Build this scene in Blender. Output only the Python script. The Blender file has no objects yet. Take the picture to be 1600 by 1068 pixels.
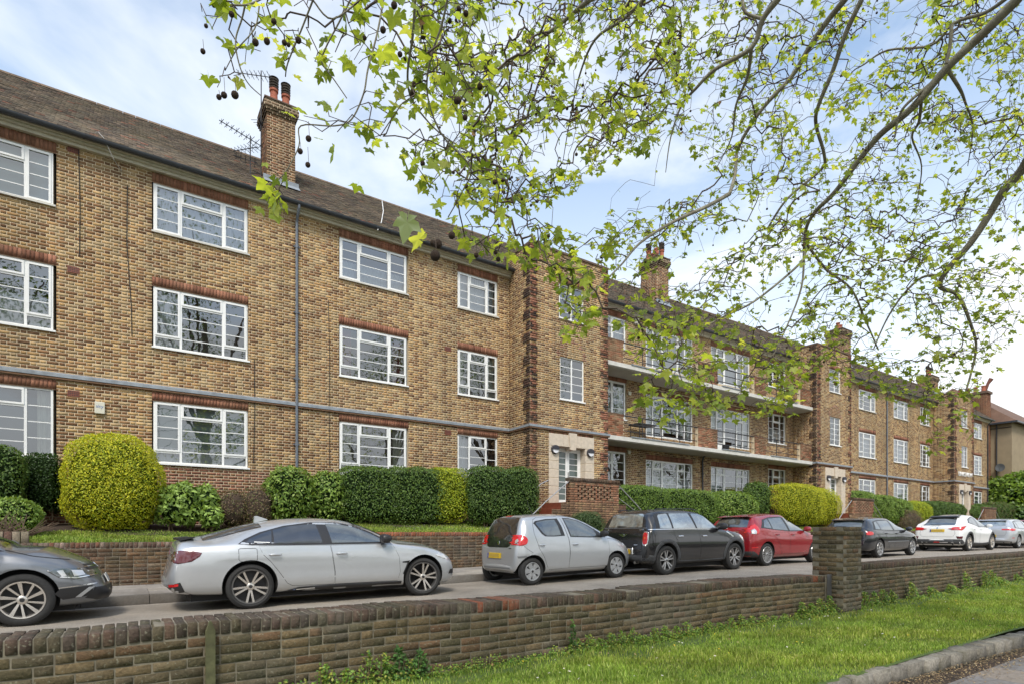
import bpy, bmesh, math, random
import numpy as np
from mathutils import Vector, Matrix
from mathutils.bvhtree import BVHTree
from mathutils.interpolate import poly_3d_calc

R = math.radians
random.seed(7)
RNG = np.random.default_rng(11)
SC = bpy.context.scene
COL = SC.collection

# ------------------------------------------------------------------ camera
# world: X runs along the front of the flats (to the right, away), Y goes towards them, Z up; eye height is z = 0
SN, CS, F, HX, HY = 0.8285, 0.5600, 889.0, 800.0, 832.0
cam_d = bpy.data.cameras.new('camera')
cam = bpy.data.objects.new('camera', cam_d)
COL.objects.link(cam)
cam_d.sensor_width = 36.0
cam_d.lens = 36.0 * F / 1600.0
cam_d.shift_y = (HY - 534.0) / 1600.0
cam_d.clip_start = 0.05
cam_d.clip_end = 2000
cam.location = (0, 0, 0)
cam.rotation_euler = (R(90), 0, -math.atan2(CS, SN))
SC.camera = cam

# ------------------------------------------------------------------ world and sun
SUN_EL, SUN_AZ = 52.0, 215.0      # direction the light comes from, azimuth from +Y clockwise
world = bpy.data.worlds.new('World')
SC.world = world
world.use_nodes = True
wn, wl = world.node_tree.nodes, world.node_tree.links
wn.clear()
w_out = wn.new('ShaderNodeOutputWorld')
w_bg = wn.new('ShaderNodeBackground')
w_sky = wn.new('ShaderNodeTexSky')
w_sky.sky_type = 'NISHITA'
w_sky.sun_disc = False
w_sky.sun_elevation = R(SUN_EL)
w_sky.sun_rotation = R(SUN_AZ)
w_sky.air_density = 1.0
w_sky.dust_density = 1.6
w_sky.ozone_density = 1.0
w_tc = wn.new('ShaderNodeTexCoord')
w_map = wn.new('ShaderNodeMapping')
w_map.inputs['Scale'].default_value = (1.0, 1.0, 2.6)
w_map.inputs['Location'].default_value = (5.3, 2.1, 1.35)
w_noise = wn.new('ShaderNodeTexNoise')
w_noise.inputs['Scale'].default_value = 1.7
w_noise.inputs['Detail'].default_value = 7.0
w_noise.inputs['Roughness'].default_value = 0.56
w_noise.inputs['Distortion'].default_value = 0.35
w_ramp = wn.new('ShaderNodeValToRGB')
w_ramp.color_ramp.elements[0].position = 0.45
w_ramp.color_ramp.elements[1].position = 0.70
w_sep = wn.new('ShaderNodeSeparateXYZ')
w_hor = wn.new('ShaderNodeMapRange')          # cloud thickens towards the horizon
w_hor.inputs['From Min'].default_value = 0.64
w_hor.inputs['From Max'].default_value = 0.10
w_hor.inputs['To Min'].default_value = 0.0
w_hor.inputs['To Max'].default_value = 1.0
w_add = wn.new('ShaderNodeMath'); w_add.operation = 'ADD'; w_add.use_clamp = True
w_mix = wn.new('ShaderNodeMix'); w_mix.data_type = 'RGBA'
w_mix.inputs['B'].default_value = (5.75, 5.95, 6.1, 1)
wl.new(w_tc.outputs['Generated'], w_map.inputs['Vector'])
wl.new(w_map.outputs['Vector'], w_noise.inputs['Vector'])
wl.new(w_noise.outputs['Fac'], w_ramp.inputs['Fac'])
wl.new(w_tc.outputs['Generated'], w_sep.inputs['Vector'])
wl.new(w_sep.outputs['Z'], w_hor.inputs['Value'])
wl.new(w_ramp.outputs['Color'], w_add.inputs[0])
wl.new(w_hor.outputs['Result'], w_add.inputs[1])
wl.new(w_add.outputs[0], w_mix.inputs['Factor'])
w_gain = wn.new('ShaderNodeMix'); w_gain.data_type = 'RGBA'; w_gain.blend_type = 'MULTIPLY'   # thin bright haze over the clear sky
w_gain.inputs['Factor'].default_value = 1.0
w_gain.inputs['B'].default_value = (1.6, 1.62, 1.5, 1)
wl.new(w_sky.outputs['Color'], w_gain.inputs['A'])
wl.new(w_gain.outputs['Result'], w_mix.inputs['A'])
wl.new(w_mix.outputs['Result'], w_bg.inputs['Color'])
w_bg.inputs['Strength'].default_value = 0.15
wl.new(w_bg.outputs['Background'], w_out.inputs['Surface'])

sun_d = bpy.data.lights.new('sun', 'SUN')
sun_d.energy = 1.9
sun_d.angle = R(12)
sun_d.color = (1.0, 0.94, 0.86)
sun = bpy.data.objects.new('sun', sun_d)
COL.objects.link(sun)
az = R(SUN_AZ)
sv = Vector((math.sin(az) * math.cos(R(SUN_EL)), math.cos(az) * math.cos(R(SUN_EL)), math.sin(R(SUN_EL))))
sun.rotation_euler = sv.to_track_quat('Z', 'Y').to_euler()

SC.render.engine = 'CYCLES'
SC.view_settings.view_transform = 'Standard'
SC.view_settings.look = 'None'
SC.view_settings.exposure = 0.46
SC.view_settings.gamma = 1.0
SC.view_settings.use_curve_mapping = False
SC.cycles.use_denoising = True
SC.cycles.max_bounces = 8
SC.cycles.diffuse_bounces = 3
SC.cycles.glossy_bounces = 4
SC.cycles.transparent_max_bounces = 12
SC.cycles.transmission_bounces = 4
SC.cycles.caustics_reflective = False
SC.cycles.caustics_refractive = False

# ------------------------------------------------------------------ helpers: points
def at(x, y, Y):
    """photo pixel + distance plane Y -> world point"""
    u = (x - HX) / F
    s = Y / (SN - CS * u)
    return Vector((s * (SN * u + CS), Y, -(y - HY) / F * s))

def atz(x, y, Z):
    """photo pixel + distance from the eye -> world point"""
    u = (x - HX) / F
    return Vector((Z * (SN * u + CS), Z * (SN - CS * u), -(y - HY) / F * Z))

# ------------------------------------------------------------------ helpers: objects
def tag(o, label=None, cat=None, group=None, kind=None):
    if label: o['label'] = label
    if cat: o['category'] = cat
    if group: o['group'] = group
    if kind: o['kind'] = kind
    return o

def thing(name, label, cat, loc=(0, 0, 0), rz=0.0, group=None):
    o = bpy.data.objects.new(name, None)
    o.empty_display_size = 0.2
    COL.objects.link(o)
    o.location = loc
    o.rotation_euler = (0, 0, rz)
    return tag(o, label, cat, group)

def link(name, me, parent=None, mat=None):
    o = bpy.data.objects.new(name, me)
    COL.objects.link(o)
    if parent is not None: o.parent = parent
    if mat is not None:
        if len(me.materials) == 0: me.materials.append(mat)
    return o

def np_mesh(name, V, Q, cols=None, smooth=False):
    """V (n,3), Q (m,k) index array (all faces same size) or list of faces; cols (n,3) point colours"""
    me = bpy.data.meshes.new(name)
    V = np.asarray(V, dtype=np.float32)
    if isinstance(Q, np.ndarray):
        k = Q.shape[1]; m = Q.shape[0]
        me.vertices.add(len(V)); me.vertices.foreach_set('co', V.ravel())
        me.loops.add(m * k); me.loops.foreach_set('vertex_index', Q.astype(np.int32).ravel())
        me.polygons.add(m)
        me.polygons.foreach_set('loop_start', np.arange(0, m * k, k, dtype=np.int32))
        me.polygons.foreach_set('loop_total', np.full(m, k, dtype=np.int32))
        me.update(calc_edges=True)
    else:
        me.from_pydata([tuple(v) for v in V], [], Q)
        me.update()
    if cols is not None:
        a = me.color_attributes.new('col', 'FLOAT_COLOR', 'POINT')
        c = np.ones((len(V), 4), dtype=np.float32); c[:, :3] = cols
        a.data.foreach_set('color', c.ravel())
    if smooth:
        me.polygons.foreach_set('use_smooth', np.ones(len(me.polygons), dtype=bool))
    return me

BOXF = np.array([[0, 1, 3, 2], [4, 6, 7, 5], [0, 4, 5, 1], [2, 3, 7, 6], [0, 2, 6, 4], [1, 5, 7, 3]])
BOXS = np.array([[-1, -1, -1], [-1, -1, 1], [-1, 1, -1], [-1, 1, 1], [1, -1, -1], [1, -1, 1], [1, 1, -1], [1, 1, 1]], dtype=float) * 0.5

class MB:
    """collects boxes, tubes, lathes and loose faces into ONE mesh"""
    def __init__(s): s.v = []; s.f = []
    def add(s, vs, fs):
        n = len(s.v)
        s.v.extend([tuple(v) for v in vs]); s.f.extend([tuple(i + n for i in f) for f in fs])
        return s
    def box(s, x0, x1, y0, y1, z0, z1):
        c = np.array([(x0 + x1) / 2, (y0 + y1) / 2, (z0 + z1) / 2]); d = np.array([abs(x1 - x0), abs(y1 - y0), abs(z1 - z0)])
        return s.add(BOXS * d + c, BOXF.tolist())
    def obox(s, c, size, rz=0.0, ry=0.0, rx=0.0):
        M = Matrix.Translation(c) @ Matrix.Rotation(rz, 4, 'Z') @ Matrix.Rotation(ry, 4, 'Y') @ Matrix.Rotation(rx, 4, 'X')
        return s.add([M @ Vector(b * np.array(size)) for b in BOXS], BOXF.tolist())
    def tube(s, pts, r, seg=8, cap=True):
        pts = [Vector(p) for p in pts]
        n = len(pts)
        rs = r if hasattr(r, '__len__') else [r] * n
        up = None; vs = []; fs = []
        for i, p in enumerate(pts):
            t = (pts[min(i + 1, n - 1)] - pts[max(i - 1, 0)])
            if t.length < 1e-9: t = Vector((0, 0, 1))
            t.normalize()
            if up is None:
                up = Vector((0, 0, 1)) if abs(t.z) < 0.9 else Vector((1, 0, 0))
            a = t.cross(up).normalized(); b = a.cross(t).normalized(); up = b
            for k in range(seg):
                w = 2 * math.pi * k / seg
                vs.append(p + (a * math.cos(w) + b * math.sin(w)) * rs[i])
        for i in range(n - 1):
            for k in range(seg):
                k2 = (k + 1) % seg
                fs.append((i * seg + k, i * seg + k2, (i + 1) * seg + k2, (i + 1) * seg + k))
        if cap:
            fs.append(tuple(range(seg - 1, -1, -1))); fs.append(tuple((n - 1) * seg + k for k in range(seg)))
        return s.add(vs, fs)
    def lathe(s, prof, c=(0, 0, 0), axis='Y', seg=32, closed=False):
        """prof: list of (axial, radius)"""
        vs = []; fs = []; n = len(prof)
        for (a, r) in prof:
            for k in range(seg):
                w = 2 * math.pi * k / seg
                p = (r * math.cos(w), a, r * math.sin(w)) if axis == 'Y' else ((r * math.cos(w), r * math.sin(w), a) if axis == 'Z' else (a, r * math.cos(w), r * math.sin(w)))
                vs.append((p[0] + c[0], p[1] + c[1], p[2] + c[2]))
        for i in range(n - 1 + (1 if closed else 0)):
            j = (i + 1) % n
            for k in range(seg):
                k2 = (k + 1) % seg
                fs.append((i * seg + k, j * seg + k, j * seg + k2, i * seg + k2))
        if not closed:
            fs.append(tuple(range(seg))); fs.append(tuple((n - 1) * seg + k for k in range(seg - 1, -1, -1)))
        return s.add(vs, fs)
    def prism(s, poly, a0, a1, axis='Y'):
        """2D polygon extruded between a0 and a1 along axis. poly (p,q): XZ for Y, YZ for X, XY for Z"""
        n = len(poly)
        def P(p, q, a): return (p, a, q) if axis == 'Y' else ((a, p, q) if axis == 'X' else (p, q, a))
        vs = [P(p, q, a0) for p, q in poly] + [P(p, q, a1) for p, q in poly]
        fs = [tuple(range(n)), tuple(range(2 * n - 1, n - 1, -1))]
        for i in range(n):
            j = (i + 1) % n
            fs.append((i, j, n + j, n + i))
        return s.add(vs, fs)
    def build(s, name, mat, parent=None, smooth=False, bevel=0.0, fix=False):
        me = bpy.data.meshes.new(name)
        me.from_pydata(s.v, [], s.f)
        me.update()
        if fix or smooth:
            bm = bmesh.new(); bm.from_mesh(me)
            bmesh.ops.recalc_face_normals(bm, faces=bm.faces)
            bm.to_mesh(me); bm.free()
        me.materials.append(mat)
        o = link(name, me, parent)
        if smooth:
            me.shade_smooth()
            try: me.set_sharp_from_angle(angle=R(38))
            except Exception: pass
        if bevel > 0:
            m = o.modifiers.new('bevel', 'BEVEL'); m.width = bevel; m.segments = 2; m.limit_method = 'ANGLE'; m.harden_normals = False
        return o

# ------------------------------------------------------------------ materials
MATS = {}
def mat_new(name):
    m = bpy.data.materials.new(name); m.use_nodes = True
    nt = m.node_tree
    b = nt.nodes['Principled BSDF']
    MATS[name] = m
    return m, nt, b

def noise(nt, scale, detail=4, rough=0.6, coord='Object', dist=0.0, vec=None):
    n = nt.nodes.new('ShaderNodeTexNoise')
    n.inputs['Scale'].default_value = scale; n.inputs['Detail'].default_value = detail
    n.inputs['Roughness'].default_value = rough; n.inputs['Distortion'].default_value = dist
    if vec is None:
        if coord == 'World':
            g = nt.nodes.new('ShaderNodeNewGeometry'); vec = g.outputs['Position']
        else:
            t = nt.nodes.new('ShaderNodeTexCoord'); vec = t.outputs[coord]
    nt.links.new(vec, n.inputs['Vector'])
    return n

def ramp(nt, fac, stops):
    r = nt.nodes.new('ShaderNodeValToRGB')
    e = r.color_ramp.elements
    while len(e) > 1: e.remove(e[-1])
    for i, (p, c) in enumerate(stops):
        if i == 0: e[0].position = p; el = e[0]
        else: el = e.new(p)
        el.color = (c[0], c[1], c[2], 1) if hasattr(c, '__len__') else (c, c, c, 1)
    nt.links.new(fac, r.inputs['Fac'])
    return r

def mix(nt, a, b, fac=1.0, mode='MULTIPLY'):
    m = nt.nodes.new('ShaderNodeMix'); m.data_type = 'RGBA'; m.blend_type = mode
    for s, v in (('A', a), ('B', b), ('Factor', fac)):
        if hasattr(v, 'links') or hasattr(v, 'is_linked'): nt.links.new(v, m.inputs[s])
        else: m.inputs[s].default_value = (v[0], v[1], v[2], 1) if hasattr(v, '__len__') else v
    return m.outputs['Result']

def bump(nt, b, h, strength=0.4, dist=0.01):
    n = nt.nodes.new('ShaderNodeBump'); n.inputs['Strength'].default_value = strength; n.inputs['Distance'].default_value = dist
    nt.links.new(h, n.inputs['Height']); nt.links.new(n.outputs['Normal'], b.inputs['Normal'])
    return n

def simple(name, col, rough=0.6, metal=0.0, spec=0.5, var=0.0, scale=20, bmp=0.0, coat=0.0, emit=0.0, coord='Object'):
    m, nt, b = mat_new(name)
    b.inputs['Base Color'].default_value = (*col, 1)
    b.inputs['Roughness'].default_value = rough; b.inputs['Metallic'].default_value = metal
    b.inputs['Specular IOR Level'].default_value = spec
    if coat: b.inputs['Coat Weight'].default_value = coat; b.inputs['Coat Roughness'].default_value = 0.04
    if var > 0 or bmp > 0:
        n = noise(nt, scale, coord=coord)
        if var > 0:
            r = ramp(nt, n.outputs['Fac'], [(0.25, 1 - var), (0.75, 1 + var)])
            nt.links.new(mix(nt, col, r.outputs['Color']), b.inputs['Base Color'])
        if bmp > 0: bump(nt, b, n.outputs['Fac'], bmp)
    return m

def coloured(name, src='attr', rough=0.9, scale=60, lo=0.72, hi=1.25, bmp=0.5, dirt=None, dirt_col=(0.3, 0.3, 0.25), dirt_scale=1.3, dirt_amt=0.5, bd=0.004, streak=0.0, spots=0.0):
    """surface whose own colour is stored per piece (vertex colour or object colour)"""
    m, nt, b = mat_new(name)
    if src == 'attr':
        a = nt.nodes.new('ShaderNodeAttribute'); a.attribute_name = 'col'; c = a.outputs['Color']
    else:
        a = nt.nodes.new('ShaderNodeObjectInfo'); c = a.outputs['Color']
    n = noise(nt, scale, 5, 0.65, 'World')
    r = ramp(nt, n.outputs['Fac'], [(0.25, lo), (0.75, hi)])
    c = mix(nt, c, r.outputs['Color'])
    if dirt:
        n2 = noise(nt, dirt_scale, 6, 0.62, 'World', 0.4)
        r2 = ramp(nt, n2.outputs['Fac'], [(0.45, 0.0), (0.68, dirt_amt)])
        c = mix(nt, c, dirt_col, r2.outputs['Color'], 'MIX')
    if streak:
        g = nt.nodes.new('ShaderNodeNewGeometry'); mp = nt.nodes.new('ShaderNodeMapping'); mp.inputs['Scale'].default_value = (2.2, 2.2, 0.22)
        nt.links.new(g.outputs['Position'], mp.inputs['Vector'])
        n3 = noise(nt, 1.0, 6, 0.6, vec=mp.outputs['Vector']); r3 = ramp(nt, n3.outputs['Fac'], [(0.42, 1.08), (0.62, 1 - streak)])
        c = mix(nt, c, r3.outputs['Color'])
    if spots:
        n4 = noise(nt, 42, 3, 0.5, 'World'); r4 = ramp(nt, n4.outputs['Fac'], [(0.60, 0.0), (0.68, spots)])
        c = mix(nt, c, (0.24, 0.23, 0.17), r4.outputs['Color'], 'MIX')
        n5 = noise(nt, 0.9, 5, 0.6, 'World'); r5 = ramp(nt, n5.outputs['Fac'], [(0.50, 0.0), (0.66, 0.45)])
        c = mix(nt, c, (0.13, 0.125, 0.11), r5.outputs['Color'], 'MIX')
    nt.links.new(c, b.inputs['Base Color'])
    b.inputs['Roughness'].default_value = rough
    b.inputs['Specular IOR Level'].default_value = 0.25
    bump(nt, b, n.outputs['Fac'], bmp, bd)
    return m

M_brick = coloured('facade_brick', lo=.82, hi=1.15, bmp=.3, streak=.26, dirt=True, dirt_col=(0.24, 0.17, 0.10), dirt_amt=0.35, dirt_scale=0.5)
M_brick_o = coloured('facade_brick_single', 'obj', lo=.82, hi=1.15, bmp=.3, streak=.26, dirt=True, dirt_col=(0.24, 0.17, 0.10), dirt_amt=0.35, dirt_scale=0.5)
M_wbrick = coloured('garden_wall_brick', scale=38, lo=0.55, hi=1.5, bmp=0.9, dirt=True, dirt_col=(0.068, 0.066, 0.036), dirt_amt=0.6, dirt_scale=2.6, bd=0.012, spots=.6)
M_wbrick_o = coloured('garden_wall_brick_single', 'obj', scale=38, lo=0.55, hi=1.5, bmp=0.9, dirt=True, dirt_col=(0.068, 0.066, 0.036), dirt_amt=0.6, dirt_scale=2.6, bd=0.012, spots=.6)
M_tile = coloured('roof_tile', scale=14, lo=0.6, hi=1.45, bmp=0.5, dirt=True, dirt_col=(0.16, 0.135, 0.085), dirt_amt=0.5, dirt_scale=0.7)
M_mortar = simple('mortar', (0.64, 0.53, 0.37), 0.95, var=0.18, scale=9, bmp=0.3, coord='Object')
M_mortar_dark = simple('old_mortar', (0.17, 0.15, 0.11), 0.95, var=0.5, scale=7, bmp=0.6)
M_mortar_side = simple('retaining_mortar', (0.19, 0.165, 0.125), 0.95, var=0.4, scale=7, bmp=0.6)
M_upvc = simple('white_upvc', (0.80, 0.81, 0.80), 0.35, var=0.03, scale=5)
M_cream = simple('cream_painted_timber', (0.55, 0.52, 0.43), 0.6, var=0.12, scale=6)
M_gutter = simple('dark_gutter_plastic', (0.035, 0.04, 0.05), 0.35, var=0.2, scale=3)
M_pipe = simple('grey_pipe_paint', (0.13, 0.15, 0.18), 0.45, var=0.2, scale=4)
M_pipe_black = simple('black_pipe_paint', (0.03, 0.03, 0.035), 0.45)
M_lead = simple('grey_lead_flashing', (0.24, 0.27, 0.30), 0.55, var=0.3, scale=5, bmp=0.2)
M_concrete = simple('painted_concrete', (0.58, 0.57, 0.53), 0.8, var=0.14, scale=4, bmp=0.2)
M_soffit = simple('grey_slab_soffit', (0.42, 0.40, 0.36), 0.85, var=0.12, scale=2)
M_stone = simple('door_limestone', (0.58, 0.50, 0.40), 0.85, var=0.14, scale=8, bmp=0.25)
M_cable = simple('black_cable', (0.02, 0.02, 0.02), 0.6)
M_steel = simple('galvanised_rail', (0.42, 0.42, 0.42), 0.4, metal=0.6)
M_iron = simple('dark_iron', (0.03, 0.03, 0.035), 0.5, metal=0.3)
M_terr = simple('terracotta', (0.33, 0.10, 0.055), 0.8, var=0.25, scale=7)
M_quarry = simple('red_quarry_tile', (0.20, 0.055, 0.03), 0.6, var=0.25, scale=6)
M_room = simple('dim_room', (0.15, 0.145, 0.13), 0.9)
M_net = simple('net_curtain', (0.72, 0.73, 0.76), 0.9)
M_drape = simple('cream_drape', (0.66, 0.64, 0.56), 0.9)
M_blind = simple('teal_blind', (0.30, 0.40, 0.40), 0.8)
M_red_drape = simple('red_drape', (0.22, 0.03, 0.03), 0.9)
M_stair = simple('stairwell_wall', (0.42, 0.47, 0.52), 0.9)
M_frost = simple('frosted_door_glass', (0.085, 0.115, 0.105), 0.12, spec=0.7)
M_lamp_w = simple('opal_lamp_glass', (0.75, 0.76, 0.80), 0.3)
M_lamp_b = simple('black_lamp_hood', (0.03, 0.03, 0.04), 0.5)
M_white = simple('white_letter_paint', (0.82, 0.82, 0.80), 0.5)
M_box = simple('cream_alarm_plastic', (0.62, 0.60, 0.50), 0.5)
M_blue = simple('blue_print', (0.15, 0.22, 0.42), 0.5)
M_render = simple('tan_render', (0.30, 0.235, 0.15), 0.9, var=0.12, scale=2, bmp=0.2)
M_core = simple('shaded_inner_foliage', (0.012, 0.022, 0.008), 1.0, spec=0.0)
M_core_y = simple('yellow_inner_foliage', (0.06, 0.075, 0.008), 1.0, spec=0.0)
M_soil = simple('dark_soil', (0.045, 0.03, 0.02), 1.0, var=0.5, scale=12, bmp=0.8)
M_wood = simple('weathered_green_timber', (0.085, 0.085, 0.04), 0.9, var=0.4, scale=14, bmp=0.5)
M_twigwood = simple('dry_twig', (0.15, 0.105, 0.07), 0.9, var=0.3, scale=9)
M_stone_kerb = simple('granite_kerb', (0.17, 0.155, 0.13), 0.9, var=0.45, scale=9, bmp=0.9)
M_dish = simple('grey_dish', (0.12, 0.13, 0.14), 0.5)

def glass_mat(name, tint=(0.75, 0.8, 0.8), base=0.10, power=1.0):
    m, nt, b = mat_new(name)
    nt.nodes.remove(b)
    out = nt.nodes['Material Output']
    t = nt.nodes.new('ShaderNodeBsdfTransparent'); t.inputs['Color'].default_value = (*tint, 1)
    g = nt.nodes.new('ShaderNodeBsdfGlossy'); g.inputs['Roughness'].default_value = 0.01
    g.inputs['Color'].default_value = (0.95, 0.97, 1.0, 1)
    fr = nt.nodes.new('ShaderNodeFresnel'); fr.inputs['IOR'].default_value = 1.5
    mr = nt.nodes.new('ShaderNodeMapRange')
    mr.inputs['From Min'].default_value = 0.0; mr.inputs['From Max'].default_value = 1.0
    mr.inputs['To Min'].default_value = base; mr.inputs['To Max'].default_value = 1.0
    n = noise(nt, 1.6, 2, 0.5, 'World')
    bm = nt.nodes.new('ShaderNodeBump'); bm.inputs['Strength'].default_value = 0.035; bm.inputs['Distance'].default_value = 0.05
    nt.links.new(n.outputs['Fac'], bm.inputs['Height']); nt.links.new(bm.outputs['Normal'], g.inputs['Normal'])
    nt.links.new(fr.outputs['Fac'], mr.inputs['Value'])
    mx = nt.nodes.new('ShaderNodeMixShader')
    nt.links.new(mr.outputs['Result'], mx.inputs['Fac']); nt.links.new(t.outputs[0], mx.inputs[1]); nt.links.new(g.outputs[0], mx.inputs[2])
    nt.links.new(mx.outputs[0], out.inputs['Surface'])
    return m
M_glass = glass_mat('window_glass', (0.78, 0.82, 0.82), 0.17)

def leaf_mat(name, src='attr', trans=0.45, rough=0.5, tcol=None):
    m, nt, b = mat_new(name)
    out = nt.nodes['Material Output']
    if src == 'attr':
        a = nt.nodes.new('ShaderNodeAttribute'); a.attribute_name = 'col'
    else:
        a = nt.nodes.new('ShaderNodeObjectInfo')
    nt.links.new(a.outputs['Color'], b.inputs['Base Color'])
    b.inputs['Roughness'].default_value = rough
    b.inputs['Specular IOR Level'].default_value = 0.35
    tr = nt.nodes.new('ShaderNodeBsdfTranslucent')
    g = mix(nt, a.outputs['Color'], tcol or (1.9, 1.7, 0.5))
    nt.links.new(g, tr.inputs['Color'])
    ms = nt.nodes.new('ShaderNodeMixShader'); ms.inputs['Fac'].default_value = trans
    nt.links.new(b.outputs[0], ms.inputs[1]); nt.links.new(tr.outputs[0], ms.inputs[2])
    nt.links.new(ms.outputs[0], out.inputs['Surface'])
    return m
M_leaf = leaf_mat('hedge_leaf', trans=0.25)
M_tree_leaf = leaf_mat('plane_leaf', trans=0.6, tcol=(1.75, 1.55, .5))
M_tree_leaf_o = leaf_mat('plane_leaf_single', 'obj', trans=0.6, tcol=(1.75, 1.55, .5))
M_grass = leaf_mat('grass_blade', trans=0.3, rough=0.7, tcol=(1.6, 1.5, 0.6))

# ------------------------------------------------------------------ bricks
def brick_variants(n=4, dims=(0.215, 0.1025, 0.065), bev=0.004, jit=0.0018):
    out = []
    for k in range(n):
        bm = bmesh.new(); bmesh.ops.create_cube(bm, size=1.0)
        bmesh.ops.scale(bm, vec=dims, verts=bm.verts)
        bmesh.ops.bevel(bm, geom=bm.edges[:], offset=bev, segments=1, affect='EDGES')
        rr = random.Random(k + 5)
        for v in bm.verts:
            v.co += Vector((rr.uniform(-jit, jit), rr.uniform(-jit, jit), rr.uniform(-jit, jit)))
        bmesh.ops.triangulate(bm, faces=bm.faces)
        bm.verts.index_update()
        V = np.array([v.co[:] for v in bm.verts]); T = np.array([[v.index for v in f.verts] for f in bm.faces])
        bm.free(); out.append((V, T))
    return out
BV = brick_variants()
CUBEV = [(BOXS.copy(), BOXF.copy())]

class Pieces:
    """bricks, tiles, slabs: the nearest ones become objects, the rest one stuff mesh"""
    def __init__(s, variants): s.var = variants; s.items = []; s.me = None
    def put(s, c, M, col): s.items.append((np.asarray(c, float), np.asarray(M, float), col, random.randrange(len(s.var))))
    def emit(s, parent, name, rest, mat_attr, mat_obj, nmax=300, near=(0, 0, 0), smooth=False, visible=None):
        P = np.array([i[0] for i in s.items])
        d = np.linalg.norm(P - np.array(near), axis=1)
        if visible is not None: d = d + np.where(np.array([visible(p) for p in P]), 0, 1e4)
        order = np.argsort(d)
        if s.me is None:
            s.me = []
            for V, T in s.var:
                me = np_mesh(name, V, T); me.materials.append(mat_obj); s.me.append(me)
        one = order[:nmax]; many = order[nmax:]
        for i in one:
            c, M, col, k = s.items[i]
            o = bpy.data.objects.new(name, s.me[k]); COL.objects.link(o); o.parent = parent
            m4 = Matrix([[*M[0], c[0]], [*M[1], c[1]], [*M[2], c[2]], [0, 0, 0, 1]])
            o.matrix_local = m4
            o.color = (*col, 1)
        if len(many):
            VV = []; TT = []; CC = []; n = 0
            for i in many:
                c, M, col, k = s.items[i]
                V, T = s.var[k]
                VV.append(V @ M.T + c); TT.append(T + n); n += len(V)
                CC.append(np.repeat(np.array([col]), len(V), 0))
            me = np_mesh(rest, np.concatenate(VV), np.concatenate(TT), np.concatenate(CC))
            me.materials.append(mat_attr)
            o = link(rest, me, parent); o['kind'] = 'stuff'
            return o

def Ms(sx, sy, sz, rz=0.0, rx=0.0, ry=0.0):
    m = (Matrix.Rotation(rz, 3, 'Z') @ Matrix.Rotation(ry, 3, 'Y') @ Matrix.Rotation(rx, 3, 'X'))
    return np.array(m) @ np.diag([sx, sy, sz])

# ------------------------------------------------------------------ THE SETTING: ground, road, pavements
RX = [-12, -1.5, 1.5, 4.3, 6.7, 9.05, 10.3, 12.9, 15.4, 21.7, 28.5, 36.0, 90.0]
RZ = [-1.21, -1.14, -1.115, -1.09, -1.05, -1.00, -0.965, -0.93, -0.88, -0.835, -0.735, -0.71, -0.6]
def road_z(x): return float(np.interp(x, RX, RZ))
PAVE_LOW = -1.56

def structure(name, mb, mat, **k):
    o = mb.build(name, mat, None, **k); o['kind'] = 'structure'; return o

def strip(name, xs, ys, zf, mat, uvs=False):
    V = []; Q = []
    for x in xs:
        for y in ys: V.append((x, y, zf(x, y)))
    m = len(ys)
    for i in range(len(xs) - 1):
        for j in range(m - 1):
            Q.append((i * m + j, (i + 1) * m + j, (i + 1) * m + j + 1, i * m + j + 1))
    me = np_mesh(name, V, np.array(Q), smooth=True)
    me.materials.append(mat)
    o = link(name, me); o['kind'] = 'structure'; return o

def earth_mat():
    m, nt, b = mat_new('rough_ground')
    n = noise(nt, 3, 6, 0.7, 'World'); r = ramp(nt, n.outputs['Fac'], [(0.3, (0.04, 0.05, 0.02)), (0.7, (0.07, 0.085, 0.03))])
    nt.links.new(r.outputs['Color'], b.inputs['Base Color']); b.inputs['Roughness'].default_value = 1
    return m
strip('ground', [-600, -60, 0, 60, 140, 700], [-600, -60, 0, 60, 140, 700], lambda x, y: -1.75, earth_mat())

def asphalt():
    m, nt, b = mat_new('worn_asphalt')
    n1 = noise(nt, 110, 6, 0.85, 'World'); n2 = noise(nt, 1.1, 6, 0.65, 'World'); n3 = noise(nt, 55, 2, 0.5, 'World')
    r1 = ramp(nt, n1.outputs['Fac'], [(0.32, (0.12, 0.10, 0.08)), (0.5, (0.28, 0.247, 0.205)), (0.66, (0.58, 0.52, 0.44))])
    r2 = ramp(nt, n2.outputs['Fac'], [(0.3, 0.66), (0.7, 1.15)])
    r3 = ramp(nt, n3.outputs['Fac'], [(0.58, 0), (0.68, 1)])
    c = mix(nt, r1.outputs['Color'], r2.outputs['Color'])
    c = mix(nt, c, (0.21, 0.16, 0.09), mix(nt, r3.outputs['Color'], (0.35, 0.35, 0.35)), 'MIX')
    nt.links.new(c, b.inputs['Base Color']); b.inputs['Roughness'].default_value = 0.88
    bump(nt, b, n1.outputs['Fac'], 0.5, 0.006)
    return m
strip('road', RX, [5.12, 6.5, 8.0, 9.5, 10.5, 10.99], lambda x, y: road_z(x) - 0.03 * abs(y - 8) / 3, asphalt())

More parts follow.
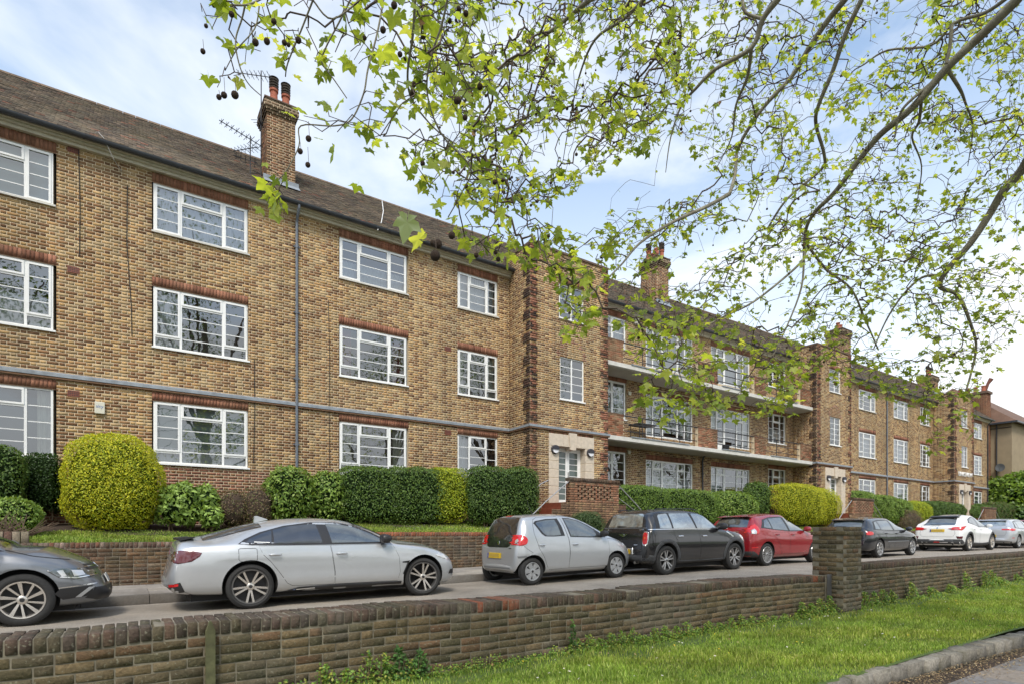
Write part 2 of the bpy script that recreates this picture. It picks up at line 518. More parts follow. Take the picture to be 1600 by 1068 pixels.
def slab_pieces(x0, x1, y0, y1, wx, wy, zf, cols, gap=0.008, th=0.05, stagger=0.5):
    P = Pieces(SLABV)
    j = 0; y = y0
    while y < y1 - 0.01:
        ye = min(y + wy, y1)
        x = x0 - (wx * stagger if j % 2 else 0)
        while x < x1:
            w = wx * random.choice([1, 1, 1, 0.75])
            xe = min(x + w, x1); xs = max(x, x0)
            if xe - xs > 0.1:
                cx, cy = (xs + xe) / 2, (y + ye) / 2
                sl = math.atan2(zf(xe) - zf(xs), xe - xs)
                c = random.choice(cols); k = random.uniform(0.85, 1.15)
                P.put((cx, cy, zf(cx) - th / 2 + random.uniform(-0.003, 0.003)), Ms(xe - xs - gap, ye - y - gap, th, random.uniform(-.004, .004), random.uniform(-.006, .006), -sl), tuple(a * k for a in c))
            x += w
        y += wy; j += 1
    return P
def slabv():
    bm = bmesh.new(); bmesh.ops.create_cube(bm, size=1.0)
    bmesh.ops.bevel(bm, geom=[e for e in bm.edges if e.verts[0].co.z > 0 and e.verts[1].co.z > 0], offset=0.012, segments=1, affect='EDGES')
    bm.verts.index_update()
    bmesh.ops.triangulate(bm, faces=bm.faces)
    V = np.array([v.co[:] for v in bm.verts]); T = np.array([[v.index for v in f.verts] for f in bm.faces]); bm.free()
    return [(V, T)]
SLABV = slabv()
M_slab = coloured('paving_slab', scale=22, lo=0.72, hi=1.2, bmp=0.35, dirt=True, dirt_col=(0.10, 0.08, 0.06), dirt_amt=0.5, dirt_scale=2.2)
M_slab_o = coloured('paving_slab_single', 'obj', scale=22, lo=0.72, hi=1.2, bmp=0.35, dirt=True, dirt_col=(0.10, 0.08, 0.06), dirt_amt=0.5, dirt_scale=2.2)

# upper pavement behind the parked cars: bed, slabs, kerb
up = strip('upper_pavement', RX, [11.0, 13.4], lambda x, y: road_z(x) + 0.085, M_soil)
sp = slab_pieces(-6, 60, 11.14, 13.38, 0.9, 0.6, lambda x: road_z(x) + 0.125, [(0.30, 0.275, 0.24), (0.26, 0.24, 0.215), (0.34, 0.31, 0.265)])
sp.emit(up, 'paving_slab', 'far_paving_slabs', M_slab, M_slab_o, 120)
kp = Pieces(SLABV)
x = -6.0
while x < 62:
    w = 0.9; cx = x + w / 2; sl = math.atan2(road_z(x + w) - road_z(x), w); k = random.uniform(0.85, 1.1)
    kp.put((cx, 11.065, road_z(cx) + 0.0 - 0.02), Ms(w - 0.01, 0.13, 0.29, 0, 0, -sl), (0.17 * k, 0.16 * k, 0.145 * k)); x += w
kb = thing('kerb', 'long concrete kerb between the road and the pavement behind the parked cars', 'kerb'); kb['kind'] = 'structure'
del kb['category'], kb['label']
kp.emit(kb, 'kerbstone', 'far_kerbstones', M_slab, M_slab_o, 60)

# lower pavement (bottom right), leaf litter, granite kerb round the verge
lp = strip('lower_pavement', [-12, 0, 4, 8, 20, 60], [-6, 0, 2.75], lambda x, y: PAVE_LOW - 0.045, M_soil)
sp = slab_pieces(-4, 40, -3.0, 2.36, 0.9, 0.6, lambda x: PAVE_LOW, [(0.19, 0.18, 0.175), (0.21, 0.20, 0.19), (0.26, 0.225, 0.19), (0.17, 0.165, 0.16)], gap=0.010)
sp.emit(lp, 'paving_slab', 'far_paving_slabs', M_slab, M_slab_o, 200, near=(8, 1.5, 0))

def kerb_y(x): return 2.93 - 0.045 * (x - 5) + 0.10 * math.exp(-((x - 4.2) / 1.2) ** 2)
stonev = []
for k in range(6):
    bm = bmesh.new(); bmesh.ops.create_cube(bm, size=1.0)
    bmesh.ops.subdivide_edges(bm, edges=bm.edges[:], cuts=1, use_grid_fill=True)
    rr = random.Random(k * 3 + 1)
    for v in bm.verts:
        n = v.co.length
        v.co *= (0.97 if n > 0.8 else 1.0)
        v.co += Vector((rr.uniform(-.06, .06), rr.uniform(-.07, .07), rr.uniform(-.06, .06)))
    bmesh.ops.triangulate(bm, faces=bm.faces); bm.verts.index_update()
    stonev.append((np.array([v.co[:] for v in bm.verts]), np.array([[v.index for v in f.verts] for f in bm.faces]))); bm.free()
ks = Pieces(stonev)
x = -3.0
while x < 40:
    w = random.uniform(0.24, 0.42); cx = x + w / 2; k = random.uniform(0.75, 1.25)
    an = math.atan2(kerb_y(x + w) - kerb_y(x), w)
    ks.put((cx, kerb_y(cx) - 0.04, PAVE_LOW + 0.03), Ms(w - 0.036, 0.21, 0.20 + random.uniform(-.015, .015), an + random.uniform(-.05, .05), random.uniform(-.05, .05), 0), (0.20 * k, 0.185 * k, 0.155 * k))
    x += w
M_kst = coloured('granite', scale=16, lo=0.45, hi=1.6, bmp=0.9, dirt=True, dirt_col=(0.06, 0.065, 0.03), dirt_amt=0.5, dirt_scale=3, bd=0.01)
M_kst_o = coloured('granite_single', 'obj', scale=30, lo=0.5, hi=1.5, bmp=0.9, dirt=True, dirt_col=(0.06, 0.065, 0.03), dirt_amt=0.5, dirt_scale=3, bd=0.01)
vk = thing('verge_kerb', None, None); vk['kind'] = 'structure'
ks.emit(vk, 'kerb_stone', 'far_kerb_stones', M_kst, M_kst_o, 60, near=(7, 2.5, -1))

def verge_z(x, y):
    t = (y - 2.9) / 2.1
    base = np.interp(x, [0, 9, 14, 30], [-1.34, -1.33, -1.27, -1.15])
    return float((PAVE_LOW + 0.13) * (1 - t) + base * t) + 0.018 * math.sin(x * 2.3 + y) * math.sin(y * 3.1)
def verge_soil():
    m, nt, b = mat_new('verge_turf')
    n = noise(nt, 4, 6, 0.7, 'World'); r = ramp(nt, n.outputs['Fac'], [(0.3, (0.045, 0.075, 0.012)), (0.6, (0.075, 0.12, 0.02)), (0.75, (0.07, 0.06, 0.03))])
    nt.links.new(r.outputs['Color'], b.inputs['Base Color']); b.inputs['Roughness'].default_value = 1
    return m
M_turf = verge_soil()
strip('verge', list(np.arange(-3, 41, 0.5)), [2.8, 3.2, 3.6, 4.0, 4.4, 4.8, 5.0], lambda x, y: verge_z(x, max(y, 2.9)), M_turf)

def lawn_z(x, y):
    f = np.interp(x, [-3, 1.9, 2.4, 5, 14, 30, 60], [-0.19, -0.17, 0.0, 0.01, 0.02, 0.1, 0.25])
    return float(f + np.interp(y, [13.4, 14.3, 15.3, 16.6], [0, 0.13, 0.33, 0.45]) * (1.0 if x > 2.4 else 0.85))
strip('lawn', [-12, -8, -3, 0, 1.9, 2.4, 5, 8, 11, 14, 18, 22, 26, 30, 36, 42, 50, 60], [13.36, 14.0, 14.6, 15.3, 16.0, 16.8], lawn_z, M_turf)
soil = strip('flower_bed', [-12, -8, -3, 0, 1.9, 2.4, 5, 8, 11, 14, 18, 22, 26, 30, 36, 42, 50, 60], [14.35, 14.9, 15.3, 16.0, 16.8], lambda x, y: lawn_z(x, y) + 0.02, M_soil)

def blades(name, n, xr, yr, zf, h=(0.03, 0.08), w=0.005, cols=((0.09, 0.17, 0.02), (0.14, 0.25, 0.03), (0.06, 0.12, 0.02)), xp=1.0, mask=None):
    X = xr[0] + (xr[1] - xr[0]) * RNG.random(n) ** xp
    Y = yr[0] + (yr[1] - yr[0]) * RNG.random(n)
    cl = np.sin(X * 3.1 + 1.3 * np.sin(Y * 4)) * np.sin(Y * 4.7 + X) * 0.5 + 0.5
    if mask is not None:
        k = mask(X, Y); X, Y, cl = X[k], Y[k], cl[k]; n = len(X)
    Z = np.array([zf(a, b) for a, b in zip(X, Y)])
    H = (h[0] + (h[1] - h[0]) * RNG.random(n)) * (0.6 + 0.8 * cl)
    a = RNG.random(n) * 2 * np.pi; l = RNG.random(n) * 0.8
    dx, dy = np.cos(a), np.sin(a)
    b = a + np.pi / 2 + RNG.normal(0, .4, n); wx, wy = np.cos(b) * w, np.sin(b) * w
    ww = 0.7 + 0.8 * RNG.random(n)
    base = np.stack([X, Y, Z], 1)
    v0 = base + np.stack([wx * ww, wy * ww, -0.01 + 0 * X], 1); v1 = base - np.stack([wx * ww, wy * ww, 0.01 + 0 * X], 1)
    m = base + np.stack([dx * H * l * .35, dy * H * l * .35, H * .6], 1)
    v2 = m + np.stack([wx * ww, wy * ww, 0 * X], 1) * .8; v3 = m - np.stack([wx * ww, wy * ww, 0 * X], 1) * .8
    v4 = base + np.stack([dx * H * l, dy * H * l, H], 1)
    V = np.stack([v0, v1, v2, v3, v4], 1).reshape(-1, 3)
    i = np.arange(n)[:, None] * 5
    T = np.concatenate([i + np.array([0, 1, 3]), i + np.array([0, 3, 2]), i + np.array([2, 3, 4])])
    C = np.array(cols)[RNG.integers(0, len(cols), n)] * (0.75 + 0.5 * RNG.random(n))[:, None]
    patch = np.sin(X * 1.9 + 2.1 * np.sin(Y * 2.2)) * np.sin(Y * 2.9 + X * .7)
    fine = np.sin(X * 7.3 + 3 * np.sin(Y * 6.1)) * np.sin(Y * 9.7 + X * 2.1)
    C *= (1 + .12 * patch + .20 * fine)[:, None]; C[:, 0] *= 1 + .06 * np.sin(X * 2.3 + Y * 3.7)
    me = np_mesh(name, V, T, np.repeat(C, 5, 0))
    me.materials.append(M_grass)
    o = link(name, me); o['kind'] = 'stuff'; return o
GR = ((0.22, 0.31, 0.045), (0.29, 0.39, 0.06), (0.15, 0.23, 0.035), (0.38, 0.41, 0.12), (0.25, 0.35, 0.05))
tag(blades('verge_grass', 230000, (1.2, 30), (2.84, 4.88), verge_z, (0.02, 0.06), 0.0036, GR, xp=1.7, mask=lambda X, Y: (RNG.random(len(X)) > 0.8 * (Y > 4.5 + .12 * np.sin(X * 2.3) + .1 * np.sin(X * 5.1)))), 'short bright green grass on the verge below the garden wall', 'grass')
tag(blades('lawn_grass', 70000, (-3.2, 40), (13.38, 14.75), lawn_z, (0.03, 0.07), 0.007, GR, xp=1.5), 'mown grass strip above the retaining wall in front of the hedges', 'grass')

def litter():
    n = 11000
    X = 2 + 16 * RNG.random(n) ** 1.4
    Y = np.array([kerb_y(x) for x in X]) - 0.18 - np.abs(RNG.normal(0, 0.22, n))
    a = RNG.random(n) * 6.28; s = RNG.uniform(0.005, 0.017, n); t = RNG.uniform(-.5, .5, n)
    c = np.stack([X, Y, PAVE_LOW + 0.006 + 0.012 * RNG.random(n)], 1)
    d = np.stack([np.cos(a), np.sin(a), t], 1) * s[:, None]; e = np.stack([-np.sin(a), np.cos(a), 0 * a], 1) * s[:, None] * 0.5
    V = np.stack([c - d, c + e, c + d, c - e], 1).reshape(-1, 3)
    T = np.arange(n)[:, None] * 4 + np.array([0, 1, 2, 3])
    C = np.array([(0.36, 0.25, 0.12), (0.28, 0.18, 0.09), (0.16, 0.10, 0.06), (0.46, 0.35, 0.19)])[RNG.integers(0, 4, n)]
    me = np_mesh('leaf_litter', V, T, np.repeat(C, 4, 0)); me.materials.append(M_wbrick)
    tag(link('leaf_litter', me), 'dry brown leaf litter gathered along the foot of the granite kerb', 'leaf litter', kind='stuff')
litter()

def daisies():
    b = []
    n = 240
    X = 2.6 + 9 * RNG.random(n); Y = 13.5 + 1.0 * RNG.random(n)
    c = np.stack([X, Y, np.array([lawn_z(a, b2) for a, b2 in zip(X, Y)]) + 0.07], 1)
    s = 0.016
    V = np.stack([c + np.array([-s, 0, -s * .4]), c + np.array([0, -s * .6, s]), c + np.array([s, 0, -s * .4]), c + np.array([0, s, s * .4])], 1).reshape(-1, 3)
    T = np.arange(n)[:, None] * 4 + np.array([0, 1, 3]); T2 = np.arange(n)[:, None] * 4 + np.array([1, 2, 3])
    me = np_mesh('daisies', V, np.concatenate([T, T2])); me.materials.append(M_white)
    tag(link('daisies', me), 'small white daisies dotted over the upper lawn', 'flowers', kind='stuff')
daisies()
def verge_bits():
    n = 260
    X = 3 + 15 * RNG.random(n) ** 1.3; Y = 3.0 + 1.8 * RNG.random(n)
    c = np.stack([X, Y, np.array([verge_z(a, b2) for a, b2 in zip(X, Y)]) + 0.055], 1)
    s = RNG.uniform(.006, .020, n)[:, None]; a = RNG.random(n) * 6.28
    d = np.stack([np.cos(a), np.sin(a), .4 * np.sin(a * 3)], 1) * s; e = np.stack([-np.sin(a), np.cos(a), .5 + 0 * a], 1) * s * .6
    V = np.stack([c - d, c + e, c + d, c - e], 1).reshape(-1, 3)
    C = np.array([(.55, .50, .40), (.62, .45, .03), (.34, .24, .12), (.28, .18, .08), (.6, .58, .5)])[RNG.integers(0, 5, n)]
    me = np_mesh('fallen_bits', V, np.arange(n)[:, None] * 4 + np.array([0, 1, 2, 3]), np.repeat(C, 4, 0)); me.materials.append(M_slab)
    tag(link('fallen_bits', me), 'fallen petals, dry leaves and dandelion heads scattered on the verge grass', 'petals', kind='stuff')
verge_bits()

# ------------------------------------------------------------------ garden walls of real bricks
WCOL = [(0.115, 0.085, 0.046), (0.098, 0.075, 0.042), (0.13, 0.095, 0.052), (0.088, 0.075, 0.043), (0.135, 0.083, 0.047), (0.10, 0.08, 0.05), (0.115, 0.09, 0.052)]
CCOL = [(0.072, 0.05, 0.04), (0.088, 0.06, 0.045), (0.06, 0.046, 0.036), (0.10, 0.062, 0.045), (0.085, 0.07, 0.045)]
def garden_wall(name, label, x0, x1, yf, ztop, courses, nsingle, thick=0.30, cope_cols=CCOL, body_cols=WCOL, dz=lambda x: 0.0, mort=None, both=False, redx=None, near=(0, 0, 0)):
    t = thing(name, label, 'brick wall')
    B = Pieces(BV)
    # brick-on-edge coping
    x = x0
    while x < x1 - 0.03:
        c = random.choice(cope_cols); k = random.uniform(0.8, 1.25)
        if redx and any(abs(x - r) < 0.14 for r in redx) and random.random() < .7: c = (0.20, 0.065, 0.035)
        z = ztop - 0.055 + dz(x) + random.uniform(-.004, .003)
        for y in ([yf + 0.108] if thick < 0.26 else [yf + 0.108, yf + 0.108 + 0.225]):
            B.put((x + 0.0375, y - .004 + random.uniform(-.004, .003), z), Ms(0.98, 1, 1, R(90) + random.uniform(-.03, .03), R(90) + random.uniform(-.03, .03)), tuple(a * k for a in c))
        x += 0.075
    # body: stretchers with the odd header
    for i in range(courses):
        z = ztop - 0.11 - 0.012 - 0.0375 - 0.075 * i
        x = x0 - (0.1125 if i % 2 else 0)
        while x < x1 - 0.02:
            hd = random.random() < 0.10
            L = 0.1125 if hd else 0.225
            a, b = max(x, x0), min(x + L, x1)
            if b - a > 0.05:
                c = random.choice(body_cols); k = random.uniform(0.75, 1.3)
                B.put(((a + b) / 2, yf + 0.0520 + random.uniform(-.002, .002), z + dz((a + b) / 2)), Ms((b - a - 0.012) / 0.215, 1, random.uniform(.97, 1.01), random.uniform(-.008, .008)), tuple(q * k for q in c))
            x += L
    B.emit(t, 'brick', 'far_bricks', M_wbrick, M_wbrick_o, nsingle, near=near, visible=lambda p: p[0] / p[1] > -0.19)
    m = MB()
    n = max(1, int((x1 - x0) / 1.0))
    for q in range(n):
        a, b = x0 + (x1 - x0) * q / n, x0 + (x1 - x0) * (q + 1) / n
        zz = ztop + dz((a + b) / 2) - 0.012
        m.box(a, b, yf + 0.0072, yf + thick, zz - 0.12 - 0.075 * courses - 0.1, zz - (0.0 if thick > 0.26 else 0.0))
    m.build('mortar_bed', mort or M_mortar_dark, t)
    return t
dip = lambda x: (-0.022 if 5.02 < x < 5.18 else 0.0) + 0.012 * math.sin(x * 1.1) + 0.006 * math.sin(x * 3.7)
garden_wall('garden_wall', 'low mossy brick wall with brick-on-edge coping running from the left edge to the pier', -3.0, 9.66, 4.95, -0.69, 12, 300, dz=dip, redx=[3.05, 3.3, 9.4], near=(1.5, 5, -0.9))
garden_wall('garden_wall', 'mossy brick wall beyond the pier, below the parked black hatchback and white crossover', 10.42, 34.0, 4.98, -0.56, 13, 300, dz=lambda x: 0.004 * (x - 10.4), near=(11, 5, -0.9))

def pier():
    t = thing('brick_pier', 'square mossy brick pier in the garden wall between the red and black cars', 'brick pier')
    B = Pieces(BV)
    x0, x1, y0, y1 = 9.80, 10.42, 4.72, 5.24
    def ring(z, ex, col, k, off):
        X0, X1, Y0, Y1 = x0 - ex, x1 + ex, y0 - ex, y1 + ex
        gx, gy = (0, .108) if not off else (.108, 0)
        for (a0, a1, f, ax) in ((X0 + gx, X1 - gx, Y0, 'x'), (X0 + gx, X1 - gx, Y1, 'x'), (Y0 + gy, Y1 - gy, X0, 'y'), (Y0 + gy, Y1 - gy, X1, 'y')):
            L = a1 - a0; n = max(1, round(L / 0.215)); w = L / n
            edges = [a0 + w * i for i in range(n + 1)]
            for a, b in zip(edges[:-1], edges[1:]):
                c = random.choice(WCOL); q = random.uniform(0.8, 1.3)
                mid = (a + b) / 2; s = (b - a - 0.014) / 0.215
                inn = 0.0495 if f in (X0, Y0) else -0.0495
                if ax == 'x': B.put((mid, f + inn, z), Ms(s, 1, 0.97, random.uniform(-.01, .01)), tuple(v * q for v in c))
                else: B.put((f + inn, mid, z), Ms(s, 1, 0.97, R(90) + random.uniform(-.01, .01)), tuple(v * q for v in c))
    z = 0.055; i = 0
    # top course (brick on edge look: taller), projecting course, shaft
    for sx in (0, 1):
        pass
    ring(0.075, -0.0, WCOL[0], 1, 0); ring(0.0, 0.022, WCOL[0], 1, 1)
    for i in range(19): ring(-0.075 * (i + 1), 0.0, WCOL[0], 1, i % 2)
    B.emit(t, 'brick', 'far_bricks', M_wbrick, M_wbrick_o, 300)
    MB().box(x0 + .0055, x1 - .0055, y0 + .0055, y1 - .0055, -1.6, 0.105).box(x0 - .012, x1 + .012, y0 - .012, y1 + .012, -0.02, 0.03).build('mortar_core', M_mortar_dark, t)
pier()
# metal channel post beside the pier and the timber stake
t = thing('metal_post', 'slim grey metal channel post in the gap beside the brick pier', 'post', (9.73, 4.93, 0))
MB().box(-.02, .02, -.02, .0, -1.5, -.69).box(-.026, -.0205, -.04, .01, -1.5, -.69).box(.0205, .026, -.04, .01, -1.5, -.69).build('channel', simple('post_galv', (0.22, 0.22, 0.23), 0.4, metal=0.7), t)
MB().box(-.06, .05, .02, .06, -1.5, -.70).build('gap_shadow_strip', M_mortar_dark, t)  # added strip stands in for the shadow in the gap behind the post
p = at(329, 975, 4.90)
t = thing('timber_stake', 'pointed green timber stake standing against the garden wall at lower left', 'stake', (p.x, 4.915, 0))
MB().prism([(-.028, -1.6), (.028, -1.6), (.028, p.z - .05), (0.004, p.z + .02), (-.004, p.z + .02), (-.028, p.z - .05)], -.028, .022).build('stake', M_wood, t, bevel=0.004)

# retaining wall above the far pavement
RCOL = [(0.13, 0.075, 0.04), (0.105, 0.062, 0.038), (0.15, 0.09, 0.05), (0.09, 0.06, 0.04), (0.16, 0.12, 0.08)]
RED = [(0.27, 0.085, 0.045), (0.30, 0.105, 0.055), (0.22, 0.075, 0.045)]
garden_wall('retaining_wall', 'low brick retaining wall with dark coping behind the grey car at left', -8.0, 2.35, 13.2, -0.17, 11, 300, thick=0.23, cope_cols=[(0.16, 0.075, 0.05), (0.11, 0.065, 0.05), (0.22, 0.16, 0.13)], body_cols=RCOL, mort=M_mortar_side, near=(0, 13, 0))
garden_wall('retaining_wall', 'brick retaining wall with bright red coping behind the silver cars', 2.35, 10.0, 13.2, 0.03, 13, 300, thick=0.23, cope_cols=RED, body_cols=RCOL, mort=M_mortar_side, near=(7, 13, 0))
garden_wall('retaining_wall', 'brick retaining wall with dark coping from the first entrance steps to the far right', 10.0, 57.0, 13.2, 0.02, 13, 200, thick=0.23, cope_cols=RCOL, body_cols=RCOL, mort=M_mortar_side, dz=lambda x: 0.004 * (x - 10), near=(12, 13, 0))

# ------------------------------------------------------------------ THE BLOCK OF FLATS
flats = thing('block_of_flats', 'long three storey block of flats in yellow stock brick with white windows and tiled roof', 'building')
YW, YB = 16.55, 15.30           # main wall, entrance bays
BUFF = [(0.43, 0.28, 0.125), (0.38, 0.235, 0.10), (0.47, 0.32, 0.155), (0.36, 0.255, 0.135), (0.42, 0.305, 0.165), (0.41, 0.245, 0.105)]
BRN = [(0.24, 0.128, 0.06), (0.20, 0.105, 0.05), (0.285, 0.16, 0.075), (0.17, 0.09, 0.045)]
REDB = [(0.26, 0.115, 0.072), (0.22, 0.095, 0.06), (0.30, 0.14, 0.09)]
DRK = [(0.06, 0.038, 0.03), (0.045, 0.032, 0.028), (0.09, 0.05, 0.038)]
def vary(c, a=0.18):
    k = random.uniform(1 - a, 1 + a); return (c[0] * k, c[1] * k, c[2] * k)
def col_main(a, z):
    if z < 1.62: return vary(random.choice(REDB if random.random() < .75 else BRN), .25)
    p = 0.36 if z > 3.5 else 0.50
    return vary(random.choice(BRN if random.random() < p else BUFF))

class Wall:
    Q = []      # brick quads of all walls: (V(8?),...)
    def __init__(s): s.V = []; s.C = []; s.cen = []; s.MV = []; s.MF = []
    def add(s, O, A, N, a0, a1, z0, z1, holes, colf, proud=0.0035, phase=0.0, prf=None):
        O, A, N = Vector(O), Vector(A), Vector(N)
        c0 = math.floor(z0 / 0.075); c1 = math.ceil(z1 / 0.075)
        for i in range(c0, c1):
            zb = i * 0.075 + 0.0065; zt = zb + 0.062
            zb = max(zb, z0); zt = min(zt, z1)
            if zt - zb < 0.015: continue
            a = math.floor((a0 - 0.5) / 0.3375) * 0.3375 + (0.16875 if i % 2 else 0.0) + phase
            hs = [(h[0], h[1]) for h in holes if h[2] < zt - 0.01 and h[3] > zb + 0.01]
            k = 0
            while a < a1:
                L = 0.225 if k % 2 == 0 else 0.1125
                s0, s1 = max(a + .0065, a0), min(a + L - .0065, a1)
                a += L; k += 1
                if s1 - s0 < 0.02: continue
                segs = [(s0, s1)]
                for h0, h1 in hs:
                    ns = []
                    for q0, q1 in segs:
                        if h1 <= q0 or h0 >= q1: ns.append((q0, q1))
                        else:
                            if h0 - q0 > .015: ns.append((q0, h0))
                            if q1 - h1 > .015: ns.append((h1, q1))
                    segs = ns
                for q0, q1 in segs:
                    c = colf((q0 + q1) / 2, (zb + zt) / 2)
                    if c is None: continue
                    pr = proud + random.uniform(-.0015, .0015) + (prf((q0 + q1) / 2, (zb + zt) / 2) if prf else 0)
                    s.piece(O, A, N, q0, q1, zb, zt, pr, c)
        # mortar sheet with the openings left free, and the reveals of the openings
        xs = sorted(set([a0, a1] + [max(a0, min(a1, v)) for h in holes for v in h[:2]]))
        zs = sorted(set([z0, z1] + [max(z0, min(z1, v)) for h in holes for v in h[2:4]]))
        for i in range(len(xs) - 1):
            for j in range(len(zs) - 1):
                mx, mz = (xs[i] + xs[i + 1]) / 2, (zs[j] + zs[j + 1]) / 2
                if any(h[0] < mx < h[1] and h[2] < mz < h[3] for h in holes): continue
                s.quad([O + A * xs[i] + Vector((0, 0, zs[j])), O + A * xs[i + 1] + Vector((0, 0, zs[j])), O + A * xs[i + 1] + Vector((0, 0, zs[j + 1])), O + A * xs[i] + Vector((0, 0, zs[j + 1]))])
        for h in holes:
            d = N * -0.13; f = N * 0.006
            P = [O + A * h[0] + Vector((0, 0, h[2])), O + A * h[1] + Vector((0, 0, h[2])), O + A * h[1] + Vector((0, 0, h[3])), O + A * h[0] + Vector((0, 0, h[3]))]
            for i in range(4):
                p, q = P[i], P[(i + 1) % 4]
                s.quad([p + f, q + f, q + d, p + d])
    def quad(s, ps):
        n = len(s.MV); s.MV.extend([tuple(p) for p in ps]); s.MF.append((n, n + 1, n + 2, n + 3))
    def piece(s, O, A, N, q0, q1, zb, zt, pr, c):
        b = [O + A * q0 + Vector((0, 0, zb)), O + A * q1 + Vector((0, 0, zb)), O + A * q1 + Vector((0, 0, zt)), O + A * q0 + Vector((0, 0, zt))]
        s.V.append([tuple(p - N * 0.002) for p in b] + [tuple(p + N * pr) for p in b]); s.C.append(c)
    def emit(s, parent, single=300, name='brick', rest='brickwork'):
        V = np.array(s.V); C = np.array(s.C); n = len(V)
        cen = V.mean(1); d = np.linalg.norm(cen, axis=1) + np.where(cen[:, 0] / cen[:, 1] > -0.135, 0, 1e4) + np.where(cen[:, 2] < 1.8, 1e3, 0)
        o = np.argsort(d); one, many = o[:single], o[single:]
        F5 = np.array([[4, 5, 6, 7], [0, 1, 5, 4], [1, 2, 6, 5], [2, 3, 7, 6], [3, 0, 4, 7]])
        cache = {}
        for i in one:
            v = V[i]; org = v[0].copy()
            size = tuple(np.round(v[6] - v[0], 3))
            if size not in cache:
                me = np_mesh(name, v - org, F5); me.materials.append(M_brick_o); cache[size] = me
            ob = bpy.data.objects.new(name, cache[size]); COL.objects.link(ob); ob.parent = parent; ob.location = org; ob.color = (*C[i], 1)
        m = len(many)
        VV = V[many].reshape(-1, 3); Q = (np.arange(m)[:, None, None] * 8 + F5[None]).reshape(-1, 4)
        me = np_mesh(rest, VV, Q, np.repeat(C[many], 8, 0)); me.materials.append(M_brick)
        ob = link(rest, me, parent); ob['kind'] = 'stuff'
        me = bpy.data.meshes.new('mortar'); me.from_pydata(s.MV, [], s.MF); me.update(); me.materials.append(M_mortar)
        link('wall', me, parent)
W = Wall()
LINT = Wall()     # lintels use the same piece maker

# ---- windows
def curtain(par, x0, x1, z0, z1, y, mat, amp=0.02, wl=0.09, scallop=False):
    n = max(4, int((x1 - x0) / 0.018)); V = []; Q = []
    for i in range(n + 1):
        x = x0 + (x1 - x0) * i / n
        yy = y + amp * math.sin(2 * math.pi * x / wl) + amp * .5 * math.sin(2 * math.pi * x / (wl * 2.7) + 1)
        zb = z0 + (0.03 * abs(math.sin(math.pi * x / 0.09)) if scallop else 0)
        V += [(x, yy, zb), (x, yy, z1)]
    for i in range(n): Q.append((2 * i, 2 * i + 2, 2 * i + 3, 2 * i + 1))
    me = np_mesh('curtain', V, np.array(Q), smooth=True); me.materials.append(mat)
    link('curtain', me, par)

S3 = lambda s: [(s, [(.185, 0, 0), (.815, 1, 3)]), (1 - 2 * s, [(.75, 0, 3), (.25, 1, 0)]), (s, [(.185, 0, 0), (.815, 1, 3)])]
T3 = lambda s: [(s, [(1, 1, 3)]), (1 - 2 * s, [(.70, 0, 2), (.30, 1, 0)]), (s, [(1, 1, 3)])]
G3 = lambda s: [(s, [(1, 0, 3)]), (1 - 2 * s, [(.72, 0, 3), (.28, 1, 0)]), (s, [(1, 0, 3)])]
BAL = [(.14, [(1, 0, 3)]), (.19, [(.72, 0, 2), (.28, 1, 0)]), (.34, [(1, 1, 3)]), (.16, [(.72, 0, 2), (.28, 1, 0)]), (.17, [(1, 0, 3)])]
STAIR = [(.5, [(1, 0, 4)]), (.5, [(1, 0, 4)])]
TWO = [(.5, [(.68, 0, 2), (.32, 1, 0)]), (.5, [(1, 1, 3)])]

